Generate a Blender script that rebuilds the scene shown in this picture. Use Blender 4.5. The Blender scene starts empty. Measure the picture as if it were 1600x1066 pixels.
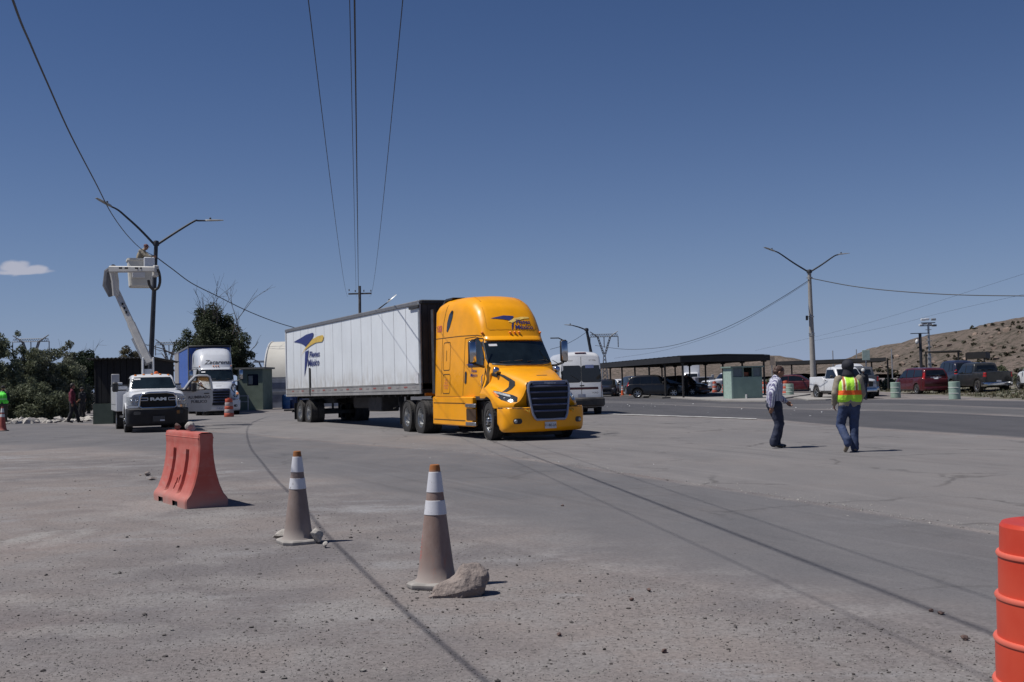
import bpy, bmesh, math, random
import numpy as np
from mathutils import Vector, Matrix
from mathutils.bvhtree import BVHTree
rad = math.radians
random.seed(7); RNG = np.random.default_rng(7)
S = bpy.context.scene
COL = S.collection
# ---------------------------------------------------------------- camera
F_PX = 1747.0; CAM_H = 1.5
PITCH = math.atan(64/F_PX); ROLL = math.atan(.025)
_r0 = Vector((1,0,0)); _u0 = Vector((0,-math.sin(PITCH),math.cos(PITCH))); _f = Vector((0,math.cos(PITCH),math.sin(PITCH)))
_r = math.cos(ROLL)*_r0 - math.sin(ROLL)*_u0
_u = math.sin(ROLL)*_r0 + math.cos(ROLL)*_u0
cd = bpy.data.cameras.new('camera'); cam = bpy.data.objects.new('camera', cd); COL.objects.link(cam)
cd.sensor_width = 36; cd.lens = F_PX/1600*36; cd.clip_start = .1; cd.clip_end = 8000
M3 = Matrix((_r, _u, -_f)).transposed()
cam.matrix_world = Matrix.Translation((0,0,CAM_H)) @ M3.to_4x4()
S.camera = cam
# ---------------------------------------------------------------- light
SKYH = (6.1,7.5,10.9)
SUN_EL = rad(61); SUN_AZ = math.atan2(-.97,-.16)          # direction towards the sun in x, y
sx, sy = -.985, -.17
sd = Vector((sx*math.cos(SUN_EL), sy*math.cos(SUN_EL), math.sin(SUN_EL))).normalized()
ld = bpy.data.lights.new('sun','SUN'); ld.energy = 5.0; ld.angle = rad(.53); ld.color = (1,.965,.91)
lo = bpy.data.objects.new('sun', ld); COL.objects.link(lo)
lo.rotation_euler = sd.to_track_quat('Z','Y').to_euler(); lo.location = (-30,-5,60)
W = bpy.data.worlds.new('World'); S.world = W; W.use_nodes = True
wt = W.node_tree; bg = wt.nodes['Background']; bg.inputs['Strength'].default_value = .052
sky = wt.nodes.new('ShaderNodeTexSky'); sky.sky_type = 'NISHITA'; sky.sun_disc = False
sky.sun_elevation = SUN_EL; sky.sun_rotation = math.atan2(sx, sy); sky.altitude = 1400
sky.air_density = 1.0; sky.dust_density = .5; sky.ozone_density = 3.5
# paler, bluer air towards the horizon all the way round
_g=wt.nodes.new('ShaderNodeNewGeometry'); _x=wt.nodes.new('ShaderNodeTexCoord'); _s=wt.nodes.new('ShaderNodeSeparateXYZ'); wt.links.new(_x.outputs['Generated'],_s.inputs[0])
def _w(op,a,b):
    n=wt.nodes.new('ShaderNodeMath'); n.operation=op
    for i,v in enumerate((a,b)):
        if isinstance(v,(int,float)): n.inputs[i].default_value=v
        else: wt.links.new(v,n.inputs[i])
    return n.outputs[0]
_z=_w('MAXIMUM',_s.outputs[2],0.); _h=_w('MULTIPLY',_w('POWER',2.718,_w('MULTIPLY',_z,-9.5)),.93)
_t=wt.nodes.new('ShaderNodeMix'); _t.data_type='RGBA'; _t.blend_type='MULTIPLY'; _t.inputs[0].default_value=1; _t.inputs[7].default_value=(.68,.86,1.17,1); wt.links.new(sky.outputs[0],_t.inputs[6])
_k=wt.nodes.new('ShaderNodeMix'); _k.data_type='RGBA'; _k.inputs[7].default_value=(SKYH[0],SKYH[1],SKYH[2],1); wt.links.new(_h,_k.inputs[0]); wt.links.new(_t.outputs[2],_k.inputs[6])
# one small cloud low on the left
_az=_w('DIVIDE',_s.outputs[0],_w('MAXIMUM',_s.outputs[1],.01)); _el=_w('DIVIDE',_s.outputs[2],_w('MAXIMUM',_s.outputs[1],.01))
_c=wt.nodes.new('ShaderNodeCombineXYZ'); wt.links.new(_w('MULTIPLY',_az,62.),_c.inputs[0]); wt.links.new(_w('MULTIPLY',_el,120.),_c.inputs[1]); wt.links.new(_w('GREATER_THAN',_s.outputs[1],0.),_c.inputs[2])
_n=wt.nodes.new('ShaderNodeTexNoise'); _n.inputs['Scale'].default_value=1.; _n.inputs['Detail'].default_value=5.; wt.links.new(_c.outputs[0],_n.inputs[0])
def _blob(a0,e0,ra,re):
    p=_w('DIVIDE',_w('SUBTRACT',_az,a0),ra); q=_w('DIVIDE',_w('SUBTRACT',_el,e0),re); return _w('SUBTRACT',1.,_w('ADD',_w('MULTIPLY',p,p),_w('MULTIPLY',q,q)))
_b=_w('MAXIMUM',_w('MAXIMUM',_blob(-.4445,.1140,.0165,.0085),_blob(-.4250,.1115,.0125,.0050)),_blob(-.4370,.1095,.030,.0032))
_b=_w('ADD',_b,_w('MULTIPLY',_w('SUBTRACT',_n.outputs[0],.5),1.3)); _cm=wt.nodes.new('ShaderNodeMapRange'); _cm.interpolation_type='SMOOTHSTEP'; _cm.inputs[1].default_value=.0; _cm.inputs[2].default_value=.75; _cm.inputs[3].default_value=0; _cm.inputs[4].default_value=.75; wt.links.new(_b,_cm.inputs[0])
_cm2=_w('MULTIPLY',_cm.outputs[0],_w('GREATER_THAN',_s.outputs[1],.2))
_cc=wt.nodes.new('ShaderNodeMix'); _cc.data_type='RGBA'; _cc.inputs[7].default_value=(10.5,10.5,12.0,1); wt.links.new(_cm2,_cc.inputs[0]); wt.links.new(_k.outputs[2],_cc.inputs[6])
wt.links.new(_cc.outputs[2], bg.inputs['Color'])
vs = S.view_settings; vs.view_transform = 'Standard'; vs.look = 'None'; vs.gamma = 1; vs.use_curve_mapping = False
vs.exposure = -.14

# ---------------------------------------------------------------- ground shape
def sm(a,b,t):
    t = max(0.,min(1.,(t-a)/(b-a))); return t*t*(3-2*t)
def H(x,y):
    h = -.10*math.exp(-(((x+1)/9)**2+((y-32)/8)**2))
    # raised parking lot beyond the verge on the right
    e = 24.5 + (y-53.5)*.1267
    h += .42*sm(1.5,9,x-e)*sm(42,56,y)
    h += .25*sm(-46,-60,x)
    return h
def ray(u,v): return _f + (u-800)/F_PX*_r + (533-v)/F_PX*_u
def G(u,v,z=0.):
    """point where the view of the photo's pixel meets the ground level z"""
    d = ray(u,v); t = (z-CAM_H)/d.z; return Vector((d.x*t, d.y*t, z))
def D(u,v,y):
    d = ray(u,v); t = y/d.y; return Vector((d.x*t, y, CAM_H+d.z*t))
def proj(p):
    q = Vector(p)-Vector((0,0,CAM_H)); z = q.dot(_f); return (800+F_PX*q.dot(_r)/z, 533-F_PX*q.dot(_u)/z)

# ---------------------------------------------------------------- materials
class NT:
    def __init__(s, name, group=False):
        if group:
            s.t = bpy.data.node_groups.new(name,'ShaderNodeTree')
        else:
            s.m = bpy.data.materials.new(name); s.m.use_nodes = True; s.t = s.m.node_tree; s.t.nodes.clear()
    def n(s, typ, ins=None, out=0, **kw):
        nd = s.t.nodes.new(typ)
        for k,v in kw.items(): setattr(nd,k,v)
        for k,v in (ins or {}).items():
            if isinstance(v, bpy.types.NodeSocket): s.t.links.new(v, nd.inputs[k])
            elif v is not None:
                sock = nd.inputs[k]
                if hasattr(sock.default_value,'__len__') and len(sock.default_value)==4 and hasattr(v,'__len__') and len(v)==3: v = (*v,1)
                sock.default_value = v
        return nd.outputs[out] if len(nd.outputs) else None
    def obj(s): return s.n('ShaderNodeTexCoord', out='Object')
    def pos(s): return s.n('ShaderNodeNewGeometry', out='Position')
    def noise(s, vec, scale, detail=4, rough=.55, out=0, **kw):
        return s.n('ShaderNodeTexNoise', {'Vector':vec,'Scale':scale,'Detail':detail,'Roughness':rough}, out, **kw)
    def ramp(s, f, a, b, lo=0., hi=1.):
        return s.n('ShaderNodeMapRange', {'Value':f,'From Min':a,'From Max':b,'To Min':lo,'To Max':hi}, interpolation_type='SMOOTHSTEP')
    def mix(s, f, a, b, bt='MIX'):
        return s.n('ShaderNodeMix', {0:f,6:a,7:b}, 2, data_type='RGBA', blend_type=bt)
    def m_(s, op, a, b=None, c=None):
        return s.n('ShaderNodeMath', {0:a,1:b,2:c}, operation=op)
    def scale(s, vec, xyz, rot=(0,0,0)):
        return s.n('ShaderNodeMapping', {'Vector':vec,'Scale':xyz,'Rotation':rot})
    def done(s, col, rough=.6, metal=0., height=None, bump=.3, dist=.01, **kw):
        ins = {'Base Color':col,'Roughness':rough,'Metallic':metal}
        for k,v in kw.items(): ins[k.replace('_',' ')] = v
        if height is not None: ins['Normal'] = s.n('ShaderNodeBump', {'Height':height,'Strength':bump,'Distance':dist})
        b = s.n('ShaderNodeBsdfPrincipled', ins)
        s.n('ShaderNodeOutputMaterial', {'Surface':b}); return s.m
MATS = {}
def pm(name, col, rough=.5, metal=0., var=.12, sc=6., bump=0., bsc=60., dust=0., coat=0., spec=.5, dcol=(.24,.21,.18), **kw):
    """painted / plain surface: colour with uneven tone, dust lying on it and fine relief"""
    if name in MATS: return MATS[name]
    t = NT(name); o = t.obj()
    n = t.noise(o, sc, 5)
    a = tuple(max(0,c*(1-var)) for c in col); b = tuple(min(1,c*(1+var)) for c in col)
    c = t.mix(t.ramp(n,.3,.7), a, b)
    r = rough
    if dust>0:
        nz = t.n('ShaderNodeSeparateXYZ', {0:t.n('ShaderNodeNewGeometry', out='Normal')}, 2)
        up = t.ramp(nz,-.2,1.,.35,1.)
        k = t.m_('MULTIPLY', t.m_('MULTIPLY', t.ramp(t.noise(o,3.1,7,.65),.32,.75), up), dust)
        c = t.mix(k, c, dcol); r = t.ramp(k,0,1,rough,.9)
    h = t.noise(o, bsc, 3) if bump>0 else None
    MATS[name] = t.done(c, r, metal, h, bump, .004, Coat_Weight=coat, Coat_Roughness=.08, Specular_IOR_Level=spec, **kw)
    return MATS[name]

# ---------------------------------------------------------------- mesh builder
def rotz(a): return Matrix.Rotation(a,4,'Z')
class MB:
    def __init__(s): s.v=[]; s.f=[]
    def add(s, vs, fs, M=None):
        o=len(s.v)
        s.v += [tuple(M@Vector(p)) if M else tuple(p) for p in vs]
        s.f += [tuple(i+o for i in f) for f in fs]; return s
    def box(s, c, d, M=None, taper=0, bev=0.):
        x,y,z=c; a,b,h=d[0]/2,d[1]/2,d[2]/2; k=1-taper
        if bev>0:
            e=min(bev,a*.9,b*.9,h*.9)
            rings=[]
            def rr(xx,yy,zz,q): return [(x-xx+q,y-yy,zz),(x+xx-q,y-yy,zz),(x+xx,y-yy+q,zz),(x+xx,y+yy-q,zz),(x+xx-q,y+yy,zz),(x-xx+q,y+yy,zz),(x-xx,y+yy-q,zz),(x-xx,y-yy+q,zz)]
            rings=[rr(a-e,b-e,z-h,e*.4),rr(a,b,z-h+e,e),rr(a*k,b*k,z+h-e,e),rr((a-e)*k,(b-e)*k,z+h,e*.4)]
            return s.loft(rings, M=M)
        vs=[(x-a,y-b,z-h),(x+a,y-b,z-h),(x+a,y+b,z-h),(x-a,y+b,z-h),(x-a*k,y-b*k,z+h),(x+a*k,y-b*k,z+h),(x+a*k,y+b*k,z+h),(x-a*k,y+b*k,z+h)]
        return s.add(vs,[(0,3,2,1),(4,5,6,7),(0,1,5,4),(1,2,6,5),(2,3,7,6),(3,0,4,7)],M)
    def loft(s, rings, closed=True, caps=True, M=None, flip=False):
        n=len(rings[0]); vs=[p for r in rings for p in r]; fs=[]
        for i in range(len(rings)-1):
            for j in range(n if closed else n-1):
                a=i*n+j; b=i*n+(j+1)%n; fs.append((a,b,b+n,a+n))
        if caps and closed:
            fs.append(tuple(range(n-1,-1,-1))); fs.append(tuple((len(rings)-1)*n+j for j in range(n)))
        if flip: fs=[f[::-1] for f in fs]
        return s.add(vs,fs,M)
    def tube(s, pts, r, n=8, caps=True, M=None):
        pts=[Vector(p) for p in pts]; rr=r if hasattr(r,'__len__') else [r]*len(pts)
        rings=[]; up=None
        for i,p in enumerate(pts):
            t=(pts[min(i+1,len(pts)-1)]-pts[max(i-1,0)]).normalized()
            if up is None:
                up=Vector((0,0,1)) if abs(t.z)<.9 else Vector((1,0,0))
            a=t.cross(up)
            if a.length<1e-4: a=t.orthogonal()
            a.normalize(); b=a.cross(t).normalized(); up=b
            rings.append([p+(a*math.cos(2*math.pi*k/n)+b*math.sin(2*math.pi*k/n))*rr[i] for k in range(n)])
        return s.loft(rings, True, caps, M, flip=True)
    def lathe(s, prof, n=24, M=None, c=(0,0,0), caps=True):
        rings=[[(c[0]+r*math.cos(2*math.pi*k/n),c[1]+r*math.sin(2*math.pi*k/n),c[2]+z) for k in range(n)] for r,z in prof]
        return s.loft(rings, True, caps, M)
    def prism(s, poly, t0, t1, ax='y', M=None):
        def P(a,b,t): return {'y':(a,t,b),'x':(t,a,b),'z':(a,b,t)}[ax]
        n=len(poly); vs=[P(a,b,t0) for a,b in poly]+[P(a,b,t1) for a,b in poly]
        fs=[tuple(range(n)),tuple(range(2*n-1,n-1,-1))]+[(i,i+n,(i+1)%n+n,(i+1)%n) for i in range(n)]
        return s.add(vs,fs,M)
    def ell(s, c, r, n=12, m=8, M=None):
        c=Vector(c); rings=[]
        for i in range(m+1):
            t=math.pi*(.04+.92*i/m); z=-math.cos(t); q=math.sin(t)
            rings.append([(c.x+r[0]*q*math.cos(2*math.pi*k/n),c.y+r[1]*q*math.sin(2*math.pi*k/n),c.z+r[2]*z) for k in range(n)])
        return s.loft(rings, M=M)
    def bar(s, a, b, r, n=6): return s.tube([a,b], r, n)
    def mesh(s, name, mat, smooth=.6):
        me=bpy.data.meshes.new(name); me.from_pydata(s.v,[],s.f)
        bm=bmesh.new(); bm.from_mesh(me); bmesh.ops.recalc_face_normals(bm,faces=bm.faces); bm.to_mesh(me); bm.free()
        if smooth:
            me.polygons.foreach_set('use_smooth',[True]*len(me.polygons)); me.set_sharp_from_angle(angle=smooth)
        if mat: me.materials.append(mat)
        me.update(); return me
    def build(s, name, mat, parent=None, smooth=.6, **kw):
        return link(name, s.mesh(name,mat,smooth), parent, **kw)
    def bvh(s): return BVHTree.FromPolygons([Vector(p) for p in s.v], s.f)
def link(name, me, parent=None, loc=None, rot=None, **kw):
    o=bpy.data.objects.new(name,me); COL.objects.link(o)
    if parent: o.parent=parent
    if loc is not None: o.location=loc
    if rot is not None: o.rotation_euler=rot if hasattr(rot,'__len__') else (0,0,rot)
    for k,v in kw.items(): o[k]=v
    return o
def tag(o,label=None,cat=None,group=None,kind=None):
    if label: o['label']=label
    if cat: o['category']=cat
    if group: o['group']=group
    if kind: o['kind']=kind
    return o
def thing(name,label,cat,loc=(0,0,0),rz=0,group=None):
    o=link(name,None,None,loc,rz); o.empty_display_size=.3; return tag(o,label,cat,group)
def copy_tree(o,parent=None,**kw):
    c=o.copy(); COL.objects.link(c); c.parent=parent
    for ch in list(o.children): copy_tree(ch,c)
    for k,v in kw.items():
        if k in('loc',): c.location=v
        elif k=='rz': c.rotation_euler=(0,0,v)
        else: c[k]=v
    return c
# projected pieces (glass, lamps, lettering, gaps) that hug a body surface
PLN={'right':(lambda a,b:Vector((a,-9,b)),Vector((0,1,0))),'left':(lambda a,b:Vector((a,9,b)),Vector((0,-1,0))),
     'front':(lambda a,b:Vector((30,a,b)),Vector((-1,0,0))),'rear':(lambda a,b:Vector((-30,a,b)),Vector((1,0,0))),'top':(lambda a,b:Vector((a,b,20)),Vector((0,0,-1)))}
def hug(mb, bvh, polys, plane, off=.008, L=.12, faces=None, thick=0., lim=None):
    org,dr=PLN[plane]
    for poly in polys:
        bm=bmesh.new(); 
        vs=[bm.verts.new((p[0],p[1],0)) for p in poly]
        if faces:
            for f in faces:
                try: bm.faces.new([vs[i] for i in f])
                except ValueError: pass
        else: bm.faces.new(vs)
        bmesh.ops.triangulate(bm,faces=bm.faces)
        for _ in range(5):
            es=[e for e in bm.edges if e.calc_length()>L]
            if not es: break
            bmesh.ops.subdivide_edges(bm,edges=es,cuts=1); bmesh.ops.triangulate(bm,faces=bm.faces)
        out=[]; bm.verts.ensure_lookup_table(); bm.verts.index_update()
        for v in bm.verts:
            o=org(v.co.x,v.co.y); h=bvh.ray_cast(o,dr)
            if h[0] is None:
                q=bvh.find_nearest(o+dr*(30 if abs(dr.x)>.5 else 9))[0]
                p=Vector(o); k=0 if abs(dr.x)>.5 else (1 if abs(dr.y)>.5 else 2); p[k]=q[k]
            else: p=h[0]
            out.append(p-dr*off)
        if lim:
            sg=1 if plane=='rear' else -1; e=min(sg*q.x for q in out)
            for q in out: q.x=sg*min(sg*q.x,e+lim)
        fs=[tuple(v.index for v in f.verts) for f in bm.faces]
        mb.add(out,fs)
        bm.free()
    return mb
def line2(pts,w,closed=False):
    """ribbon of quads along a 2-D line"""
    q=[]; P=[Vector(p) for p in pts]
    if closed: P.append(P[0])
    for a,b in zip(P,P[1:]):
        d=(b-a).normalized(); n=Vector((-d.y,d.x))*w/2; a2=a-d*w/2; b2=b+d*w/2
        q.append([tuple(a2-n),tuple(b2-n),tuple(b2+n),tuple(a2+n)])
    return q
def rrect(x0,z0,x1,z1,r=.05,n=3):
    out=[]
    for cx,cz,a in((x1-r,z1-r,0),(x0+r,z1-r,90),(x0+r,z0+r,180),(x1-r,z0+r,270)):
        for k in range(n+1):
            t=rad(a+90*k/n); out.append((cx+r*math.cos(t),cz+r*math.sin(t)))
    return out
def text_polys(txt,size,shear=0.,ext=0.,bold=0.,sx=1.):
    c=bpy.data.curves.new('t','FONT'); c.body=txt; c.size=size; c.shear=shear; c.resolution_u=2; c.offset=bold
    o=bpy.data.objects.new('t',c); COL.objects.link(o)
    dg=bpy.context.evaluated_depsgraph_get(); me=bpy.data.meshes.new_from_object(o.evaluated_get(dg))
    vs=[(v.co.x*sx,v.co.y) for v in me.vertices]; fs=[tuple(p.vertices) for p in me.polygons]
    bpy.data.objects.remove(o); bpy.data.curves.remove(c); bpy.data.meshes.remove(me)
    return vs,fs
def text_on(mb,bvh,txt,size,at,plane,mirror=False,off=.012,shear=0.,bold=0.,sx=1.,center=True,fit=None):
    vs,fs=text_polys(txt,size,shear,0,bold,sx)
    if not vs: return mb
    if fit:
        a_=min(v[0] for v in vs); b_=max(v[0] for v in vs); c_=min(v[1] for v in vs); d_=max(v[1] for v in vs)
        vs=[((v[0]-a_)/(b_-a_)*fit[0],(v[1]-c_)/(d_-c_)*fit[1]) for v in vs]
    w=max(v[0] for v in vs)+min(v[0] for v in vs)
    P=[]
    for x,y in vs:
        if center: x-=w/2
        P.append((at[0]+(-x if mirror else x),at[1]+y))
    org,dr=PLN[plane]; out=[]
    for a,b in P:
        h=bvh.ray_cast(org(a,b),dr)
        if h[0] is None: h=bvh.find_nearest(org(a,b))
        out.append(h[0]-dr*off)
    return mb.add(out,fs)
# body hull: rounded cross-sections along x
def ring(x,w,z0,z1,rt,rb,tum,sweep=0.,crown=.0,n=4,mid=3,bed=None):
    rt=max(.005,min(rt,(z1-z0)*.48,(w-tum)*.8)); rb=min(rb,(z1-z0)*.4)
    half=[]
    for k in range(mid): half.append((k/mid*(w-rb),z0))
    for k in range(n+1):
        t=rad(-90+90*k/n); half.append((w-rb+rb*math.cos(t),z0+rb+rb*math.sin(t)))
    zt=z1-rt; 
    half.append((w-tum*.5, (z0+rb+zt)/2))
    for k in range(n+1):
        t=rad(90*k/n); half.append((w-tum-rt+rt*math.cos(t),zt+rt*math.sin(t)))
    for k in range(mid-1,-1,-1):
        q=k/mid
        if bed is None: half.append((q*(w-tum-rt),z1+crown*(1-q*q)))
        else: half.append(((w-tum-rt)*(.97 if k==2 else .4 if k==1 else 0),bed))
    pts=[(x-sweep*(abs(y)/w)**2,y,z) for y,z in half]
    left=[(px,-y,z) for px,y,z in pts[1:-1]][::-1]
    return pts+left
def hull(keys,step=.07,smooth=.1,arches=(),rb=.06,crown=.02,cap=True,mb=None,bed=None):
    """keys: (x,w,z0,z1,rt,tum,sweep)"""
    K=np.array([list(k)+[0]*(7-len(k)) for k in keys],float)
    xs=np.arange(K[0,0],K[-1,0]+1e-6,step); xs[-1]=K[-1,0] if abs(xs[-1]-K[-1,0])<step*.5 else xs[-1]
    if xs[-1]<K[-1,0]-1e-6: xs=np.append(xs,K[-1,0])
    def ev(x):
        return np.array([np.interp(x,K[:,0],K[:,j]) for j in range(1,7)])
    mb=mb or MB(); rings=[]
    for x in xs:
        if smooth>0:
            q=min(smooth,x-xs[0],xs[-1]-x); v=np.mean([ev(x+q*t) for t in(-1,-.66,-.33,0,.33,.66,1)],axis=0)
        else: v=ev(x)
        w,z0,z1,rt,tum,sw=v
        for ax,az,ar in arches:
            if abs(x-ax)<ar: z0=max(z0,min(az+math.sqrt(ar*ar-(x-ax)**2),z1-.08))
        rings.append(ring(x,w,z0,z1,rt,rb,tum,sw,crown,bed=bed[2] if bed and bed[0]<x<bed[1] else None))
    mb.loft(rings,caps=cap); return mb
def catm(P,n):
    P=np.array(P,float); out=[]
    Q=np.vstack([2*P[0]-P[1],P,2*P[-1]-P[-2]])
    for i in range(1,len(Q)-2):
        for k in range(n):
            t=k/n; a,b,c,d=Q[i-1],Q[i],Q[i+1],Q[i+2]
            out.append(.5*((2*b)+(-a+c)*t+(2*a-5*b+4*c-d)*t*t+(-a+3*b-3*c+d)*t**3))
    out.append(P[-1]); return np.array(out)
def catgrid(rows,n,m):
    R=[catm(r,m) for r in rows]; R=np.array(R)
    cols=[catm(R[:,j],n) for j in range(R.shape[1])]
    return np.array(cols).transpose(1,0,2)

# ---------------------------------------------------------------- setting materials
def dirt_group():
    t=NT('dusty_ground',True); g=t.t
    g.interface.new_socket('Vector',in_out='INPUT',socket_type='NodeSocketVector')
    for nme,ty in(('Color','NodeSocketColor'),('Height','NodeSocketFloat'),('Blend','NodeSocketFloat')): g.interface.new_socket(nme,in_out='OUTPUT',socket_type=ty)
    gi=g.nodes.new('NodeGroupInput'); go=g.nodes.new('NodeGroupOutput'); v=gi.outputs[0]
    big=t.noise(v,.22,5,.6); mid=t.noise(v,1.3,6,.6); fine=t.noise(v,26,4,.7); ff=t.noise(v,90,3,.7)
    c=t.mix(t.ramp(big,.40,.60),(.150,.138,.140),(.212,.186,.176))
    c=t.mix(t.ramp(mid,.44,.66,0,.65),c,(.225,.212,.208))
    pale=t.ramp(t.noise(t.scale(v,(.55,.9,1)),.55,7,.72),.54,.70)
    c=t.mix(t.m_('MULTIPLY',pale,.85),c,(.262,.260,.268))
    dk=t.ramp(t.noise(t.scale(v,(.8,1.3,1)),.9,8,.75),.56,.70,0,.40); c=t.mix(dk,c,(.125,.115,.112))
    # pale powdery patches on the left
    for (px,py,rx,ry,k) in PALE:
        sp=t.n('ShaderNodeSeparateXYZ',{0:v}); 
        sub=t.n('ShaderNodeVectorMath',{0:v,1:(px,py,0)},operation='SUBTRACT')
        scl=t.n('ShaderNodeVectorMath',{0:sub,1:(1/rx,1/ry,0)},operation='MULTIPLY')
        ln=t.n('ShaderNodeVectorMath',{0:scl},'Value',operation='LENGTH')
        w=t.ramp(t.m_('ADD',ln,t.m_('MULTIPLY',t.m_('SUBTRACT',t.noise(v,3,6,.7),.5),2.6)),1.15,.45)
        c=t.mix(t.m_('MULTIPLY',w,k),c,(.275,.262,.252))
    wv=t.n('ShaderNodeTexWave',{'Vector':v,'Scale':.55,'Distortion':7,'Detail':4,'Detail Scale':.6},1,bands_direction='DIAGONAL')
    c=t.mix(t.m_('MULTIPLY',t.ramp(wv,.66,.95),t.ramp(t.noise(v,.3,4),.42,.60,0,.22)),c,(.135,.122,.120))
    red=t.ramp(t.noise(v,.33,4,.5),.56,.70,0,.35)
    c=t.mix(red,c,(.205,.158,.145))
    vor=t.n('ShaderNodeTexVoronoi',{'Vector':t.scale(v,(1,1,1)),'Scale':17,'Randomness':1},0)
    ch=t.n('ShaderNodeTexVoronoi',{'Vector':v,'Scale':17,'Randomness':1},1)
    r_=t.n('ShaderNodeSeparateXYZ',{0:ch},0); dens=t.ramp(t.noise(v,.8,4,.6),.35,.7,.15,.5)
    st=t.m_('MULTIPLY',t.ramp(vor,.34,.22),t.m_('LESS_THAN',r_,dens))
    v2=t.n('ShaderNodeTexVoronoi',{'Vector':v,'Scale':48,'Randomness':1},0)
    c2=t.n('ShaderNodeTexVoronoi',{'Vector':v,'Scale':48,'Randomness':1},1)
    g2=t.n('ShaderNodeSeparateXYZ',{0:c2},1)
    stone=t.mix(g2,(.075,.068,.066),(.30,.28,.265))
    c=t.mix(t.m_('MULTIPLY',t.ramp(v2,.45,.25),t.m_('LESS_THAN',g2,.55)),c,t.mix(.55,c,stone))
    c=t.mix(t.m_('MULTIPLY',st,.55),c,(.11,.10,.095))
    c=t.mix(.55,c,t.mix(ff,(.5,.5,.5),(1,1,1)),'MULTIPLY') if False else t.mix(1.,c,t.n('ShaderNodeCombineXYZ',{0:t.ramp(fine,.25,.75,.80,1.2),1:t.ramp(fine,.25,.75,.80,1.2),2:t.ramp(fine,.25,.75,.80,1.2)}),'MULTIPLY')
    h=t.m_('ADD',t.m_('MULTIPLY',mid,1.6),t.m_('ADD',t.m_('MULTIPLY',fine,.5),t.m_('ADD',t.m_('MULTIPLY',st,.35),t.m_('MULTIPLY',t.ramp(v2,.5,.1),.18))))
    g.links.new(c,go.inputs[0]); g.links.new(h,go.inputs[1]); g.links.new(mid,go.inputs[2])
    return g
PALE=[]
for u,v,du,dv,k in((42,842,30,16,.8),(98,842,28,16,.8),(250,790,90,18,.45),(20,935,40,10,.4),(180,940,170,14,.35),(140,985,130,12,.4),(330,810,70,14,.4),(520,960,120,20,.3)):
    a=G(u,v); b=G(u+du,v); e=G(u,v-dv); PALE.append((a.x,a.y,abs(b.x-a.x),abs(e.y-a.y),k))
DG=dirt_group()
def dirt_nodes(t):
    g=t.t.nodes.new('ShaderNodeGroup'); g.node_tree=DG; t.t.links.new(t.pos(),g.inputs[0]); return g.outputs
t=NT('dirt'); o=dirt_nodes(t); M_DIRT=t.done(o[0],.95,0,o[1],.55,.02,Specular_IOR_Level=.15)
def road_mat(name,c1,c2,dusty,lo,hi,streak=(1,.15),ang=0.,spec=.25,crack=.4):
    """asphalt that fades into dust towards its edges (UV v across the strip)"""
    t=NT(name); d=dirt_nodes(t); p=t.pos()
    uv=t.n('ShaderNodeSeparateXYZ',{0:t.n('ShaderNodeTexCoord',out='UV')},1)
    st=t.noise(t.scale(p,(streak[0],streak[1],1),(0,0,ang)),.9,6,.6)
    uvv=t.n('ShaderNodeTexCoord',out='UV'); ls=t.noise(t.scale(uvv,(9,26,1)),1.,5,.62); ls2=t.noise(t.scale(uvv,(5,80,1)),1.,4,.6)
    n1=t.noise(p,.35,5,.6); f=t.noise(p,70,4,.75); sp=t.n('ShaderNodeTexVoronoi',{'Vector':p,'Scale':75},0)
    c=t.mix(t.ramp(st,.3,.7),c1,c2)
    c=t.mix(t.ramp(ls,.52,.70,0,.55),c,tuple(x*.74 for x in c1)); c=t.mix(t.ramp(ls2,.56,.72,0,.35),c,tuple(x*.70 for x in c1)); c=t.mix(t.ramp(ls,.46,.30,0,.5),c,tuple(x*1.22 for x in c2))
    k=t.ramp(f,.2,.8,.72,1.28); c=t.mix(1.,c,t.n('ShaderNodeCombineXYZ',{0:k,1:k,2:k}),'MULTIPLY')
    c=t.mix(t.ramp(sp,.22,.08,0,.25),c,(.30,.29,.28))
    cr=t.n('ShaderNodeTexVoronoi',{'Vector':t.n('ShaderNodeVectorMath',{0:p,1:t.noise(p,.9,4,.6,1)},operation='ADD'),'Scale':.33},0,feature='DISTANCE_TO_EDGE')
    crk=t.m_('MULTIPLY',t.ramp(cr,.020,.004),t.ramp(n1,.44,.58,0,crack))
    c=t.mix(crk,c,(.045,.043,.042))
    oil=t.ramp(t.noise(p,.7,5,.65),.56,.74,0,.6); c=t.mix(oil,c,tuple(x*.7 for x in c1))
    nz=t.m_('MULTIPLY',t.m_('SUBTRACT',t.noise(p,.6,7,.65),.5),.55)
    e=1.
    if lo>0:
        e=t.ramp(t.m_('ADD',uv,t.m_('MULTIPLY',nz,lo*1.6)),lo*.1,lo)
    if hi>0:
        e2=t.ramp(t.m_('ADD',t.m_('SUBTRACT',1.,uv),t.m_('MULTIPLY',nz,hi*1.6)),hi*.1,hi); e=t.m_('MULTIPLY',e,e2)
    dn=t.ramp(t.noise(p,.28,7,.62),.3,.72,0,dusty*1.7)
    m=t.m_('MULTIPLY',e,t.m_('SUBTRACT',1.,dn))
    c=t.mix(m,d[0],c)
    hh=t.n('ShaderNodeMix',{0:m,2:t.m_('MULTIPLY',d[1],1.),3:t.m_('ADD',t.m_('MULTIPLY',f,.4),1.2)},0)
    return t.done(c,t.ramp(m,0,1,.95,.82),0,hh,.4,.012,Specular_IOR_Level=spec)

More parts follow.
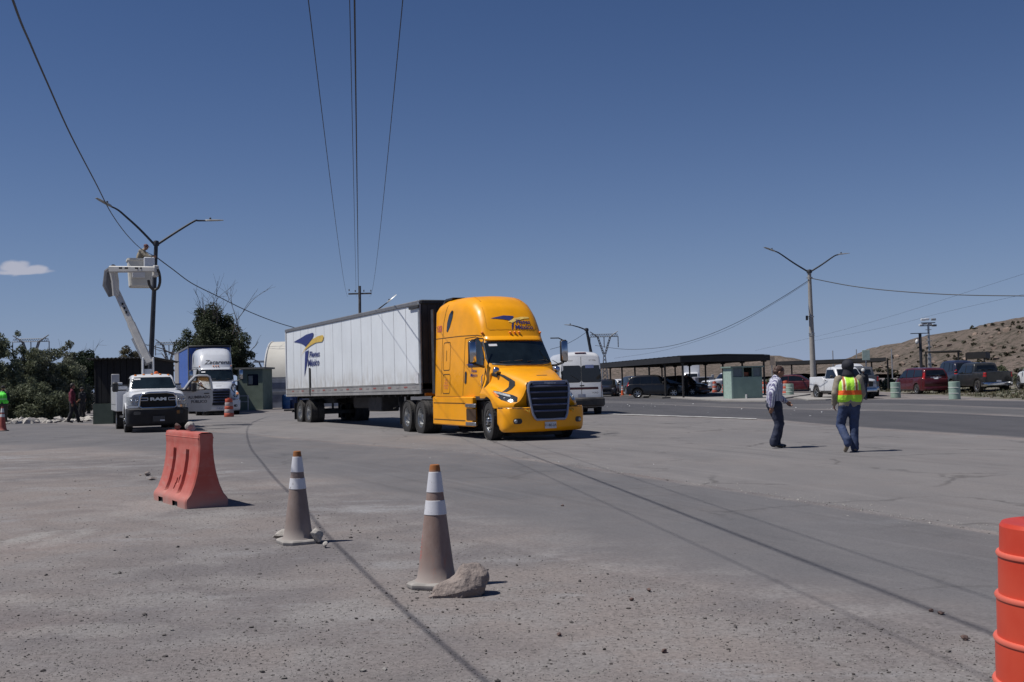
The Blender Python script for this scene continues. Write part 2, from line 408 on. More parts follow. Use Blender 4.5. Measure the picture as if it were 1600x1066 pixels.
# ---------------------------------------------------------------- ground
def ground():
    mb=MB()
    xs=list(np.arange(-60,60.01,.75)); ys=list(np.arange(-4,120.01,.75))
    xs=[-4000,-2000,-900,-400,-200,-100,-75]+xs+[75,100,200,400,900,2000,4000]; ys=[-400,-100,-30,-10]+ys+[140,180,260,400,700,1200,2500,5000]
    n=len(ys); vs=[(x,y,H(x,y)) for x in xs for y in ys]
    fs=[(i*n+j,(i+1)*n+j,(i+1)*n+j+1,i*n+j+1) for i in range(len(xs)-1) for j in range(n-1)]
    mb.add(vs,fs); o=mb.build('ground',M_DIRT,smooth=3); o['kind']='structure'
ground()
def strip(name,A,B,mat,lift,n=90,m=24,kind='structure',smooth=True,flat=False):
    def rs(P,n):
        P=catm([(p[0],p[1]) for p in P],8) if smooth else np.array([(p[0],p[1]) for p in P],float)
        d=np.r_[0,np.cumsum(np.linalg.norm(np.diff(P,axis=0),axis=1))]; t=np.linspace(0,d[-1],n+1)
        return np.c_[np.interp(t,d,P[:,0]),np.interp(t,d,P[:,1])]
    a=rs(A,n); b=rs(B,n); vs=[];uv=[];fs=[]
    for i in range(n+1):
        for j in range(m+1):
            q=a[i]*(1-j/m)+b[i]*j/m; lf=lift if 0<j<m and 0<i<n else -.004; lf=lift if flat else lf; vs.append((q[0],q[1],H(q[0],q[1])+lf)); uv.append((i/n,j/m))
    for i in range(n):
        for j in range(m):
            k=i*(m+1)+j; fs.append((k,k+m+1,k+m+2,k+1))
    me=bpy.data.meshes.new(name); me.from_pydata(vs,[],fs); l=me.uv_layers.new(name='UVMap')
    for lp in me.loops: l.data[lp.index].uv=uv[lp.vertex_index]
    me.polygons.foreach_set('use_smooth',[True]*len(fs)); me.materials.append(mat)
    if me.polygons[0].normal.z<0: me.flip_normals()
    return link(name,me,kind=kind)
def gp(*uv): return [tuple(G(u,v).xy) for u,v in uv]
seam=[(-60,85),(-27.9,61),(-13,43),(-6,33)]+gp((700,701),(820,716),(960,738),(1240,782),(1570,837))+[(5.9,6.5),(7.5,2)]
near=[(-60,31),(-20,30.5)]+gp((0,706),(150,709),(260,716),(400,752),(520,790),(700,833),(900,882),(1200,940),(1545,1003))+[(3.6,4),(5,0)]
M_LANE=road_mat('worn_asphalt',(.112,.109,.114),(.136,.131,.135),.22,.30,.05,(1,.12),rad(-35))
M_OLD=road_mat('old_pavement',(.158,.150,.150),(.184,.173,.170),.22,.0,.04,(1,.2),rad(-35),crack=.6)
M_NEW=road_mat('dark_asphalt',(.066,.065,.071),(.080,.078,.084),.05,.03,.03,(1,.1),rad(-20),crack=.25)
M_MID=road_mat('grey_asphalt',(.092,.090,.094),(.108,.104,.106),.1,.3,.3,(1,.1),rad(-20),crack=.3)
cnear=[(-10,66)]+gp((905,645),(1000,650),(1180,655),(1350,668),(1600,686))+[(13.0,16),(15,6)]
strip('pavement',seam,[(-45,92),(-25,75)]+cnear,M_OLD,.004,120,40)
strip('road',near,seam,M_LANE,.008,120,50)
cfar=[(-6,135),(10.2,128)]+gp((1000,617),(1066,622.5),(1130,626.5),(1195,627))+[(26,70),(24.2,53)]+[(22,38),(24,20)]
cA=[(-12,68)]+gp((905,645),(1000,650),(1180,655),(1350,668),(1600,686))+[(13.0,16),(15,6)]
cB=[(-20,140),(-2,132),(10,120),(13.2,100),(14.0,86),(14.4,74),(20.5,64),(24,52),(22,38),(26,18)]
strip('asphalt_road',cA,cB,M_NEW,.012,120,40)
l1=gp((930,629),(1050,634),(1200,641),(1400,645),(1600,654),(1900,668)); l2=gp((930,626),(1050,629),(1200,632),(1400,630),(1600,637),(1900,650))
strip('asphalt_patch',l1,l2,M_MID,.016,60,8)
M_LINE=pm('road_paint',(.42,.41,.40),.8,0,.3,3,.2)
strip('painted_line',gp((905,645.8),(960,648.3),(1050,651),(1182,655.2)),gp((905,644.6),(960,647.2),(1050,650),(1182,654.2)),M_LINE,.020,40,1,flat=True)
t=NT('dry_verge'); p=t.pos(); d=dirt_nodes(t)
gr=t.mix(t.noise(p,2.2,6,.7),(.145,.13,.095),(.09,.10,.05))
M_VERGE=t.done(t.mix(t.ramp(t.noise(p,.5,6,.65),.38,.58,.1,.9),d[0],gr),.95,0,t.noise(p,14,5,.7),.7,.05,Specular_IOR_Level=.1)
va=[(31.5,110),(29.5,92),(27.2,75),(25.3,60),(24.3,48),(22.4,38)]; vb=[(46,118),(40,98),(37,80),(35,64),(32,50),(28,38)]
strip('grass_verge',va,vb,M_VERGE,.018,80,24)
M_LOT=road_mat('lot_asphalt',(.085,.083,.086),(.105,.10,.10),.5,.05,.05,(1,.3),0)
strip('parking_lot',[(40,98),(37,80),(35,64),(32,50)],[(95,110),(92,90),(90,70),(80,50)],M_LOT,.02,60,30)
# ---------------------------------------------------------------- shared materials
M_BLACK=pm('black_plastic',(.018,.018,.02),.5,0,.3,9,dust=.35)
M_RUBBER=pm('tyre_rubber',(.022,.021,.021),.85,0,.3,14,.5,90,dust=.75,dcol=(.12,.11,.105))
M_GLASS=pm('dark_glass',(.008,.010,.012),.04,0,.2,2,coat=.3,spec=.55)
M_GLASSB=pm('screen_glass',(.010,.016,.020),.05,0,.3,2,spec=.6)
M_CHROME=pm('chrome',(.55,.56,.58),.18,1,.1,4,dust=.15)
M_ALLOY=pm('brushed_alloy',(.48,.49,.50),.34,1,.15,9,dust=.2)
M_FRAME=pm('chassis_steel',(.03,.03,.032),.6,.2,.3,8,.2,40,dust=.4)
M_LENS=pm('lamp_lens',(.34,.36,.38),.3,.1,.3,20,spec=.5)
M_LENSD=pm('dark_lamp_lens',(.05,.055,.06),.08,.2,.4,20,spec=.8)
M_AMBER=pm('amber_lens',(.75,.22,.02),.25)
M_RED=pm('red_lens',(.45,.02,.02),.2)
M_YEL=pm('yellow_paint',(.90,.365,.001),.36,0,.06,2.2,dust=.10,coat=.22,spec=.35,dcol=(.42,.24,.05))
M_WHITE=pm('white_paint',(.66,.67,.69),.3,0,.04,2,dust=.2,coat=.4,dcol=(.36,.33,.30))
M_GAP=pm('panel_gap',(.05,.025,.01),.9)
M_GAPD=pm('dark_gap',(.03,.03,.03),.9)
M_INK=pm('navy_lettering',(.025,.035,.16),.5)
M_LOGOY=pm('ochre_lettering',(.62,.42,.09),.5)
M_DARKTXT=pm('dark_lettering',(.03,.03,.035),.5)
M_WHTXT=pm('pale_lettering',(.6,.6,.62),.5)
M_PLATE=pm('number_plate',(.55,.56,.6),.5)
M_STEEL=pm('galvanised_steel',(.36,.37,.38),.45,.6,.15,5,dust=.2)
M_GREYP=pm('grey_paint',(.33,.33,.35),.45,0,.1,3,dust=.3)

WHEELS={}
def wheel_meshes(r,w,rr,style):
    k=(r,w,rr,style)
    if k in WHEELS: return WHEELS[k]
    mb=MB(); h=w/2
    prof=[(rr*.96,-h*.82),(rr*1.06,-h*.98),(r*.86,-h),(r*.965,-h*.86),(r,-h*.72)]
    for q in(-.45,-.15,.15,.45):
        prof+= [(r,(q-.09)*w),(r-.012,(q-.075)*w),(r-.012,(q-.035)*w),(r,(q-.02)*w)]
    prof+=[(r,h*.72),(r*.965,h*.86),(r*.86,h),(rr*1.06,h*.98),(rr*.96,h*.82)]
    mb.lathe(prof,40,caps=False)
    # tread lugs on the shoulders
    for i in range(40):
        a=2*math.pi*i/40
        for s in(-1,1):
            Mx=Matrix.Rotation(a,4,'Z')@Matrix.Translation((r*.975,0,s*h*.80)); mb.box((0,0,0),(.035,.045,w*.16),Mx)
    R=Matrix.Rotation(rad(-90),4,'X')
    mb.v=[tuple(R@Vector(p)) for p in mb.v]
    ty=mb.mesh('tyre',M_RUBBER,.5)
    rm=MB(); dk=MB()
    if style=='truck':       # deep steel disc with hand holes
        rm.lathe([(rr,-h*.8),(rr*.99,-h*.86),(rr*.93,-h*.8),(rr*.88,-h*.25),(rr*.62,-h*.12),(rr*.5,-h*.18),(rr*.30,-h*.45),(rr*.28,-h*.8),(rr*.2,-h*.9),(.001,-h*.92)],32,caps=False)
        for i in range(10):
            a=2*math.pi*i/10; c=(rr*.74*math.cos(a),rr*.74*math.sin(a),-h*.22)
            dk.lathe([(.001,-.012),(rr*.10,-.010),(rr*.11,0.01)],8,c=c,caps=False)
            c=(rr*.42*math.cos(a+.3),rr*.42*math.sin(a+.3),-h*.36); rm.lathe([(.022,.03),(.022,-.04),(.012,-.055)],6,c=c)
    elif style=='truckfront':   # convex disc
        rm.lathe([(rr,-h*.8),(rr*.99,-h*.86),(rr*.93,-h*.8),(rr*.9,-h*.55),(rr*.72,-h*.62),(rr*.55,-h*.85),(rr*.34,-h*.95),(rr*.3,-h*1.15),(rr*.2,-h*1.22),(.001,-h*1.22)],32,caps=False)
        for i in range(10):
            a=2*math.pi*i/10; c=(rr*.74*math.cos(a),rr*.74*math.sin(a),-h*.66)
            dk.lathe([(.001,-.012),(rr*.09,-.010),(rr*.1,0.02)],8,c=c,caps=False)
            c=(rr*.46*math.cos(a+.3),rr*.46*math.sin(a+.3),-h*.92); dk.lathe([(.022,.03),(.022,-.05),(.012,-.06)],6,c=c)
    elif style=='dual':         # rear outer wheel, concave
        rm.lathe([(rr,-h*.8),(rr*.99,-h*.86),(rr*.93,-h*.8),(rr*.88,h*.1),(rr*.62,h*.3),(rr*.5,h*.2),(rr*.34,-h*.1),(rr*.32,-h*.55),(rr*.2,-h*.6),(.001,-h*.62)],32,caps=False)
        for i in range(10):
            a=2*math.pi*i/10; c=(rr*.75*math.cos(a),rr*.75*math.sin(a),h*.17)
            dk.lathe([(.001,-.012),(rr*.09,-.010),(rr*.1,0.02)],8,c=c,caps=False)
    else:
        n=6 if style=='alloy6' else 5
        rm.lathe([(rr,-h*.78),(rr*.98,-h*.86),(rr*.9,-h*.75),(rr*.86,-h*.1),(rr*.9,h*.5)],28,caps=False)
        rm.lathe([(.001,-h*.74),(rr*.2,-h*.72),(rr*.24,-h*.5)],16,caps=False)
        for i in range(n):
            Mx=Matrix.Rotation(2*math.pi*i/n,4,'Z'); rm.box((rr*.55,0,-h*.6),(rr*.72,rr*.26,h*.25),Mx)
        dk.lathe([(.001,-h*.3),(rr*.86,-h*.28)],20,caps=False)
    out=[ty]
    for b,m,nm in((rm,M_ALLOY,'rim'),(dk,M_GAPD,'brake_disc' if style.startswith('alloy') else 'hand_hole')):
        b.v=[tuple(R@Vector(p)) for p in b.v]
        for_=b
        out.append(b.mesh(nm,m,.6) if b.v else None)
    WHEELS[k]=out; return out
def wheel(parent,x,y,r,w,rr,style,z=None,steer=0.,dual=False):
    """outer face towards sign(y)"""
    me=wheel_meshes(r,w,rr,style); z=r if z is None else z
    rz=(0 if y<0 else math.pi)+steer
    t=link('wheel',me[0],parent,(x,y,z),(0,0,rz))
    for m,nm in zip(me[1:],('rim','hub_holes')):
        if m: link(nm,m,t)
    if dual:
        t2=link('inner_wheel',me[0],parent,(x,y-math.copysign(w*1.08,y),z),(0,0,rz))
    return t

# ---------------------------------------------------------------- highway tractor
def logo_small(mb_n,mb_y,bvh,c,s,plane,mir):
    pass
def arc_hood_sections():
    def z0a(x,base):
        return max(base, .52+math.sqrt(max(0,.64**2-x*x))) if abs(x)<.64 else base
    rows=[]
    K=[(-.62,[(1.19,1.12),(1.20,1.24),(1.14,1.38),(1.08,1.55),(1.04,1.75),(1.00,1.9),(.8,1.96),(.4,1.99),(0,2.0)],0),
       (-.30,[(1.21,1.12),(1.225,1.25),(1.15,1.40),(1.03,1.52),(.97,1.68),(.93,1.84),(.75,1.92),(.38,1.95),(0,1.96)],0),
       (0,[(1.225,1.1),(1.235,1.23),(1.16,1.37),(1.0,1.45),(.92,1.58),(.87,1.77),(.7,1.87),(.36,1.905),(0,1.91)],.03),
       (.30,[(1.225,1.0),(1.235,1.18),(1.16,1.32),(.98,1.38),(.88,1.52),(.82,1.71),(.66,1.81),(.34,1.85),(0,1.86)],.08),
       (.62,[(1.215,.86),(1.225,1.05),(1.15,1.22),(.96,1.30),(.84,1.45),(.76,1.63),(.61,1.73),(.31,1.78),(0,1.79)],.16),
       (.90,[(1.18,.86),(1.19,.98),(1.12,1.12),(.93,1.21),(.80,1.37),(.70,1.55),(.56,1.65),(.28,1.70),(0,1.71)],.24),
       (1.12,[(1.12,.86),(1.13,.95),(1.06,1.06),(.90,1.14),(.76,1.30),(.66,1.48),(.52,1.58),(.26,1.63),(0,1.64)],.30),
       (1.27,[(1.03,.86),(1.035,.93),(.98,1.0),(.85,1.07),(.72,1.22),(.63,1.42),(.5,1.52),(.25,1.565),(0,1.57)],.34),
       (1.33,[(.92,.88),(.92,.93),(.88,.98),(.78,1.04),(.68,1.18),(.6,1.36),(.47,1.45),(.23,1.49),(0,1.50)],.34)]
    for x,pts,sw in K:
        pts=[(y,z) for y,z in pts]
        rows.append([(x,y,z) for y,z in pts])
    g=catgrid(rows,5,4)
    sws=np.interp(g[:,:,0],[k[0] for k in K],[k[2] for k in K])
    out=[]
    for i in range(g.shape[0]):
        r=[]
        for j in range(g.shape[1]):
            x,y,z=g[i,j]; z=max(z,z0a(x,.86)) if j<8 else z
            r.append((x-sws[i,j]*(y/1.0)**2*.9,y,z))
        out.append(r)
    return out
def front_x(y,z): return 1.475-.24*y*y-.05*(z-.5)
def make_tractor(label,group,paint,stripe,loc,rz,trim=M_GREYP,hero=True,logo=None,script=None,steer=0.):
    root=thing('semi_truck',label,'semi truck',loc,rz,group)
    # cab and sleeper
    cab=hull([(-4.22,1.20,1.14,3.80,.25,.10,0),(-4.1,1.22,1.14,3.90,.32,.11,0),(-3.6,1.225,1.14,3.985,.36,.13,0),(-2.7,1.225,1.14,3.99,.40,.15,0),(-2.15,1.21,1.14,3.96,.42,.17,.02),
              (-1.7,1.175,1.14,3.84,.42,.17,.06),(-1.3,1.13,1.14,3.58,.38,.15,.12),(-.98,1.09,1.14,3.21,.30,.12,.2),(-.76,1.065,1.14,2.80,.14,.10,.26),(-.66,1.06,1.14,2.66,.12,.09,.28),
              (-.40,1.055,1.14,2.34,.10,.05,.30),(-.12,1.05,1.14,1.98,.08,.03,.30),(0,1.04,1.14,1.80,.08,.03,.30)],.08,.07,crown=.035,rb=.04)
    cabo=cab.build('cab',paint,root,.7); bv=cab.bvh()
    rows=arc_hood_sections(); hb=MB()
    n=len(rows[0])
    R=[[(p[0],-p[1],p[2]) for p in r]+[p for p in r[::-1][1:]] for r in rows]
    hb.loft(R,closed=False)
    f=R[-1]; k=len(f); hb.add(f,[tuple(range(k))])
    hood=hb.build('hood',paint,root,.9); hbv=hb.bvh()
    # bumper
    bm_=MB(); prof=[(.62,1.215),(.9,1.215),(1.08,1.17),(1.22,1.04),(1.31,.85),(1.37,.6),(1.405,.3),(1.415,0)]
    P=catm(prof,4); rings=[]
    for z,ins,cut in((.88,-.03,0),(.855,0,0),(.70,.005,0),(.50,0,0),(.36,-.02,.0),(.27,-.07,.1),(.25,-.12,.15)):
        r=[(max(x+ins,.62+cut),-(y+ins*.3),z+(.10*max(0,(1.0-x))/.4 if z<.4 else 0)) for x,y in P]; r=r+[(x,-y,zz) for x,y,zz in r[::-1][1:]]
        rings.append(r)
    bm_.loft(rings,closed=False); bmp=bm_.build('bumper',paint,root,.8); bbv=bm_.bvh()
    al=MB(); al.v=cab.v+hb.v+bm_.v; o1=len(cab.v); o2=o1+len(hb.v)
    al.f=cab.f+[tuple(i+o1 for i in f) for f in hb.f]+[tuple(i+o2 for i in f) for f in bm_.f]; abv=al.bvh()
    # gap between hood and bumper, dark
    g=MB()
    hug(g,abv,line2([(.64,.872),(1.0,.872),(1.2,.872)],.03),'right',.006); hug(g,abv,line2([(.64,.872),(1.2,.872)],.03),'left',.006)
    hug(g,abv,line2([(-1.12,.872),(-.7,.872),(.7,.872),(1.12,.872)],.03),'front',.006)
    # door and panel seams
    for pl in('right','left'):
        hug(g,bv,line2([(-3.62,1.15),(-3.62,2.7),(-3.55,3.3),(-3.3,3.80)],.022),pl,.005)
        hug(g,bv,line2([(-4.2,2.86),(-2.2,2.86),(-1.2,2.84),(-.95,2.80)],.02),pl,.005)
        hug(g,bv,line2([(-1.92,1.2),(-1.92,2.78),(-1.3,2.80),(-.92,2.72),(-.62,2.1),(-.58,1.75)],.018),pl,.005)
        hug(g,bv,line2(rrect(-3.5,1.92,-2.95,2.72,.08),.022,True),pl,.005)
        hug(g,bv,line2(rrect(-3.5,1.25,-2.9,1.80,.08),.022,True),pl,.005)
        hug(g,bv,line2([(-3.25,2.2),(-3.25,2.48)],.03),pl,.006)
        hug(g,hbv,line2([(-.60,1.2),(-.60,1.9)],.018),pl,.005)
    g.build('panel_gap',M_GAP if paint is M_YEL else M_GAPD,root,0,kind='stuff')
    gl=MB(); hug(gl,bv,[[(-.99,2.06),(-.93,2.62),(-.6,2.66),(.6,2.66),(.93,2.62),(.99,2.06),(.55,2.02),(-.55,2.02)]],'front',.012,.15)
    gl.build('windshield',M_GLASSB,root,1.2)
    sl=MB(); hug(sl,bv,line2([(-1.01,2.05),(-.95,2.64),(-.6,2.69),(.6,2.69),(.95,2.64),(1.01,2.05),(.55,2.005),(-.55,2.005)],.035,True),'front',.016,.15)
    sl.build('window_seal',M_BLACK,root,1.2)
    for pl in('right','left'):
        w=MB(); hug(w,bv,[[(-1.62,2.02),(-1.62,2.62),(-1.5,2.70),(-1.12,2.70),(-.98,2.62),(-.72,2.22),(-.72,2.02)]],pl,.010); w.build('side_window',M_GLASS,root,1.2)
        w=MB(); hug(w,bv,line2([(-1.64,2.0),(-1.64,2.63),(-1.5,2.72),(-1.12,2.72),(-.97,2.63),(-.70,2.22),(-.70,2.0)],.04,True),pl,.016); w.build('window_seal',M_BLACK,root,1.2)
        w=MB(); hug(w,bv,[[(-3.30,3.05),(-3.26,3.30),(-3.12,3.52),(-2.92,3.64),(-2.80,3.60),(-2.86,3.42),(-3.05,3.16),(-3.22,3.02)]],pl,.010); w.build('sleeper_window',M_GLASS,root,1.2)
    # sun visor lip and marker lamps
    for y in(-.92,-.14,0,.14,.92):
        m=MB(); m.ell((0,0,0),(.07,.035,.03)); m.box((0,0,-.045),(.05,.03,.05)); 
        h=bv.ray_cast(Vector((5,y,2.90)),Vector((-1,0,0)))[0]
        m.build('marker_lamp',M_AMBER,root,.8).location=h+Vector((.02,0,0))
    # visor brow
    vb=MB(); rr=[]
    for z,o_ in((2.665,.02),(2.69,.07),(2.74,.06),(2.80,.01)):
        row=[]
        for y in np.linspace(-1.0,1.0,17):
            h=bv.ray_cast(Vector((5,y,z)),Vector((-1,0,0)))[0]; row.append((h.x+o_,y,z))
        rr.append(row)
    vb.loft(rr,closed=False); vb.build('visor_brow',paint,root,1.0)
    # recessed roof panel outline
    rp=MB(); hug(rp,bv,line2([(-.72,3.62),(-.78,3.05),(-.70,2.98),(.70,2.98),(.78,3.05),(.72,3.62)],.02),'front',.006,.1)
    hug(rp,bv,line2([(-3.9,.62),(-2.6,.60),(-1.7,.66)],.03),'top',.012); hug(rp,bv,line2([(-3.9,-.62),(-2.6,-.60),(-1.7,-.66)],.03),'top',.012)
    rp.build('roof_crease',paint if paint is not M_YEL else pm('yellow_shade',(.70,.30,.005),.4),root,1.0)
    # grille
    gb=MB(); 
    def gx(y,z): return front_x(y,z)
    def hw(z): return np.interp(z,[.56,.64,1.0,1.40,1.52],[.42,.50,.57,.62,.55])
    zs=[.56,.60,.7,.9,1.1,1.3,1.44,1.52]; rr=[]
    for z in zs:
        w_=hw(z); rr.append([(gx(y,z),y,z) for y in np.linspace(-w_,w_,13)])
    gb.loft(rr,closed=False); gb2=[[(p[0]-.25,p[1],p[2]) for p in r] for r in rr]
    for a in(0,-1): gb.loft([[r[a] for r in rr],[r[a] for r in gb2]],closed=False)
    gb.loft([rr[0],gb2[0]],closed=False); gb.loft([rr[-1],gb2[-1]],closed=False)
    gb.build('grille',pm('matt_black',(.006,.006,.007),.7),root,.8)
    fr=MB(); path=[(gx(s*hw(z),z)+.015,s*hw(z),z) for s,zz in((-1,zs[::-1]),(1,zs)) for z in zz]
    fr.tube(path+[path[0]],.035,8); fr.build('grille_surround',trim,root,.9)
    for z in(.78,.94,1.10,1.26,1.41):
        s_=MB(); w_=hw(z)-.03
        r0=[]
        for y in np.linspace(-w_,w_,13): r0.append([(gx(y,z)+.01,y,z-.030),(gx(y,z)+.045,y,z-.005),(gx(y,z)+.035,y,z+.018),(gx(y,z)+.005,y,z+.022)])
        s_.loft(r0); s_.build('grille_slat',pm('slat_grey',(.12,.13,.20),.3,.3),root,.6)
    hd=MB(); rr=[[(gx(y,z)+.03,y,z) for y in np.linspace(-.5,.5,11)] for z in(1.455,1.53)]; hd.loft(rr,closed=False)
    hd.build('grille_header',pm('slat_grey',(0,0,0)),root,.9)
    # headlights
    for s,pl in((-1,'right'),(1,'left')):
        h=MB(); hug(h,abv,[[(s*.80,1.14),(s*.86,1.20),(s*1.02,1.29),(s*1.17,1.33),(s*1.185,1.22),(s*1.12,1.08),(s*1.0,1.02),(s*.84,1.03)]],'front',.015,.06)
        ho=h.build('headlight',M_LENSD,root,1.2)
        h=MB(); hug(h,abv,[[(s*.90,1.20),(s*1.02,1.27),(s*1.15,1.31),(s*1.16,1.26),(s*1.02,1.19),(s*.92,1.15)]],'front',.022,.05); h.build('lamp_strip',M_LENS,ho,1.2)
        h=MB(); hug(h,abv,[[(s*1.12,1.16),(s*1.15,1.28),(s*1.19,1.30),(s*1.18,1.16)]],'front',.024,.05); h.build('turn_lamp',M_AMBER,ho,1.2)
        for yy,zz in((.93,1.09),(1.04,1.12)):
            q=abv.ray_cast(Vector((5,s*yy,zz)),Vector((-1,0,0)))[0]; h=MB(); h.ell((0,0,0),(.03,.03,.03)); l_=h.build('projector_lens',M_LENS,ho,1.2); l_.location=q
        # fog lamp, tow hook
        h=MB(); hug(h,abv,[rrect(min(s*.80,s*1.02),.46,max(s*.80,s*1.02),.60,.06)],'front',.010,.05); fo=h.build('fog_lamp_recess',M_BLACK,root,1.2)
        h=MB(); q=abv.ray_cast(Vector((5,s*.95,.53)),Vector((-1,0,0)))[0]; h.ell((q.x+.0,q.y,q.z),(.03,.055,.05)); h.build('fog_lamp',M_LENS,fo,1.2)
        h=MB(); q=abv.ray_cast(Vector((5,s*.66,.76)),Vector((-1,0,0)))[0]; h.tube([(q.x,q.y-.05,q.z+.06),(q.x+.05,q.y,q.z+.02),(q.x+.04,q.y+.05,q.z-.02),(q.x+.02,q.y+.06,q.z+.05)],.02,6)
        h.build('tow_hook',pm('gold_hook',(.75,.45,.06),.3,.6),root,.8)
        # hood side vent trim
        v_=MB(); hug(v_,hbv,[[(-.60,1.84),(-.60,1.92),(-.43,1.90),(.01,1.77),(.27,1.72),(.58,1.62),(.76,1.55),(.82,1.45),(.74,1.35),(.62,1.28),(.48,1.29),(.60,1.41),(.55,1.55),(.24,1.67),(.02,1.73),(-.04,1.67),(-.48,1.77)]],pl,.012,.08)
        v_.build('side_vent',pm('matt_black',(.008,.008,.009),.7),root,1.2)
        # main mirror
        mm=MB(); mm.box((-.52,s*1.44,2.36),(.10,.24,.62),None,0,.05); mo=mm.build('mirror',M_BLACK,root,.8)
        mf=MB(); mf.box((-.455,s*1.44,2.36),(.04,.20,.56),None,0,.018); mf.build('mirror_shell',M_CHROME,mo,.8)
        ma=MB(); ma.tube([(-.60,s*1.06,1.96),(-.50,s*1.2,1.98),(-.50,s*1.42,2.05)],.035,6); ma.build('mirror_arm',M_BLACK,mo,.8); ma=MB(); ma.tube([(-.60,s*1.06,2.72),(-.55,s*1.3,2.72),(-.52,s*1.42,2.66)],.018,6); ma.build('mirror_arm',M_BLACK,mo,.8)
        # hood mirror
        hm=MB(); q=hbv.ray_cast(Vector((.25,s*.86,5)),Vector((0,0,-1)))[0]
        hm.ell((.0,s*.94,q.z+.27),(.07,.10,.09)); o_=hm.build('hood_mirror',pm('mirror_blue_chrome',(.35,.40,.55),.15,.9),root,.9)
        hm=MB(); hm.tube([(-.1,s*.86,q.z),(-.03,s*.9,q.z+.12),(0,s*.92,q.z+.2)],.016,6); hm.build('mirror_stalk',M_BLACK,o_,.9)
        # chassis fairing with steps
        fr_=MB(); fr_.box((-2.78,s*1.14,.75),(3.25,.16,.82),None,0,.03); fo=fr_.build('side_fairing',paint,root,.6)
        for zz in(.42,.92):
            st=MB(); st.box((-1.22,s*1.235,zz),(.75,.05,.10),None,0,.015); st.build('step',M_ALLOY,fo,.6)
        st=MB(); st.box((-1.22,s*1.226,.67),(.72,.012,.30)); st.build('step_recess',M_GAP if paint is M_YEL else M_GAPD,fo,0)
        st=MB()
        for zz in(.50,.98): st.box((-3.0,s*1.223,zz),(2.6,.012,.018))
        st.build('fairing_crease',M_GAP if paint is M_YEL else M_GAPD,fo,0)
        dh=MB(); hug(dh,bv,[rrect(-1.84,1.52,-1.72,1.86,.05)],pl,.014); dh.build('door_handle',M_BLACK,root,1)
        gh=MB(); gh.tube([(-.6,s*1.09,1.3),(-.6,s*1.13,1.35),(-.6,s*1.13,1.7),(-.6,s*1.09,1.75)],.014,6); gh.build('grab_handle',M_CHROME,root,1)
        wheel(root,0,s*1.06,.52,.30,.30,'truckfront',steer=steer)
        # wheel housing
    wh=MB(); wh.box((.0,0,.62),(1.2,1.5,1.0)); wh.box((-2.6,0,.72),(3.6,1.9,.62)); wh.box((-2.0,0,1.12),(4.4,2.2,.10)); wh.build('underbody',M_FRAME,root,0)
    ch=MB(); 
    for s in(-1,1): ch.box((-5.2,s*.43,.92),(4.6,.09,.26))
    for x in(-4.6,-5.5,-6.8,-7.3): ch.box((x,0,.92),(.12,.86,.2))
    ch.tube([(-5.45,-1,.52),(-5.45,1,.52)],.09,8); ch.tube([(-6.78,-1,.52),(-6.78,1,.52)],.09,8); ch.ell((-5.45,0,.55),(.25,.25,.25)); ch.ell((-6.78,0,.55),(.25,.25,.25))
    ch.build('chassis',M_FRAME,root,.5)
    fw=MB(); fw.box((-6.1,0,1.11),(1.0,.95,.09),None,0,.03); fw.build('fifth_wheel',M_FRAME,root)
    for s in(-1,1):
        for x in(-5.45,-6.78): wheel(root,x,s*1.13,.52,.28,.30,'dual',dual=True)
        mf=MB(); mf.box((-7.45,s*.98,.62),(.02,.6,.7)); mf.build('mud_flap',M_BLACK,root,0)
        tk=MB(); tk.tube([(-4.55,s*.75,.72),(-4.95,s*.75,.72)],.30,16); tk.build('air_tank',M_FRAME,root,.7)
    # side extenders and exhaust
    for s in(-1,1):
        e=MB(); e.box((-4.33,s*1.19,2.5),(.22,.03,2.5)); e.build('cab_extender',M_BLACK,root,0)
    ar=MB(); ar.prism([(-4.25,3.86),(-3.9,4.03),(-3.3,4.035),(-3.4,3.98),(-3.9,3.97),(-4.22,3.80)],-.9,.9,'y'); ar.build('roof_deflector',M_BLACK,root,.5)
    # dashboard glimpsed as pale band on the screen, sticker
    stc=MB(); hug(stc,bv,[rrect(-.84,2.52,-.62,2.58,.01)],'front',.02,.3); stc.build('screen_sticker',M_WHTXT,root,0)
    wp=MB()
    for y0,y1 in((-.7,-.05),(.1,.75)):
        a=bv.ray_cast(Vector((5,y0,2.08)),Vector((-1,0,0)))[0]+Vector((.03,0,0)); b=bv.ray_cast(Vector((5,y1,2.12)),Vector((-1,0,0)))[0]+Vector((.03,0,0)); wp.tube([a,b],.012,5)
    wp.build('wiper',M_BLACK,root)
    pl_=MB(); q=bbv.ray_cast(Vector((5,.0,.42)),Vector((-1,0,0)))[0]; pl_.box((q.x+.02,0,.41),(.015,.34,.17)); po=pl_.build('number_plate',M_PLATE,root,0)
    pt=MB(); pb=pl_.bvh(); text_on(pt,pb,'11-BE-2A',.09,(0,.38),'front',False,.006); pt.build('plate_lettering',M_DARKTXT,po,0)
    gt=MB(); 
    gb3=MB(); rr=[[(gx(y,z)+.03,y,z) for y in np.linspace(-.5,.5,11)] for z in(1.455,1.53)]; gb3.loft(rr,closed=False)
    text_on(gt,gb3.bvh(),'Freightliner' if hero else 'Freightliner',.075,(0,1.47),'front',False,.012,.2,.001); gt.build('maker_lettering',M_WHTXT,root,0)
    ns=MB(); hug(ns,hbv,[rrect(-.16,1.685,.16,1.70,.005)],'front',.01); ns.build('hood_vent',M_GAPD,root,0)
    return root,bv,hbv,abv
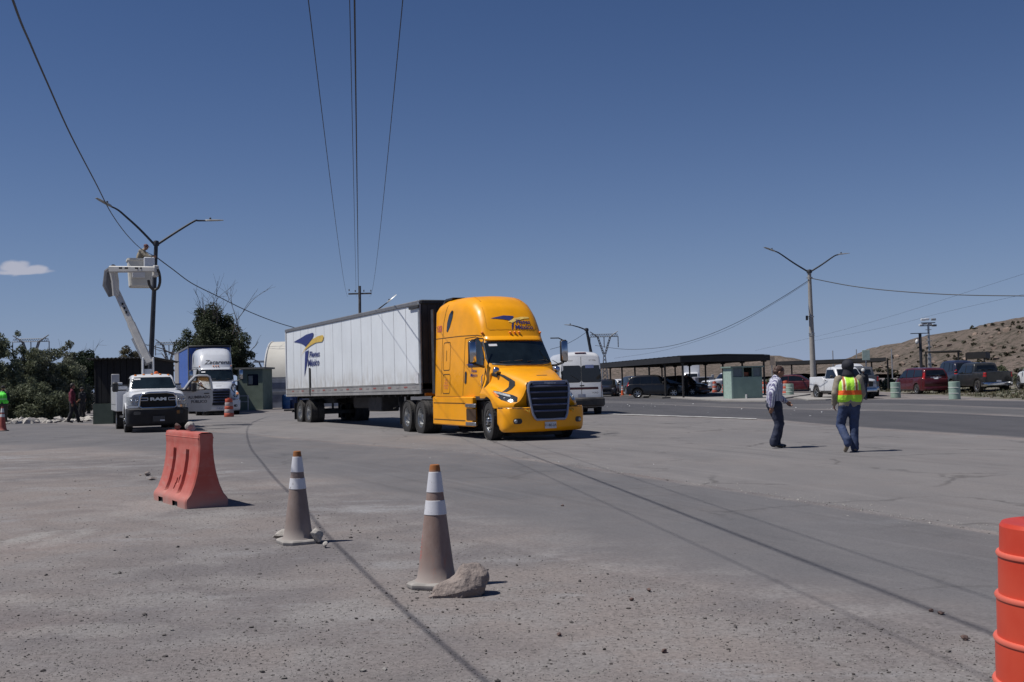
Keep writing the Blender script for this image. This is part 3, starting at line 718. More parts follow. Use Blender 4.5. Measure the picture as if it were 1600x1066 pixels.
# swoosh mark: navy wing, ochre arc and navy tail, drawn in a unit box (x 0..1, y 0..1.5)
SW_NAVY=[[(0,1.36),(.25,1.42),(.45,1.48),(.62,1.5),(.66,1.46),(.52,1.32),(.38,1.2),(.33,1.28),(.18,1.34)],[(.45,.95),(.36,1.0),(.34,.6),(.32,.2),(.38,.5),(.43,.75)]]
SW_OCH=[[(.22,.92),(.45,1.15),(.7,1.29),(.95,1.40),(1.0,1.36),(.98,1.29),(.8,1.24),(.55,1.14),(.36,.99)]]

# yellow truck
heroX=Vector((-.64,31.0)); HA=rad(24.3)
hrz=math.atan2(-math.cos(HA),math.sin(HA))
def place(P,rz): return (P[0],P[1],H(P[0],P[1]))
# wheels of near side sit at y=-1.06 local; shift root so that the near front wheel is at heroX
off=Matrix.Rotation(hrz,2)@Vector((0,-1.14)); rp0=heroX-off
TR,bvc,bvh_,bva=make_tractor('yellow highway tractor with tall sleeper cab coupled to the long white trailer',None,M_YEL,None,(rp0.x,rp0.y,H(rp0.x,rp0.y)-.015),hrz,trim=pm('dull_trim',(.30,.31,.37),.3,.5,.1,3),steer=-.10)
TR.scale=(1,1,1.05)
nv=MB(); oc=MB()
c0=(-.22,3.03); sc=.62
hug(nv,bvc,[[(-.62,3.30),(-.2,3.38),(.0,3.37),(.12,3.36),(.02,3.26),(-.04,3.20),(-.1,3.25),(-.3,3.28)],[(.02,3.20),(.07,3.21),(.0,3.05),(-.06,2.93),(-.04,3.08)]],'front',.014,.2)
hug(oc,bvc,[[(-.12,3.20),(.1,3.30),(.35,3.34),(.62,3.34),(.62,3.30),(.4,3.28),(.15,3.22),(0,3.17)]],'front',.014,.2)
text_on(nv,bvc,'Fletes',.17,(.37,3.14),'front',False,.014,.15,.004,1.25); text_on(nv,bvc,'México',.17,(.37,2.99),'front',False,.014,.15,.004,1.25)
hug(nv,bvc,[[(-1.78,2.05),(-1.50,2.07),(-1.28,2.04),(-1.40,1.98),(-1.5,1.93),(-1.46,1.99)]],'right',.014,.2)
text_on(nv,bvc,'Fletes',.13,(-1.30,1.83),'right',False,.014,.1,.002); text_on(nv,bvc,'México',.13,(-1.30,1.71),'right',False,.014,.1,.002)
nv.build('company_lettering',M_INK,TR,0); oc.build('swoosh_mark',pm('pale_gold',(.95,.62,.16),.4),TR,0)
rt=MB(); text_on(rt,bvc,'1358',.26,(-3.86,3.06),'right',False,.014,0,.004,.8)
for i,z in enumerate((1.62,1.54,1.46,1.38)): text_on(rt,bvc,['FLETES','MEXICO','CHIHUAHUA','SCT 0874'][i],.07,(-3.2,z),'right',False,.014)
rt.build('red_lettering',pm('red_ink',(.45,.08,.12),.5),TR,0)

# ---------------------------------------------------------------- trailers
def make_trailer(label,loc,rz,L,side,front,logo=True,panels=14,skirt=False):
    """origin at front of box; box runs to -x"""
    root=thing('semi_trailer',label,'trailer',loc,rz)
    z0,z1,w=1.18,4.10,1.295
    core=MB(); core.box((-L/2,0,(1.5+z1-.06)/2),(L-.06,2*w-.08,z1-.06-1.5)); core.build('box_core',front,root,0)
    fw=MB(); fw.box((-.02,0,(z0+.3+z1)/2),(.06,2*w-.16,z1-z0-.4)); 
    for y in np.linspace(-1.0,1.0,7): fw.box((.02,y,2.75),(.03,.05,2.5))
    fw.build('front_wall',front,root,0)
    pw=(L-.30)/panels
    me=MB(); me.box((0,0,0),(pw-.022,.03,z1-.12-1.52)); pm_=me.mesh('side_panel',side,0)
    rv=MB(); rv.box((0,0,0),(.035,.014,z1-.12-1.52)); rvm=rv.mesh('seam_post',pm('seam_grey',(.42,.43,.45),.5),0)
    for s in(-1,1):
        for i in range(panels):
            x=-.15-pw*(i+.5); link('side_panel',pm_,root,(x,s*(w-.02),(z1-.12+1.52)/2))
            if i and s<0: link('seam_post',rvm,root,(x+pw/2,s*(w-.008),(z1-.12+1.52)/2))
        r=MB(); r.box((-L/2,s*(w+.004),z1-.06),(L,.05,.13),None,0,.015); r.build('top_rail',pm('rail_grey',(.20,.20,.21),.5,.4),root)
        r=MB(); r.box((-L/2,s*(w-.005),(z0+1.50)/2),(L,.05,1.50-z0)); r.box((-L/2,s*(w+.022),1.495),(L,.02,.03)); r.box((-L/2,s*(w+.022),1.30),(L,.02,.02)); ro=r.build('bottom_rail',pm('rail_aluminium',(.36,.35,.34),.5,.3,.15,2,dust=.5),root)
        for i in range(20):
            t_=MB(); t_.box((0,0,0),(.30,.006,.05)); t_.build('reflective_tape',pm('tape_red',(.30,.10,.09),.4) if i%2 else pm('tape_pale',(.27,.25,.25),.4),ro,0).location=(-.6-i*(L-1)/20,s*(w+.024),1.40)
        c=MB(); c.box((-.07,s*(w-.01),(z0+z1)/2),(.14,.08,z1-z0),None,0,.02); c.build('corner_post',M_STEEL,root)
        c=MB(); c.box((-L+.05,s*(w-.01),(z0+z1)/2),(.10,.07,z1-z0),None,0,.015); c.build('corner_post',M_WHITE,root)
    rf=MB(); rf.box((-L/2,0,z1),(L-.02,2*w-.02,.03)); rf.build('roof',pm('roof_sheet',(.30,.30,.31),.5,.3),root)
    cp=MB(); cp.box((.01,0,z1-.05),(.10,2*w-.03,.14),None,0,.03); cp.build('roof_cap',pm('dark_cap',(.02,.02,.022),.5),root)
    dr=MB(); dr.box((-L,0,(1.3+z1)/2),(.06,2*w-.12,z1-1.36)); dr.build('rear_door',side,root,0)
    fl=MB(); fl.box((-L/2,0,1.26),(L-.1,2*w-.1,.14))
    for x in np.arange(-1.,-L+1,-.6): fl.box((x,0,1.14),(.06,2.3,.1))
    fl.build('floor_frame',M_FRAME,root,0)
    bg_=MB()
    for s in(-1,1): bg_.box((-L+3.0,s*.55,1.0),(3.6,.12,.22))
    bg_.box((-L+3,0,.95),(.2,2.0,.18)); bg_.box((-L+2.0,0,.5),(.15,1.9,.15)); bg_.box((-L+3.3,0,.5),(.15,1.9,.15))
    bg_.box((-L+.15,0,.55),(.1,2.2,.12))
    for s in(-1,1): bg_.box((-L+.15,s*.8,.85),(.08,.08,.6))
    bg_.build('bogie',M_FRAME,root,0)
    for s in(-1,1):
        for x in(-L+2.0,-L+3.28): wheel(root,x,s*1.13,.51,.28,.30,'dual',dual=True)
        m=MB(); m.box((-L+1.25,s*1.0,.55),(.02,.6,.7)); m.build('mud_flap',M_BLACK,root,0)
        lg=MB(); lg.box((-3.0,s*.6,.80),(.14,.14,.80)); lg.box((-3.0,s*.6,.40),(.09,.09,.3)); lg.box((-3.0,s*.6,.24),(.26,.3,.04)); lg.tube([(-3,s*.6,1.0),(-3.5,s*.4,1.2)],.03,6)
        lg.build('landing_gear',M_FRAME,root,0)
    x_=MB(); x_.tube([(-3.0,-.6,.85),(-3.0,.6,.85)],.03,6); x_.tube([(-3.0,-.95,.9),(-3.0,-.6,.9),(-3.0,-1.15,.7)],.02,6); x_.build('gear_crank',M_FRAME,root)
    # things slung below the floor
    bx=MB(); bx.box((-5.6,-.55,.86),(1.4,.7,.55),None,0,.04); bx.box((-8.2,.2,.9),(2.6,1.2,.45),None,0,.04); bx.build('spare_carrier',M_FRAME,root)
    ml=MB(); ml.box((-.02,-w+.3,1.16),(.10,.36,.09)); ml.build('clearance_lamp',M_AMBER,root)
    return root
TL=16.15
# front near corner and rear near corner of the box
A_=Vector((-2.93,35.9)); TA=math.atan2(7.25,14.4); trz=math.atan2(-math.cos(TA),math.sin(TA))
o_=Matrix.Rotation(trz,2)@Vector((0,-1.295)); tp=A_-o_
t=NT('trailer_white'); p=t.pos(); z=t.n('ShaderNodeSeparateXYZ',{0:p},2)
st=t.noise(t.scale(p,(2.2,2.2,.18)),1.6,6,.65); bl=t.noise(p,.8,6,.6)
c=t.mix(t.ramp(bl,.35,.65),(.68,.71,.74),(.73,.76,.79)); c=t.mix(t.ramp(st,.54,.74,0,.40),c,(.50,.49,.47)); lo_=t.m_('MULTIPLY',t.ramp(z,2.3,1.45),t.ramp(t.noise(t.scale(p,(2,2,1)),2.,6,.65),.35,.7,.1,.75)); c=t.mix(lo_,c,(.44,.41,.37))
M_TSIDE=t.done(c,.38,0,t.noise(p,.9,3),.25,.03,Specular_IOR_Level=.4)
M_TFRONT=pm('trailer_front_black',(.022,.022,.024),.6,0,.3,3,dust=.2)
TLR=make_trailer('long white box trailer with a navy and ochre swoosh behind the yellow tractor',(tp.x,tp.y,H(tp.x,tp.y)-.03),trz,TL,M_TSIDE,M_TFRONT)
TLR.rotation_euler=(0,-.006,trz); TLR.location.z=H(tp.x,tp.y)+.05; TLR.scale=(1,1,1.03)
Mt=Matrix.Translation(TLR.location)@Matrix.Rotation(trz,4,'Z')@Matrix.Rotation(-.006,4,'Y')@Matrix.Diagonal((1,1,1.03,1)); Mi=Mt.inverted()
def on_side(u,v,M_i=Mi,y=-1.30):
    o=M_i@Vector((0,0,CAM_H)); d=(M_i.to_3x3()@ray(u,v)); t=(y-o.y)/d.y; p=o+d*t; return (p.x,p.z)
sb=MB(); sb.box((-TL/2,0,2.6),(TL,2*1.297,3.2)); sbv=sb.bvh()
zx=lambda a,b:on_side(430+a/4.1,440+b/4.1)
nv=MB(); hug(nv,sbv,[[zx(118,388),zx(160,365),(zx(200,340)),zx(240,328),zx(247,334),zx(245,348),zx(232,375),zx(196,418),zx(184,406),zx(165,396),zx(140,390)],[zx(193,450),zx(216,440),zx(205,520),zx(188,612),zx(190,540)]],'right',.012,.5)
for tw,(xa,xb,yt,yb) in (('Fletes',(220,286,450,488)),('México',(210,284,500,545))):
    a_=zx(xa,yb); b_=zx(xb,yb); c_=zx(xa,yt); text_on(nv,sbv,tw,.6,(a_[0]+(b_[0]-a_[0])/2,a_[1]),'right',False,.012,.12,.012,fit=(b_[0]-a_[0],c_[1]-a_[1]))
nv.build('company_lettering',M_INK,TLR,0)
oc=MB(); hug(oc,sbv,[[zx(163,480),zx(195,425),zx(240,370),zx(275,350),zx(305,343),zx(311,352),zx(309,372),zx(300,386),zx(260,392),zx(225,412),zx(190,440)]],'right',.016,.5)
oc.build('swoosh_mark',M_LOGOY,TLR,0)
sp=MB(); a=on_side(484.5,575); b=on_side(484.5,617); sp.box((a[0],-1.325,(a[1]+b[1])/2),(.16,.03,a[1]-b[1])); sp.build('dark_strip',M_GAPD,TLR,0)  # narrow dark upright strip on the lower trailer side
bx=MB(); a=on_side(648,480); bx.box((a[0],-1.33,a[1]),(.85,.06,.12),None,0,.02); bx.build('side_lamp_box',M_BLACK,TLR)
tg=MB(); a=on_side(652,592); hug(tg,sbv,[rrect(a[0]-.12,a[1]-.22,a[0]+.12,a[1]+.22,.02)],'right',.012); tg.build('safety_sticker',M_WHTXT,TLR,0)

# white truck with blue curtain trailer on the left
WP=D(340,640,66); wa=rad(20); wrz=math.atan2(-math.cos(wa),math.sin(wa))
M_WT=pm('white_cab_paint',(.60,.62,.66),.3,0,.04,2,dust=.15,coat=.4)
WTR,b2,bh2,ba2=make_tractor('white tractor unit with script on its roof, behind the open pickup door',None,M_WT,None,(WP.x,WP.y,H(WP.x,WP.y)),wrz,trim=M_GREYP,hero=False)
q=MB(); text_on(q,b2,'Zacarenas',.34,(.18,3.02),'front',False,.015,.35,.004,1.15); q.build('script_lettering',M_DARKTXT,WTR,0)
q=MB(); hug(q,ba2,[[(1.02,1.18),(1.04,1.28),(1.17,1.32),(1.18,1.2)]],'front',.03,.05); q.build('lit_turn_lamp',pm('bright_amber',(.95,.35,.12),.3),WTR,1.2)
fp=Matrix.Rotation(wrz,2)@Vector((-4.9,0)); M_BLUE=pm('blue_curtain',(.045,.12,.42),.6,0,.12,1.5,.15,8,dust=.1)
WTL=make_trailer('blue sided trailer behind the white tractor unit',(WP.x+fp.x,WP.y+fp.y,H(WP.x,WP.y)+.16),wrz,14.6,M_BLUE,M_BLUE,panels=10)
bd=MB(); bd.box((-11.9,-1.31,2.8),(4.6,.02,2.45)); bd.build('grey_side_panel',pm('dusty_grey',(.30,.29,.29),.6),WTL,0)
# ---------------------------------------------------------------- cars, pickups, vans
t=NT('clear_glass'); _g=t.n('ShaderNodeBsdfGlossy',{'Color':(.8,.85,.9),'Roughness':.03}); _tr=t.n('ShaderNodeBsdfTransparent',{'Color':(.72,.76,.76)})
_mx=t.n('ShaderNodeMixShader',{0:.12,1:_tr,2:_g}); t.n('ShaderNodeOutputMaterial',{'Surface':_mx}); M_CLEAR=t.m
SPEC={
'hatch':dict(body=[(-2.05,.70,.42,.80,.08,.03,0),(-1.95,.78,.32,.98,.08,.03,0),(-1.6,.84,.22,1.0,.08,.04,0),(1.1,.86,.2,.98,.08,.04,0),(1.35,.85,.2,.93,.10,.06,.05),(1.85,.80,.22,.82,.12,.08,.18),(2.05,.70,.30,.70,.12,.08,.26)],
  cabin=[(-2.0,.66,.85,1.05,.08,.05,0),(-1.75,.72,.9,1.34,.10,.10,0),(-1.4,.78,.9,1.47,.12,.14,0),(-.3,.80,.9,1.52,.12,.15,0),(.3,.80,.9,1.46,.12,.14,.1),(.9,.80,.9,1.12,.1,.05,.15),(1.15,.78,.9,.97,.06,.02,.15)],
  ax=(-1.28,1.30),wr=.31,ww=.2,win=[[(-1.62,1.06),(-1.45,1.36),(-.72,1.42),(-.72,1.02)],[(-.66,1.02),(-.66,1.42),(-.2,1.42),(.3,1.34),(.78,1.03)]],
  ws=[(-.62,1.05),(-.56,1.38),(.56,1.38),(.62,1.05)],rw=[(-.58,1.08),(-.5,1.36),(.5,1.36),(.58,1.08)],
  head=[(.46,.62),(.50,.74),(.70,.80),(.76,.72),(.66,.62)],tail=[(.56,.78),(.58,1.0),(.72,1.0),(.74,.82)],grille=rrect(-.42,.40,.42,.62,.05),plz=.70,mir=(.52,.93,1.05)),
'suv':dict(body=[(-2.2,.80,.45,.95,.08,.03,0),(-2.1,.88,.35,1.08,.08,.03,0),(-1.7,.92,.28,1.10,.08,.04,0),(1.0,.92,.27,1.08,.08,.04,0),(1.4,.91,.28,1.06,.10,.06,.05),(2.0,.86,.3,.98,.14,.08,.18),(2.2,.76,.36,.86,.14,.08,.24)],
  cabin=[(-2.1,.76,.95,1.2,.08,.05,0),(-1.9,.80,1.,1.60,.10,.10,0),(-1.5,.83,1.,1.72,.12,.14,0),(-.3,.84,1.,1.76,.12,.15,0),(.35,.84,1.,1.70,.12,.14,.1),(.85,.84,1.,1.30,.1,.06,.15),(1.15,.83,1.,1.08,.06,.02,.15)],
  ax=(-1.38,1.38),wr=.37,ww=.24,win=[[(-1.75,1.18),(-1.6,1.58),(-1.2,1.62),(-1.2,1.15)],[(-1.12,1.14),(-1.12,1.63),(-.30,1.66),(-.30,1.13)],[(-.22,1.13),(-.22,1.66),(.2,1.62),(.75,1.14)]],
  ws=[(-.68,1.2),(-.60,1.62),(.60,1.62),(.68,1.2)],rw=[(-.64,1.22),(-.56,1.60),(.56,1.60),(.64,1.22)],
  head=[(.52,.78),(.55,.92),(.78,.96),(.83,.88),(.74,.78)],tail=[(.66,.95),(.66,1.25),(.80,1.2),(.84,.95)],grille=rrect(-.48,.62,.48,.92,.06),plz=.85,mir=(.62,1.0,1.18)),
'minivan':dict(body=[(-2.4,.84,.40,.95,.08,.03,0),(-2.3,.92,.30,1.10,.08,.03,0),(-1.9,.96,.24,1.12,.08,.04,0),(1.3,.96,.22,1.05,.08,.04,0),(1.7,.94,.24,.98,.10,.06,.08),(2.2,.88,.26,.84,.14,.08,.2),(2.4,.78,.32,.74,.14,.08,.28)],
  cabin=[(-2.34,.84,.95,1.3,.08,.05,0),(-2.22,.86,1.,1.62,.08,.10,0),(-1.9,.88,1.,1.73,.10,.13,0),(-.2,.88,1.,1.77,.12,.15,0),(.5,.88,1.,1.72,.12,.14,.1),(1.3,.86,1.,1.24,.1,.05,.15),(1.7,.84,.95,1.02,.06,.02,.15)],
  ax=(-1.45,1.50),wr=.34,ww=.23,win=[[(-2.12,1.2),(-1.98,1.60),(-1.0,1.64),(-1.0,1.14)],[(-.92,1.13),(-.92,1.64),(.05,1.64),(.05,1.12)],[(.13,1.12),(.13,1.64),(.55,1.58),(1.25,1.10)]],
  ws=[(-.70,1.15),(-.60,1.6),(.60,1.6),(.70,1.15)],rw=[(-.70,1.2),(-.62,1.60),(.62,1.60),(.70,1.2)],
  head=[(.5,.62),(.52,.78),(.78,.84),(.84,.74),(.76,.62)],tail=[(.76,1.0),(.74,1.45),(.84,1.40),(.92,1.05)],grille=rrect(-.46,.48,.46,.66,.05),plz=1.0,mir=(.95,1.02,1.15)),
'pickup':dict(body=[(-2.85,.88,.55,1.30,.05,.02,0),(-2.7,.95,.48,1.34,.05,.02,0),(-.85,.97,.40,1.34,.05,.03,0),(-.8,.97,.40,1.20,.06,.03,0),(.75,.98,.40,1.20,.06,.03,0),(.95,.98,.42,1.22,.12,.05,.03),(2.0,.97,.45,1.18,.14,.06,.08),(2.5,.94,.48,1.12,.14,.06,.14),(2.62,.86,.52,1.02,.12,.06,.16)],
  cabin=[(-.80,.84,1.1,1.5,.08,.08,0),(-.74,.86,1.15,1.86,.10,.12,0),(-.5,.88,1.15,1.92,.12,.14,0),(.1,.88,1.15,1.93,.12,.14,.05),(.45,.88,1.15,1.84,.12,.13,.12),(.85,.88,1.15,1.42,.1,.06,.16),(1.05,.87,1.1,1.22,.06,.02,.16)],
  ax=(-1.75,1.68),wr=.40,ww=.27,bed=(-2.72,-.86,.80),win=[[(-.62,1.30),(-.62,1.76),(.25,1.76),(.85,1.28),(.85,1.24),(-.62,1.24)]],
  ws=[(-.74,1.30),(-.64,1.78),(.64,1.78),(.74,1.30)],rw=[(-.62,1.42),(-.58,1.74),(.58,1.74),(.62,1.42)],
  head=[(.62,.84),(.60,1.08),(.88,1.08),(.93,.98),(.90,.86)],tail=[(.80,.98),(.80,1.28),(.93,1.28),(.95,.98)],grille=rrect(-.60,.72,.60,1.06,.05),plz=.62,mir=(.72,1.08,1.34)),
}
SPEC['crew']=dict(SPEC['pickup']); SPEC['crew'].update(body=[(-2.95,.90,.55,1.28,.05,.02,0),(-2.85,.96,.48,1.32,.05,.02,0),(-1.35,.98,.40,1.32,.05,.03,0),(-1.3,.98,.40,1.20,.06,.03,0),(.95,.98,.40,1.20,.06,.03,0),(1.15,.98,.42,1.22,.12,.05,.03),(2.2,.97,.45,1.18,.14,.06,.08),(2.75,.94,.48,1.10,.14,.06,.14),(2.9,.86,.52,1.0,.12,.06,.16)],
  cabin=[(-1.30,.84,1.1,1.5,.08,.08,0),(-1.22,.86,1.15,1.84,.10,.12,0),(-1.0,.88,1.15,1.90,.12,.14,0),(.2,.88,1.15,1.92,.12,.14,.05),(.6,.88,1.15,1.84,.12,.13,.12),(1.05,.88,1.15,1.42,.1,.06,.16),(1.25,.87,1.1,1.22,.06,.02,.16)],
  ax=(-1.95,1.85),bed=(-2.86,-1.36,.80),win=[[(-1.10,1.28),(-1.10,1.74),(-.25,1.76),(-.25,1.26)],[(-.15,1.26),(-.15,1.76),(.45,1.76),(1.0,1.30),(1.0,1.24)]])
def make_car(kind,name,label,cat,loc,rz,paint,style='alloy6',group=None,rim=None,sc=(1,1,1),topless=False,text=None,plate=True,glass=None):
    s=SPEC[kind]; root=thing(name,label,cat,loc,rz,group); root.scale=sc; glass=glass or M_GLASS
    arch=[(a,s['wr'],s['wr']+.075) for a in s['ax']]
    b=hull(s['body'],.06,.08,arch,rb=.05,crown=.03,bed=s.get('bed')); b.build('body',paint,root,.75)
    c=hull(s['cabin'],.07,.10,rb=.02,crown=.03); c.build('cabin',paint,root,.9)
    al=MB(); al.v=b.v+c.v; k=len(b.v); al.f=b.f+[tuple(i+k for i in f) for f in c.f]; av=al.bvh(); cv=c.bvh()
    for pl in('right','left'):
        for w in s['win']:
            m=MB(); hug(m,cv,[w],pl,.016,.09); m.build('side_window',glass,root,1.2)
        g=MB(); xs=[w[0][0]-.04 for w in s['win']]+[s['win'][-1][-1][0]+.05]
        for x in xs: hug(g,av,line2([(x,s['body'][3][2]+.12),(x,s['win'][0][0][1]-.04)],.016),pl,.006)
        g.build('door_gap',M_GAPD,root,0,kind='stuff')
        for w in s['win'][-2:]:
            m=MB(); x=w[0][0]+.12; hug(m,av,[rrect(x,s['win'][0][0][1]-.20,x+.2,s['win'][0][0][1]-.16,.015)],pl,.02); m.build('door_handle',M_BLACK if kind!='minivan' else paint,root,1)
        m=MB(); z=s['body'][3][2]; hug(m,av,[[(s['ax'][0]+s['wr']+.12,z+.02),(s['ax'][1]-s['wr']-.12,z+.02),(s['ax'][1]-s['wr']-.12,z+.10),(s['ax'][0]+s['wr']+.12,z+.10)]],pl,.012,.4); m.build('sill_trim',M_BLACK,root,1)
    m=MB(); hug(m,cv,[s['ws']],'front',.009,.15); m.build('windshield',glass,root,1.2)
    m=MB(); hug(m,cv,[s['rw']],'rear',.009,.2); m.build('rear_window',glass,root,1.2)
    for q in(-1,1):
        m=MB(); hug(m,av,[[(q*y,z) for y,z in s['head']]],'front',.012,.08,lim=.35); m.build('headlight',M_LENS,root,1.2)
        m=MB(); hug(m,av,[[(q*y,z) for y,z in s['tail']]],'rear',.012,.08,lim=.16); m.build('tail_light',M_RED,root,1.2)
        mx,my,mz=s['mir']; m=MB(); m.ell((mx,q*(my+.02),mz),(.07,.11,.09)); m.box((mx,q*(my-.1),mz-.05),(.05,.16,.04)); m.build('mirror',M_BLACK,root,.9)
        for a in s['ax']: wheel(root,a,q*(s['body'][3][1]-s['ww']*.55),s['wr'],s['ww'],s['wr']*.66,style)
    m=MB(); hug(m,av,[s['grille']],'front',.012,.15); m.build('grille',M_BLACK,root,1.2)
    fx=s['body'][-1][0]; rx=s['body'][0][0]; hw=s['body'][-1][1]; z0=s['body'][-1][2]
    m=MB(); P=[(fx-.45,hw+.08),(fx-.2,hw+.03),(fx-.02,hw-.15),(fx+.04,0)]; P=catm(P,4)
    rings=[[(x+o,y+o*.3,z) for x,y in P]+[(x+o,-y-o*.3,z) for x,y in P[::-1][1:]] for z,o in((z0-.14,-.08),(z0-.10,.0),(z0+.06,.02),(z0+.12,-.02))]
    m.loft(rings,closed=False); m.build('front_bumper',M_CHROME if kind in('pickup','crew') else paint,root,.9)
    m=MB(); hw=s['body'][0][1]; z0=s['body'][0][2]; P=catm([(rx+.35,hw+.09),(rx+.08,hw+.04),(rx-.04,hw-.15),(rx-.07,0)],4)
    rings=[[(x-o,y,z) for x,y in P]+[(x-o,-y,z) for x,y in P[::-1][1:]] for z,o in((z0-.16,-.04),(z0-.12,.02),(z0+.02,.03),(z0+.10,-.01))]
    m.loft(rings,closed=False); m.build('rear_bumper',M_CHROME if kind in('pickup','crew') else paint,root,.9)
    if plate:
        m=MB(); hug(m,av,[rrect(-.16,s['plz'],.16,s['plz']+.15,.01)],'rear',.02,.3); m.build('number_plate',M_PLATE,root,0)
    m=MB(); L0=s['body'][0][0]+.3; L1=s['body'][-1][0]-.3; m.box(((L0+L1)/2,0,s['body'][3][2]+.10),(L1-L0,1.4,.22)); 
    for a in s['ax']: m.box((a,0,s['wr']+.15),(s['wr']*2.0,1.1,.5))
    m.build('underbody',M_FRAME,root,0)
    if s.get('bed'):
        g=MB(); hug(g,av,line2([(-.78,.6),(-.78,1.27),(.78,1.27),(.78,.6)],.018),'rear',.008); g.build('tailgate_gap',M_GAPD,root,0)
    return root,av,cv
def loc(x,y,dz=0): return (x,y,H(x,y)+dz)
def gz(u,v,y):       # ground point below the photo's pixel column u at distance y
    p=D(u,v,y); return (p.x,y,H(p.x,y))
P_WHITE=pm('car_white',(.62,.63,.65),.28,0,.03,2,dust=.15,coat=.5)
P_RED=pm('car_dark_red',(.085,.008,.012),.3,.2,.08,2,dust=.15,coat=.5)
P_NAVY=pm('car_navy',(.009,.011,.028),.3,0,.08,2,dust=.1,coat=.5)
P_BLK=pm('car_black',(.008,.008,.010),.3,0,.1,2,dust=.06,coat=.4)
P_GREY=pm('car_grey',(.10,.105,.12),.35,.4,.08,2,dust=.25,coat=.4)
P_GREEN=pm('car_charcoal',(.018,.020,.021),.35,0,.08,2,dust=.12,coat=.4)
P_SILV=pm('car_silver',(.33,.34,.36),.35,.5,.06,2,dust=.2,coat=.4)
def face(deg): return rad(deg)
# heading: 0 = towards image right (+x), -90 = towards the camera, 90 = away
make_car('pickup','pickup_truck','white single cab pickup with raised nose by the concrete lamp post','pickup truck',gz(1318,600,67.5),rad(-80),P_WHITE,'alloy5')
mk=make_car('crew','pickup_truck','white crew cab pickup parked behind the white single cab one, roof just above it','pickup truck',gz(1329,600,77),rad(-90),P_WHITE,'alloy5',sc=(1,1,1.12))
make_car('crew','pickup_truck','grey pickup seen from its tailgate beside the man in the yellow vest','pickup truck',gz(1343,600,74),rad(78),P_GREY,'alloy5',plate=True)
rv=make_car('minivan','minivan','dark red minivan parked on the right, rear corner towards the road','minivan',gz(1436,600,77),rad(97),P_RED,'alloy5')
q=MB(); hug(q,rv[1],[rrect(-.38,1.06,.38,1.14,.01)],'rear',.02); q.build('rear_garnish',pm('silver_trim',(.45,.46,.5),.3),rv[0],0)
make_car('suv','parked_car','tall navy blue car between the red minivan and the black pickup','car',gz(1490,600,79.5),rad(92),P_NAVY,'alloy5',sc=(1,1,1.22))
make_car('crew','pickup_truck','black pickup with chrome rear bumper parked rear to the road','pickup truck',gz(1527,600,74),rad(93),P_GREEN,'alloy5')
make_car('suv','parked_car','white car cut off by the right edge of the picture','car',gz(1628,600,69),rad(86),P_WHITE,'alloy5')
make_car('hatch','parked_car','dark red car half hidden behind the green drum near the lamp post','car',gz(1246,590,94),rad(-20),P_RED,'alloy5')
make_car('suv','parked_car','black hatchback with bright alloy wheel under the carport','car',gz(1024,600,87),rad(-8),P_BLK,'alloy6')
make_car('suv','parked_car','black car with its nose past the front post of the carport','car',gz(1068,600,92),rad(-40),P_BLK,'alloy6',sc=(.95,.95,.95))
make_car('hatch','parked_car','dark car at the left end of the carport, next to the white van','car',gz(950,600,99),rad(-100),P_BLK,'alloy6')
make_car('suv','parked_car','charcoal car parked deep inside the carport','car',gz(985,600,112),rad(100),P_GREEN,'alloy6')
make_car('hatch','parked_car','small white car seen beyond the carport between its posts','car',gz(968,590,128),rad(-60),P_WHITE,'alloy5')
make_car('pickup','pickup_truck','white pickup behind the orange drums past the carport','pickup truck',gz(1136,590,112),rad(200),P_WHITE,'alloy5')
make_car('hatch','parked_car','red car partly visible under the carport behind the black one','car',gz(1052,590,118),rad(10),pm('car_red',(.35,.02,.02),.3,coat=.4),'alloy5')

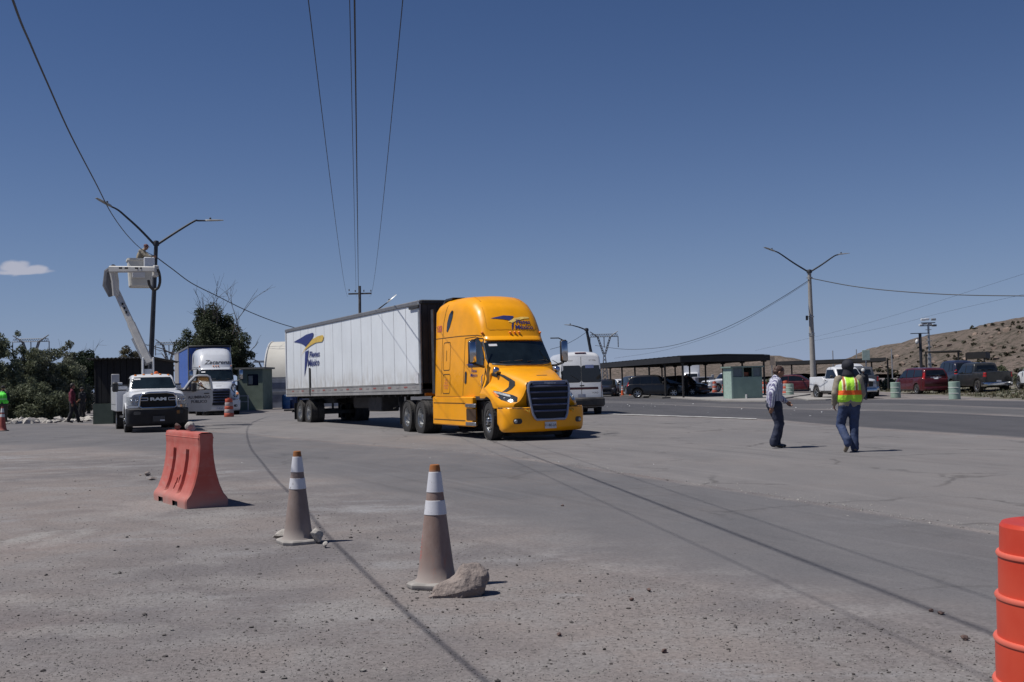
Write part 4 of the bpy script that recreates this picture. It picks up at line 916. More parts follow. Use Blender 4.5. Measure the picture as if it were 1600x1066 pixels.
# ---------------------------------------------------------------- passenger van seen from behind
def make_van():
    x,y,z=gz(894,640,51); root=thing('passenger_van','tall white passenger van with a maroon stripe behind the yellow truck','van',(x,y,z),rad(90+6))
    arch=[(-1.6,.36,.44),(1.9,.36,.44)]
    b=hull([(-2.75,.93,.42,2.50,.16,.10,0),(-2.68,.98,.34,2.64,.22,.13,0),(-2.3,1.0,.32,2.72,.28,.15,0),(1.0,1.0,.32,2.70,.28,.15,0),(1.5,1.0,.32,2.5,.25,.14,.05),(2.1,.99,.32,1.75,.15,.08,.15),(2.5,.97,.34,1.35,.12,.06,.22),(2.9,.88,.38,1.0,.12,.06,.28)],.08,.08,arch,rb=.06,crown=.04)
    b.build('body',M_WHITE,root,.8); v=b.bvh()
    m=MB(); hug(m,v,[rrect(-.88,1.40,-.012,2.14,.10)],'rear',.012,.2); m.build('rear_window',M_GLASS,root,1.2)
    m=MB(); hug(m,v,[rrect(.012,1.40,.88,2.14,.10)],'rear',.012,.2); m.build('rear_window',M_GLASS,root,1.2)
    m=MB(); hug(m,v,line2([(0,.45),(0,2.5)],.02)+line2([(-.86,.5),(-.86,2.45)],.015)+line2([(.86,.5),(.86,2.45)],.015),'rear',.01,.3); m.build('door_gap',M_GAPD,root,0)
    st=pm('maroon_stripe',(.09,.018,.022),.45)
    m=MB(); hug(m,v,[[(-.92,1.10),(.92,1.10),(.92,1.20),(-.92,1.20)]],'rear',.014,.3); m.build('maroon_band',st,root,1)
    for pl in('left','right'):
        m=MB(); hug(m,v,[[(-2.6,1.10),(2.0,1.10),(2.0,1.20),(-2.6,1.20)]],pl,.014,.5); m.build('maroon_band',st,root,1)
        for x0 in(-2.4,-1.2,0.): m=MB(); hug(m,v,[rrect(x0,1.42,x0+1.1,2.12,.08)],pl,.012,.3); m.build('side_window',M_GLASS,root,1)
    for s in(-1,1):
        m=MB(); hug(m,v,[rrect(min(s*.88,s*.96),1.02,max(s*.88,s*.96),1.60,.03)],'rear',.014,.2); m.build('tail_light',M_RED,root,1)
        wheel(root,-1.6,s*.88,.36,.24,.22,'alloy5'); wheel(root,1.9,s*.88,.36,.24,.22,'alloy5')
        m=MB(); m.box((2.0,s*1.15,1.65),(.12,.2,.4),None,0,.04); m.build('mirror',M_BLACK,root)
    m=MB(); m.box((-2.84,0,.56),(.24,1.96,.40),None,0,.07); m.box((-2.86,0,.64),(.22,1.2,.05),None,0,.02); m.build('rear_bumper',M_BLACK,root)
    m=MB(); m.box((-2.66,.0,2.68),(.06,.5,.05),None,0,.02); m.build('brake_lamp',pm('dark_red_lens',(.12,.01,.01),.3),root)
    m=MB(); hug(m,v,[rrect(-.12,1.24,.08,1.29,.02)],'rear',.03); m.build('door_handle',M_BLACK,root)
    t_=MB(); text_on(t_,v,'2.7 DSL',.1,(-.5,2.32),'rear',True,.014); text_on(t_,v,'Transit',.1,(.5,2.32),'rear',True,.014); text_on(t_,v,'FORD',.1,(-.6,.92),'rear',True,.014); t_.build('model_lettering',M_DARKTXT,root,0)
    pl=MB(); hug(pl,v,[rrect(-.55,2.02,-.18,2.16,.01)],'rear',.02,.3); pl.build('blue_window_sticker',pm('pale_blue',(.35,.40,.62),.5),root,0)
    pl=MB(); hug(pl,v,[rrect(-.17,.74,.17,.90,.01)],'rear',.02,.3); pl.build('number_plate',M_PLATE,root,0)
    w_=MB(); w_.tube([(-2.80,.1,1.50),(-2.80,.45,1.72)],.012,5); w_.build('wiper',M_BLACK,root)
    m=MB(); m.box((0,0,.42),(4.6,1.5,.3)); m.box((-1.6,0,.55),(.8,1.3,.5)); m.build('underbody',M_FRAME,root,0)
make_van()

# ---------------------------------------------------------------- utility truck with aerial lift
def make_lift_truck():
    y0=41.6; x0=D(243,640,y0).x; rz=rad(-67); root=thing('utility_truck','white utility pickup with raised bucket boom and one door open','utility truck',(x0,y0,H(x0,y0)),rz)
    M=Matrix.Translation((x0,y0,H(x0,y0)))@Matrix.Rotation(rz,4,'Z'); MI=M.inverted()
    arch=[(0,.46,.56)]
    b=hull([(-2.5,1.0,.62,1.42,.08,.03,0),(-1.0,1.0,.60,1.44,.08,.03,0),(-.75,1.01,.60,1.50,.10,.04,.02),(-.55,1.03,.60,1.52,.14,.05,.03),(.3,1.05,.62,1.50,.16,.07,.06),(.8,1.05,.70,1.46,.18,.08,.10),(.98,1.0,.80,1.40,.16,.08,.12)],.07,.08,arch,rb=.04,crown=.06)
    b.build('body',M_WHITE,root,.75)
    c=hull([(-2.45,.88,1.3,1.7,.08,.08,0),(-2.38,.90,1.35,2.06,.10,.13,0),(-2.1,.92,1.35,2.12,.12,.15,0),(-1.35,.92,1.35,2.13,.12,.15,.05),(-1.08,.92,1.35,2.06,.12,.14,.12),(-.62,.93,1.35,1.62,.1,.05,.18),(-.45,.92,1.3,1.48,.06,.02,.18)],.07,.09,crown=.03,rb=.02)
    c.build('cabin',M_WHITE,root,.9); cv=c.bvh()
    al=MB(); al.v=b.v+c.v; k=len(b.v); al.f=b.f+[tuple(i+k for i in f) for f in c.f]; av=al.bvh()
    m=MB(); hug(m,cv,[[(-.84,1.60),(-.74,2.03),(.74,2.03),(.84,1.60)]],'front',.010,.12); m.build('windshield',M_GLASSB,root,1.2)
    m=MB(); hug(m,cv,[rrect(-.68,1.94,-.44,1.99,.01)],'front',.02,.2); m.build('screen_sticker',M_WHTXT,root,0)
    for pl in('right','left'):
        m=MB(); hug(m,cv,[[(-2.2,1.50),(-2.2,1.98),(-1.5,2.0),(-.85,1.54),(-.85,1.50)]],pl,.01,.2); m.build('side_window',M_GLASS,root,1.2)
    for y in(-.6,-.3,0,.3,.6):
        m=MB(); h=cv.ray_cast(Vector((-1.25,y,9)),Vector((0,0,-1)))[0]; m.ell(tuple(h+Vector((0,0,.01))),(.06,.05,.03)); m.build('roof_lamp',M_AMBER,root)
    # grille
    def gx(y): return 1.10-.16*y*y
    sh=[(-.66,.95),(-.62,1.30),(-.54,1.40),(-.3,1.44),(.3,1.44),(.54,1.40),(.62,1.30),(.66,.95),(.56,.89),(-.56,.89)]
    g=MB(); g.loft([[(gx(y)-.02,y,z) for y,z in sh],[(gx(y)-.30,y,z) for y,z in sh]]); g.build('grille',pm('matt_black',(0,0,0)),root,.5)
    g=MB(); p=[(gx(y)+.0,y,z) for y,z in sh]; g.tube(p+[p[0]],.042,8); g.build('grille_surround',M_CHROME,root,.9)
    for s in(-1,1):
        g=MB(); g.tube([(gx(.6)+.0,s*.60,1.26),(gx(.4)+.01,s*.36,1.26)],.022,6); g.tube([(gx(.6),s*.60,1.17),(gx(.4)+.01,s*.36,1.17)],.022,6); g.tube([(gx(.4)+.01,s*.36,1.26),(gx(.4)+.01,s*.36,1.17)],.018,6); g.build('grille_bar',M_CHROME,root)
        hl=MB(); hl.loft([[(1.0-.02,s*.68,z0),(.98,s*.85,z0),(.86,s*1.02,z0),(.55,s*1.065,z0)] for z0 in(1.0,1.30)],closed=False); ho=hl.build('headlight',M_LENS,root,.9)
        hl=MB(); hl.loft([[(1.0,s*.68,z0),(1.0,s*.85,z0),(.88,s*1.03,z0),(.6,s*1.07,z0)] for z0 in(.90,.985)],closed=False); hl.build('lamp_bezel',M_CHROME,ho,.9)
        for yy in(.75,.90): 
            e=MB(); e.ell((1.0-.1*(yy-.7)*3,s*yy,1.15),(.03,.055,.06)); e.build('lamp_bulb',M_CHROME,ho)
        fl=MB(); R=[]
        for a in np.linspace(-10,190,13):
            t=rad(a); R.append([(.60*math.cos(t),s*1.04,.50+.60*math.sin(t)),(.60*math.cos(t),s*1.10,.50+.60*math.sin(t)),(.53*math.cos(t),s*1.10,.50+.53*math.sin(t)),(.53*math.cos(t),s*1.04,.50+.53*math.sin(t))])
        fl.loft(R); fl.build('fender_flare',M_WHITE,root,.6)
        wheel(root,0,s*.96,.44,.26,.26,'truckfront'); wheel(root,-4.3,s*1.0,.44,.24,.26,'dual',dual=True)
        mi=MB(); mi.box((-.72,s*1.36,1.68),(.10,.22,.36),None,0,.04); mi.box((-.72,s*1.15,1.56),(.05,.35,.05)); 
        if s<0: mi.build('mirror',M_BLACK,root)
    bm_=MB(); P=catm([(.45,1.09),(.85,1.06),(1.08,.88),(1.18,.5),(1.20,0)],4)
    bm_.loft([[(x+o,y+o*.2,z) for x,y in P]+[(x+o,-y-o*.2,z) for x,y in P[::-1][1:]] for z,o in((.24,-.2),(.30,-.06),(.36,0),(.62,.0),(.66,.03),(.84,.03),(.88,-.04),(.885,-.2))],closed=False)
    bo=bm_.build('front_bumper',pm('dark_bumper',(.008,.009,.013),.75,0,.2,4,dust=.10),root,.8); bb=bm_.bvh()
    m=MB(); m.box((1.235,0,.50),(.015,.42,.2)); m.build('plate_holder',pm('dark_holder',(.05,.05,.05),.5),bo,0); m=MB(); m.box((1.245,.12,.44),(.012,.16,.05)); m.build('number_plate',M_PLATE,bo,0)
    for s in(-1,1):
        m=MB(); hug(m,bb,[rrect(min(s*.62,s*.86),.66,max(s*.62,s*.86),.78,.04)],'front',.01); m.build('fog_lamp',M_LENSD,bo,1)
    tx=MB(); g2=MB(); g2.loft([[(gx(y)+.03,y,z) for y in np.linspace(-.4,.4,9)] for z in(1.1,1.35)],closed=False); text_on(tx,g2.bvh(),'RAM',.2,(0,1.155),'front',False,.0,0,.012,fit=(.56,.115)); tx.build('maker_lettering',M_CHROME,root,0)
    # service body
    sb=MB()
    for s in(-1,1): sb.box((-4.2,s*1.02,1.24),(3.1,.42,1.0),None,0,.03)
    sbo=sb.build('service_body',M_WHITE,root)
    for s in(-1,1):
        for x,w in((-3.05,.7),(-3.95,.9),(-5.0,.95)):
            d=MB(); d.box((x,s*1.236,1.34 if x==-3.95 or True else 1.24),(w,.02,.66),None,0,.008); d.build('locker_door',M_WHITE,sbo)
    sb=MB(); sb.box((-4.2,0,.92),(3.1,1.7,.10)); sb.box((-5.8,0,1.0),(.12,2.4,.4)); sb.build('deck',M_STEEL,root)
    lt=MB(); 
    for s in(-1,1): lt.box((-4.2,s*1.02,1.76),(3.1,.44,.04))
    lt.build('locker_lid',pm('dark_lid',(.06,.06,.06),.6),root)
    # rack and control box on the right of the cab
    rk=MB(); rk.box((-2.95,-1.22,1.98),(.10,.30,.44),None,0,.02); rk.build('control_box',M_GREYP,root)
    rk=MB(); rk.box((-2.95,-1.15,1.80),(.3,.36,.14),None,0,.02); rk.build('tool_tray',M_WHITE,root)
    bc=MB(); bc.lathe([(.08,0),(.085,.05),(.07,.12),(.02,.14)],12,c=(-1.9,.22,2.12)); bc.build('beacon',pm('orange_beacon',(.8,.16,.03),.3),root)
    # turret and booms
    L=lambda u,v,y: MI@D(u,v,y)
    yb=45.4
    base=L(231,575,yb); base2=Vector((base.x,base.y,.95))
    tu=MB(); tu.lathe([(.34,0),(.34,.12),(.24,.16),(.24,base.z-1.0)],20,c=tuple(base2)); tu.build('turret',M_WHITE,root)
    for s in(-1,1):
        k=MB(); k.box((base.x,base.y+s*.20,base.z+.02),(.50,.06,.80),None,0,.02); k.build('turret_plate',M_WHITE,root)
    e1=L(233,568,yb); e2=L(175,440,45.9)
    def beam(p0,p1,w0,h0,w1,h1,nm,mat,par=root):
        d=(p1-p0).normalized(); side=d.cross(Vector((1,0,0))).normalized(); up=side.cross(d).normalized()
        # section: 'side' lies across in the picture, 'up' along the view
        R=[]
        for p,w,h in((p0,w0,h0),(p1,w1,h1)):
            e=min(w,h)*.18; c=[(w/2,-h/2+e),(w/2,h/2-e),(w/2-e,h/2),(-w/2+e,h/2),(-w/2,h/2-e),(-w/2,-h/2+e),(-w/2+e,-h/2),(w/2-e,-h/2)]
            R.append([p+side*a+up*b_ for a,b_ in c])
        q=MB(); q.loft(R); return q.build(nm,mat,par,.4),q
    M_BOOM=pm('boom_white',(.50,.49,.47),.5,0,.08,3,dust=.35)
    lo_,_=beam(e1,e1.lerp(e2,.48),.34,.30,.31,.28,'lower_boom',M_BOOM)
    beam(e1.lerp(e2,.44),e2,.27,.24,.24,.22,'lower_boom_extension',M_BOOM)
    jb=e1.lerp(e2,.30); q=MB(); q.tube([e1+Vector((.0,-.24,.15)),jb+Vector((0,-.2,0))],.06,8); q.build('lift_cylinder',M_STEEL,root)
    q=MB(); d=(e2-e1).normalized()
    for tt in(.62,.67,.72): 
        c=e1.lerp(e2,tt)+Vector((.14,0,0)); q.box(tuple(c),(.03,.07,.10))
    q.build('warning_marks',M_GAPD,root,0)
    el=MB(); a=L(175,462,45.85); b_=L(170,425,45.85); c_=L(178,417,45.6)
    el.tube([a,L(168,446,45.85),b_,c_],[.15,.20,.19,.12],10); kn=MB(); kn.tube([L(176,418,45.5),L(180,440,45.6),L(181,462,45.7)],[.17,.15,.13],8); kn.build('boom_knuckle',M_BOOM,root,.6); el.build('elbow',pm('dusty_grey_cover',(.13,.13,.14),.6),root)
    u1=L(172,421,45.4); u2=L(243,421,45.1)
    _,ub=beam(u1,u2,.27,.22,.21,.20,'upper_boom',M_BOOM)
    q=MB(); 
    for uu in(188,197,213,221): 
        c=L(uu,419.5,45.2); q.box((c.x+.12,c.y,c.z),(.02,.13,.07))
    q.build('boom_marks',M_DARKTXT,root,0)
    tp_=MB(); c=L(243,424,45.5); tp_.box(tuple(c),(.4,.24,.46),None,0,.04); tp_.build('boom_tip',M_BOOM,root)
    tp_=MB(); c=L(233,411,46.1); tp_.box(tuple(c),(.3,.42,.46),None,0,.03); tp_.build('bucket_control',M_WHITE,root)
    bk=MB(); c=L(219,427,46.6); cz=c.z; R=[]
    for z,k in((-.60,.40),(-.55,.44),(.0,.47),(.46,.49),(.50,.53),(.58,.53),(.58,.47),(-.48,.40)):
        R.append([(c.x+sx_*k*.9,c.y+sy_*k,cz+z) for sx_,sy_ in((-1,-.85),(-.85,-1),(.85,-1),(1,-.85),(1,.85),(.85,1),(-.85,1),(-1,.85))])
    bk.loft(R); bko=bk.build('bucket',pm('bucket_white',(.62,.60,.54),.5,0,.06,3,dust=.2),root,.5)
    rb=MB(); rb.box((c.x+.46,c.y-.1,cz-.12),(.05,.5,.24),None,0,.02); rb.build('bucket_step',M_WHITE,bko)
    hs=MB(); P=[L(232,438,45.3),L(234,446,45.4),L(240,453,45.6),L(247,450,45.6),L(250,440,45.5),L(249,428,45.4),L(246,420,45.3)]; P=[Vector(p) for p in catm([tuple(p) for p in P],4)]; hs.tube(P,.055,8); hs.build('hydraulic_hose',M_BLACK,root,.9)
    # open door on the vehicle's left
    dr=Matrix.Translation((-.52,1.0,0))@Matrix.Rotation(rad(97),4,'Z')
    # door plane: local a axis runs from hinge outwards, exterior faces forward
    def dp(a,z,t=0): 
        ang=rad(8); return (-.62-a*math.sin(ang)+t*math.cos(ang),1.03+a*math.cos(ang)+t*math.sin(ang),z)
    low=[(0,.78),(.02,1.46),(1.10,1.50),(1.16,1.46),(1.17,1.1),(1.08,.72),(.9,.66),(.1,.70)]
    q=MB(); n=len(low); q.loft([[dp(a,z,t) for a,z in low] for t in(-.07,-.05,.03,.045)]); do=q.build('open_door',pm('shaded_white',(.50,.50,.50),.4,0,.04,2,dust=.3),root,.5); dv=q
    fr=[(.02,1.46),(.30,1.84),(.50,2.03),(.62,2.06),(.96,2.05),(1.06,2.0),(1.12,1.78),(1.16,1.46)]
    q=MB(); q.tube([dp(a,z) for a,z in fr],.042,6); q.build('window_frame',M_WHITE,do)
    q=MB(); q.tube([dp(.1,1.47,.02),dp(.33,1.80,.02),dp(.52,1.98,.02),(dp(.95,1.99,.02)),dp(1.03,1.95,.02),dp(1.08,1.52,.02),dp(.1,1.48,.02)],.018,5); q.build('window_seal',M_BLACK,do)
    q=MB(); ps=[dp(a,z) for a,z in fr]; q.add(ps+[dp(a,z,.006) for a,z in fr],[tuple(range(8)),tuple(range(15,7,-1))]); q.build('door_glass',M_CLEAR,do,0)
    q=MB(); q.box(dp(.02,1.50,.04),(.12,.55,.07)); q.build('mirror_base',M_BLACK,do)
    q=MB(); q.box(dp(.42,1.62,.14),(.10,.20,.36),None,0,.04); q.build('door_mirror',M_BLACK,do)
    q=MB(); q.tube([dp(.45,1.75,.05),dp(.75,1.62,.02),dp(1.0,1.5,.02)],.02,5); q.build('door_strap',M_BLACK,do)
    q=MB(); q.box(dp(.92,1.36,.06),(.02,.20,.035)); q.build('door_handle',M_BLACK,do)
    q=MB(); f=MB(); ps=[dp(0,.6,.048),dp(1.2,.6,.048),dp(1.2,1.6,.048),dp(0,1.6,.048)]; f.add(ps,[(0,1,2,3)]); fb=f.bvh()
    text_on(q,fb,'ALUMBRADO',.2,(dp(.64,1)[1],1.17),'front',False,.006,0,.004,fit=(.84,.11)); text_on(q,fb,'PÚBLICO',.2,(dp(.64,1)[1],1.00),'front',False,.006,0,.004,fit=(.60,.14))
    q.build('door_lettering',M_DARKTXT,do,0)
    m=MB(); m.box((-2.5,0,.62),(6.2,.9,.25)); m.box((0,0,.6),(1.0,1.5,.4)); m.tube([(-4.3,-.9,.44),(-4.3,.9,.44)],.08,8); m.build('chassis',M_FRAME,root,0)
    st=MB(); st.box((-1.5,-1.02,.55),(1.8,.18,.06)); st.build('side_step',M_BLACK,root)
    return root,M
LT,LTM=make_lift_truck()
# ---------------------------------------------------------------- people
def capsule(mb,a,b,ra,rb,n=14,flat=(1,1),up=None):
    a=Vector(a); b=Vector(b); d=(b-a); L=d.length; t=d.normalized() if L>1e-5 else Vector((0,0,1))
    s=Vector((0,1,0)) if abs(t.y)<.8 else Vector((1,0,0))
    f=t.cross(s).normalized(); s=f.cross(t).normalized(); R=[]
    for k in range(5):
        q=rad(-80+20*k); R.append((a+t*ra*math.sin(q),ra*math.cos(q)))
    for k in range(1,6): R.append((a+d*k/6,ra+(rb-ra)*k/6))
    for k in range(5):
        q=rad(20*k); R.append((b+t*rb*math.sin(q),rb*math.cos(q)))
    mb.loft([[c+(f*math.cos(2*math.pi*j/n)*flat[0]+s*math.sin(2*math.pi*j/n)*flat[1])*r for j in range(n)] for c,r in R])
def remesh(mb,name,mat,parent,vox=.012,smooth=4,noise=0.,nsc=9.):
    me=mb.mesh('tmp',None,0); o=link('tmp',me)
    m=o.modifiers.new('r','REMESH'); m.mode='VOXEL'; m.voxel_size=vox
    m=o.modifiers.new('s','SMOOTH'); m.iterations=smooth; m.factor=.5
    if noise:
        tx=bpy.data.textures.new('folds','CLOUDS'); tx.noise_scale=1/nsc; d=o.modifiers.new('d','DISPLACE'); d.texture=tx; d.strength=noise; d.mid_level=.5
    dg=bpy.context.evaluated_depsgraph_get(); r=bpy.data.meshes.new_from_object(o.evaluated_get(dg)); bpy.data.objects.remove(o); bpy.data.meshes.remove(me)
    r.name=name; r.materials.clear(); r.materials.append(mat); r.polygons.foreach_set('use_smooth',[True]*len(r.polygons))
    return link(name,r,parent)
SKIN=pm('skin_brown',(.27,.135,.085),.5,0,.08,8)
HAIR=pm('dark_hair',(.015,.011,.009),.6,0,.3,40,.6,120)
DENIM=pm('denim',(.028,.045,.105),.8,0,.25,7,.3,120); DENIMD=pm('dark_denim',(.016,.021,.045),.8,0,.25,7,.3,120)
def person(name_label,loc_,rz,J,top,trous,shoes,hat=None,hatm=None,vest=None,skin=SKIN,vox=.013,sleeve='long',group=None,scale=1.,extra=None,hair=HAIR,legskin=False,wide=1.):
    root=thing('person',name_label,'person',loc_,rz,group); root.scale=(scale*wide,scale*wide,scale)
    V={k:Vector(v) for k,v in J.items() if k!='hem'}
    hd=V['head']; nk=V['neck']; fw=Vector(J.get('look',(1,0,0))).normalized(); rt=fw.cross(Vector((0,0,1))).normalized(); up=rt.cross(fw)
    P=lambda a,b,c: hd+fw*a+rt*b+up*c
    b=MB()
    # head
    Mh=Matrix.Translation(hd)@Matrix((fw,rt,up)).transposed().to_4x4()
    b.ell((-.008,0,.03),(.098,.078,.095),16,12,Mh); b.ell((.03,0,-.035),(.068,.060,.080),16,12,Mh); b.ell((.055,0,-.085),(.032,.032,.026),10,8,Mh)
    b.ell((.100,0,-.018),(.020,.014,.026),8,6,Mh); b.ell((.088,0,.022),(.018,.05,.013),10,6,Mh); b.ell((.088,0,-.062),(.015,.027,.010),8,6,Mh)
    for s in(-1,1): b.ell((-.005,s*.078,-.01),(.022,.012,.034),8,6,Mh); b.ell((.078,s*.033,.003),(.012,.014,.010),8,6,Mh)
    capsule(b,nk-Vector((0,0,.06)),hd-up*.06,.058,.054)
    capsule(b,V['pelvis'],V['chest'],.11,.12,flat=(.8,1.2)); capsule(b,V['chest'],nk-Vector((0,0,.05)),.11,.06,flat=(.7,1.2))
    for s,q in((1,'l'),(-1,'r')):
        sh,el,wr=V[q+'sh'],V[q+'el'],V[q+'wr']; capsule(b,sh,el,.045,.038); capsule(b,el,wr,.038,.026)
        hp,kn,an=V[q+'hip'],V[q+'kn'],V[q+'an']; capsule(b,hp,kn,.075,.052); capsule(b,kn,an,.05,.036)
        # hand: palm, four bent fingers and a thumb
        d=(wr-el).normalized(); pn=Vector((0,-s,0)); pn=(pn-d*pn.dot(d)).normalized(); fd=d.cross(pn).normalized()
        if fd.x<0: fd=-fd
        palm=wr+d*.075; capsule(b,wr+d*.01,palm,.026,.034,flat=(1.,.55) if abs(d.y)<.5 else (.6,1))
        for k,(o,l) in enumerate(((.028,.070),(.010,.080),(-.010,.074),(-.028,.058))):
            r0=palm+fd*o; r1=r0+d*l*.5+pn*.008; r2=r1+d*l*.40+pn*.03; capsule(b,r0,r1,.0095,.009,8); capsule(b,r1,r2,.009,.0075,8)
        t0=wr+d*.03+fd*.024; t1=t0+d*.035+fd*.024+pn*.012; capsule(b,t0,t1,.012,.010,8); capsule(b,t1,t1+d*.028+pn*.012,.010,.008,8)
        # shoes
        to=V[q+'to']; f=MB(); fd2=(to-an); 
        heel=an-fd2.normalized()*.035; capsule(f,heel+Vector((0,0,-.045)),to,.045,.038,flat=(.85,1.05)); capsule(f,an+Vector((0,0,.03)),an+Vector((0,0,-.03)),.052,.05)
        remesh(f,'shoe',shoes,root,.011,3)
    remesh(b,'body',skin,root,.0075,2)
    for s in(-1,1):
        e=MB(); e.ell((.088,s*.033,.004),(.006,.010,.007),8,6,Mh); e.build('eye',HAIR,root)
        e=MB(); e.ell((.092,s*.033,.022),(.006,.018,.004),8,6,Mh); e.build('eyebrow',HAIR,root)
    m=MB(); m.ell((.098,0,-.060),(.006,.022,.004),8,6,Mh); m.build('mouth',pm('lips',(.14,.05,.04),.5),root)
    # trousers
    tr=MB(); capsule(tr,V['pelvis']+Vector((0,0,.10)),V['pelvis']-Vector((0,0,.03)),.135,.15,flat=(.80,1.12))
    for q in'lr':
        hp,kn,an=V[q+'hip'],V[q+'kn'],V[q+'an']; capsule(tr,hp,kn,.118,.088); 
        if legskin: continue
        capsule(tr,kn,an+Vector((0,0,.015)),.087,.076); capsule(tr,an+Vector((0,0,.05)),an+Vector((-.0,0,-.01)),.076,.080)
    remesh(tr,'trousers',trous,root,vox,3,.022,11)
    # top
    tp=MB(); w=Vector((0,0,0)); hem=V['pelvis']+Vector((0,0,J.get('hem',.06)))
    (capsule(tp,hem,V['chest'],.150,.158,flat=(.92,1.15)) if 'hem' not in J else [capsule(tp,hem+Vector((0,q_*.075,0)),V['chest']+Vector((0,q_*.03,0)),.130,.15,flat=(1,1.1)) for q_ in(-1,1)]); capsule(tp,V['chest'],nk-Vector((0,0,.075)),.14,.085,flat=(.85,1.35)); capsule(tp,nk-Vector((0,0,.07)),nk-Vector((0,0,.0)),.08,.068)
    for q in'lr':
        sh,el,wr=V[q+'sh'],V[q+'el'],V[q+'wr']; 
        if sleeve=='long': capsule(tp,sh,el,.084,.070); capsule(tp,el,wr-(wr-el).normalized()*.01,.070,.052)
        else: capsule(tp,sh,sh.lerp(el,.75),.074,.068)
    remesh(tp,'shirt',top,root,vox,3,.026,9)
    if vest:
        vm,band=vest; v=MB(); c=V['chest']
        [capsule(v,V['pelvis']+Vector((0,q_*.088,.085)),c+Vector((0,q_*.05,0)),.150,.170,flat=(1.04,1.06)) for q_ in(-1,1)]; capsule(v,c,nk-Vector((0,0,.085)),.170,.105,flat=(.92,1.30))
        vo=remesh(v,'vest',vm,root,vox,3,.012,9)
    # hair or hat
    h=MB()
    if hat=='cap':
        h.ell((-.012,0,.045),(.108,.088,.085),16,12,Mh); h.ell((.10,0,.045),(.075,.07,.012),14,6,Mh); remesh(h,'cap',hatm,root,.01,2)
    elif hat=='hood':
        h.ell((-.015,0,.018),(.130,.118,.125),16,12,Mh); capsule(h,hd-up*.06-fw*.03,nk-Vector((0,0,.005)),.072,.10,flat=(1,1.25)); h.ell((.11,0,.06),(.07,.075,.012),14,6,Mh); remesh(h,'hood',hatm,root,.011,2)
    elif hat=='helmet':
        h.ell((-.005,0,.045),(.125,.108,.105),16,12,Mh); h.ell((0,0,.005),(.14,.118,.012),14,6,Mh); remesh(h,'helmet',hatm,root,.01,2)
    else:
        h.ell((-.022,0,.040),(.100,.085,.092),16,12,Mh); h.ell((-.05,0,-.02),(.062,.075,.06),16,12,Mh); remesh(h,'hair',hair,root,.009,1,.01,40)
    return root
STAND=dict(pelvis=(0,0,.95),chest=(.0,0,1.27),neck=(.0,0,1.49),head=(.03,0,1.63),lsh=(0,.185,1.40),rsh=(0,-.185,1.40),lel=(-.02,.24,1.12),rel=(-.02,-.24,1.12),lwr=(.05,.25,.87),rwr=(.05,-.25,.87),
    lhip=(0,.09,.90),rhip=(0,-.09,.90),lkn=(.02,.10,.49),rkn=(.02,-.10,.49),lan=(-.01,.11,.09),ran=(-.01,-.11,.09),lto=(.17,.13,.035),rto=(.17,-.13,.035),look=(1,0,-.1))
def pose(**k): d=dict(STAND); d.update(k); return d
# striped shirt
t=NT('striped_shirt'); o=t.obj(); sp=t.n('ShaderNodeSeparateXYZ',{0:o}); w=t.n('ShaderNodeTexWave',{'Vector':t.n('ShaderNodeCombineXYZ',{0:t.m_('ADD',sp,t.m_('MULTIPLY',t.n('ShaderNodeSeparateXYZ',{0:o},1),.7))}),'Scale':7.5,'Distortion':1.5,'Detail':2},1)
M_STRIPE=t.done(t.mix(t.ramp(w,.52,.62),(.55,.56,.62),(.14,.13,.24)),.8,0,t.noise(o,14,3),.5,.02)
# man in striped shirt, walking to the right, head bowed
def gpt(u,v): p=G(u,v); return (p.x,p.y,H(p.x,p.y))
person('man in a striped long sleeved shirt and dark jeans walking with his head down',gpt(1212,699),rad(8),
  pose(pelvis=(0,0,.94),chest=(.02,0,1.27),neck=(.05,0,1.47),head=(.11,0,1.585),look=(.9,-.05,-.55),
  lsh=(.06,.16,1.40),lel=(.12,.22,1.13),lwr=(.30,.20,.96),rel=(-.12,-.23,1.13),rwr=(-.14,-.22,.88),
  lkn=(.13,.09,.51),lan=(.05,.09,.11),lto=(.21,.10,.04),rkn=(.05,-.09,.50),ran=(-.07,-.09,.12),rto=(.08,-.1,.04)),
  M_STRIPE,DENIMD,pm('black_shoe',(.012,.012,.013),.3),wide=1.13,hair=pm('brown_hair',(.05,.022,.014),.6,0,.3,40,.6,120))
# vest man, seen from behind
t=NT('lime_vest'); o=t.obj(); sp=t.n('ShaderNodeSeparateXYZ',{0:o}); y=t.n('ShaderNodeSeparateXYZ',{0:o},1); z=t.n('ShaderNodeSeparateXYZ',{0:o},2)
ay=t.m_('ABSOLUTE',y); s1=t.m_('MULTIPLY',t.m_('GREATER_THAN',ay,.095),t.m_('LESS_THAN',ay,.135)); s1=t.m_('MULTIPLY',s1,t.m_('GREATER_THAN',z,1.18))
s0=t.m_('MULTIPLY',t.m_('GREATER_THAN',ay,.075),t.m_('LESS_THAN',ay,.155)); s0=t.m_('MULTIPLY',s0,t.m_('GREATER_THAN',z,1.18))
b1=t.m_('MULTIPLY',t.m_('GREATER_THAN',z,1.10),t.m_('LESS_THAN',z,1.19))
c=t.mix(s0,(.42,.80,.05),(.75,.80,.45)); c=t.mix(s1,c,(.42,.13,.05)); c=t.mix(b1,c,(.95,.14,.02)); 
M_VEST=t.done(c,.75,0,t.noise(o,12,4),.6,.03,Emission_Strength=0.)
KHAKI=pm('khaki_jacket',(.27,.235,.18),.85,0,.15,6,.4,60)
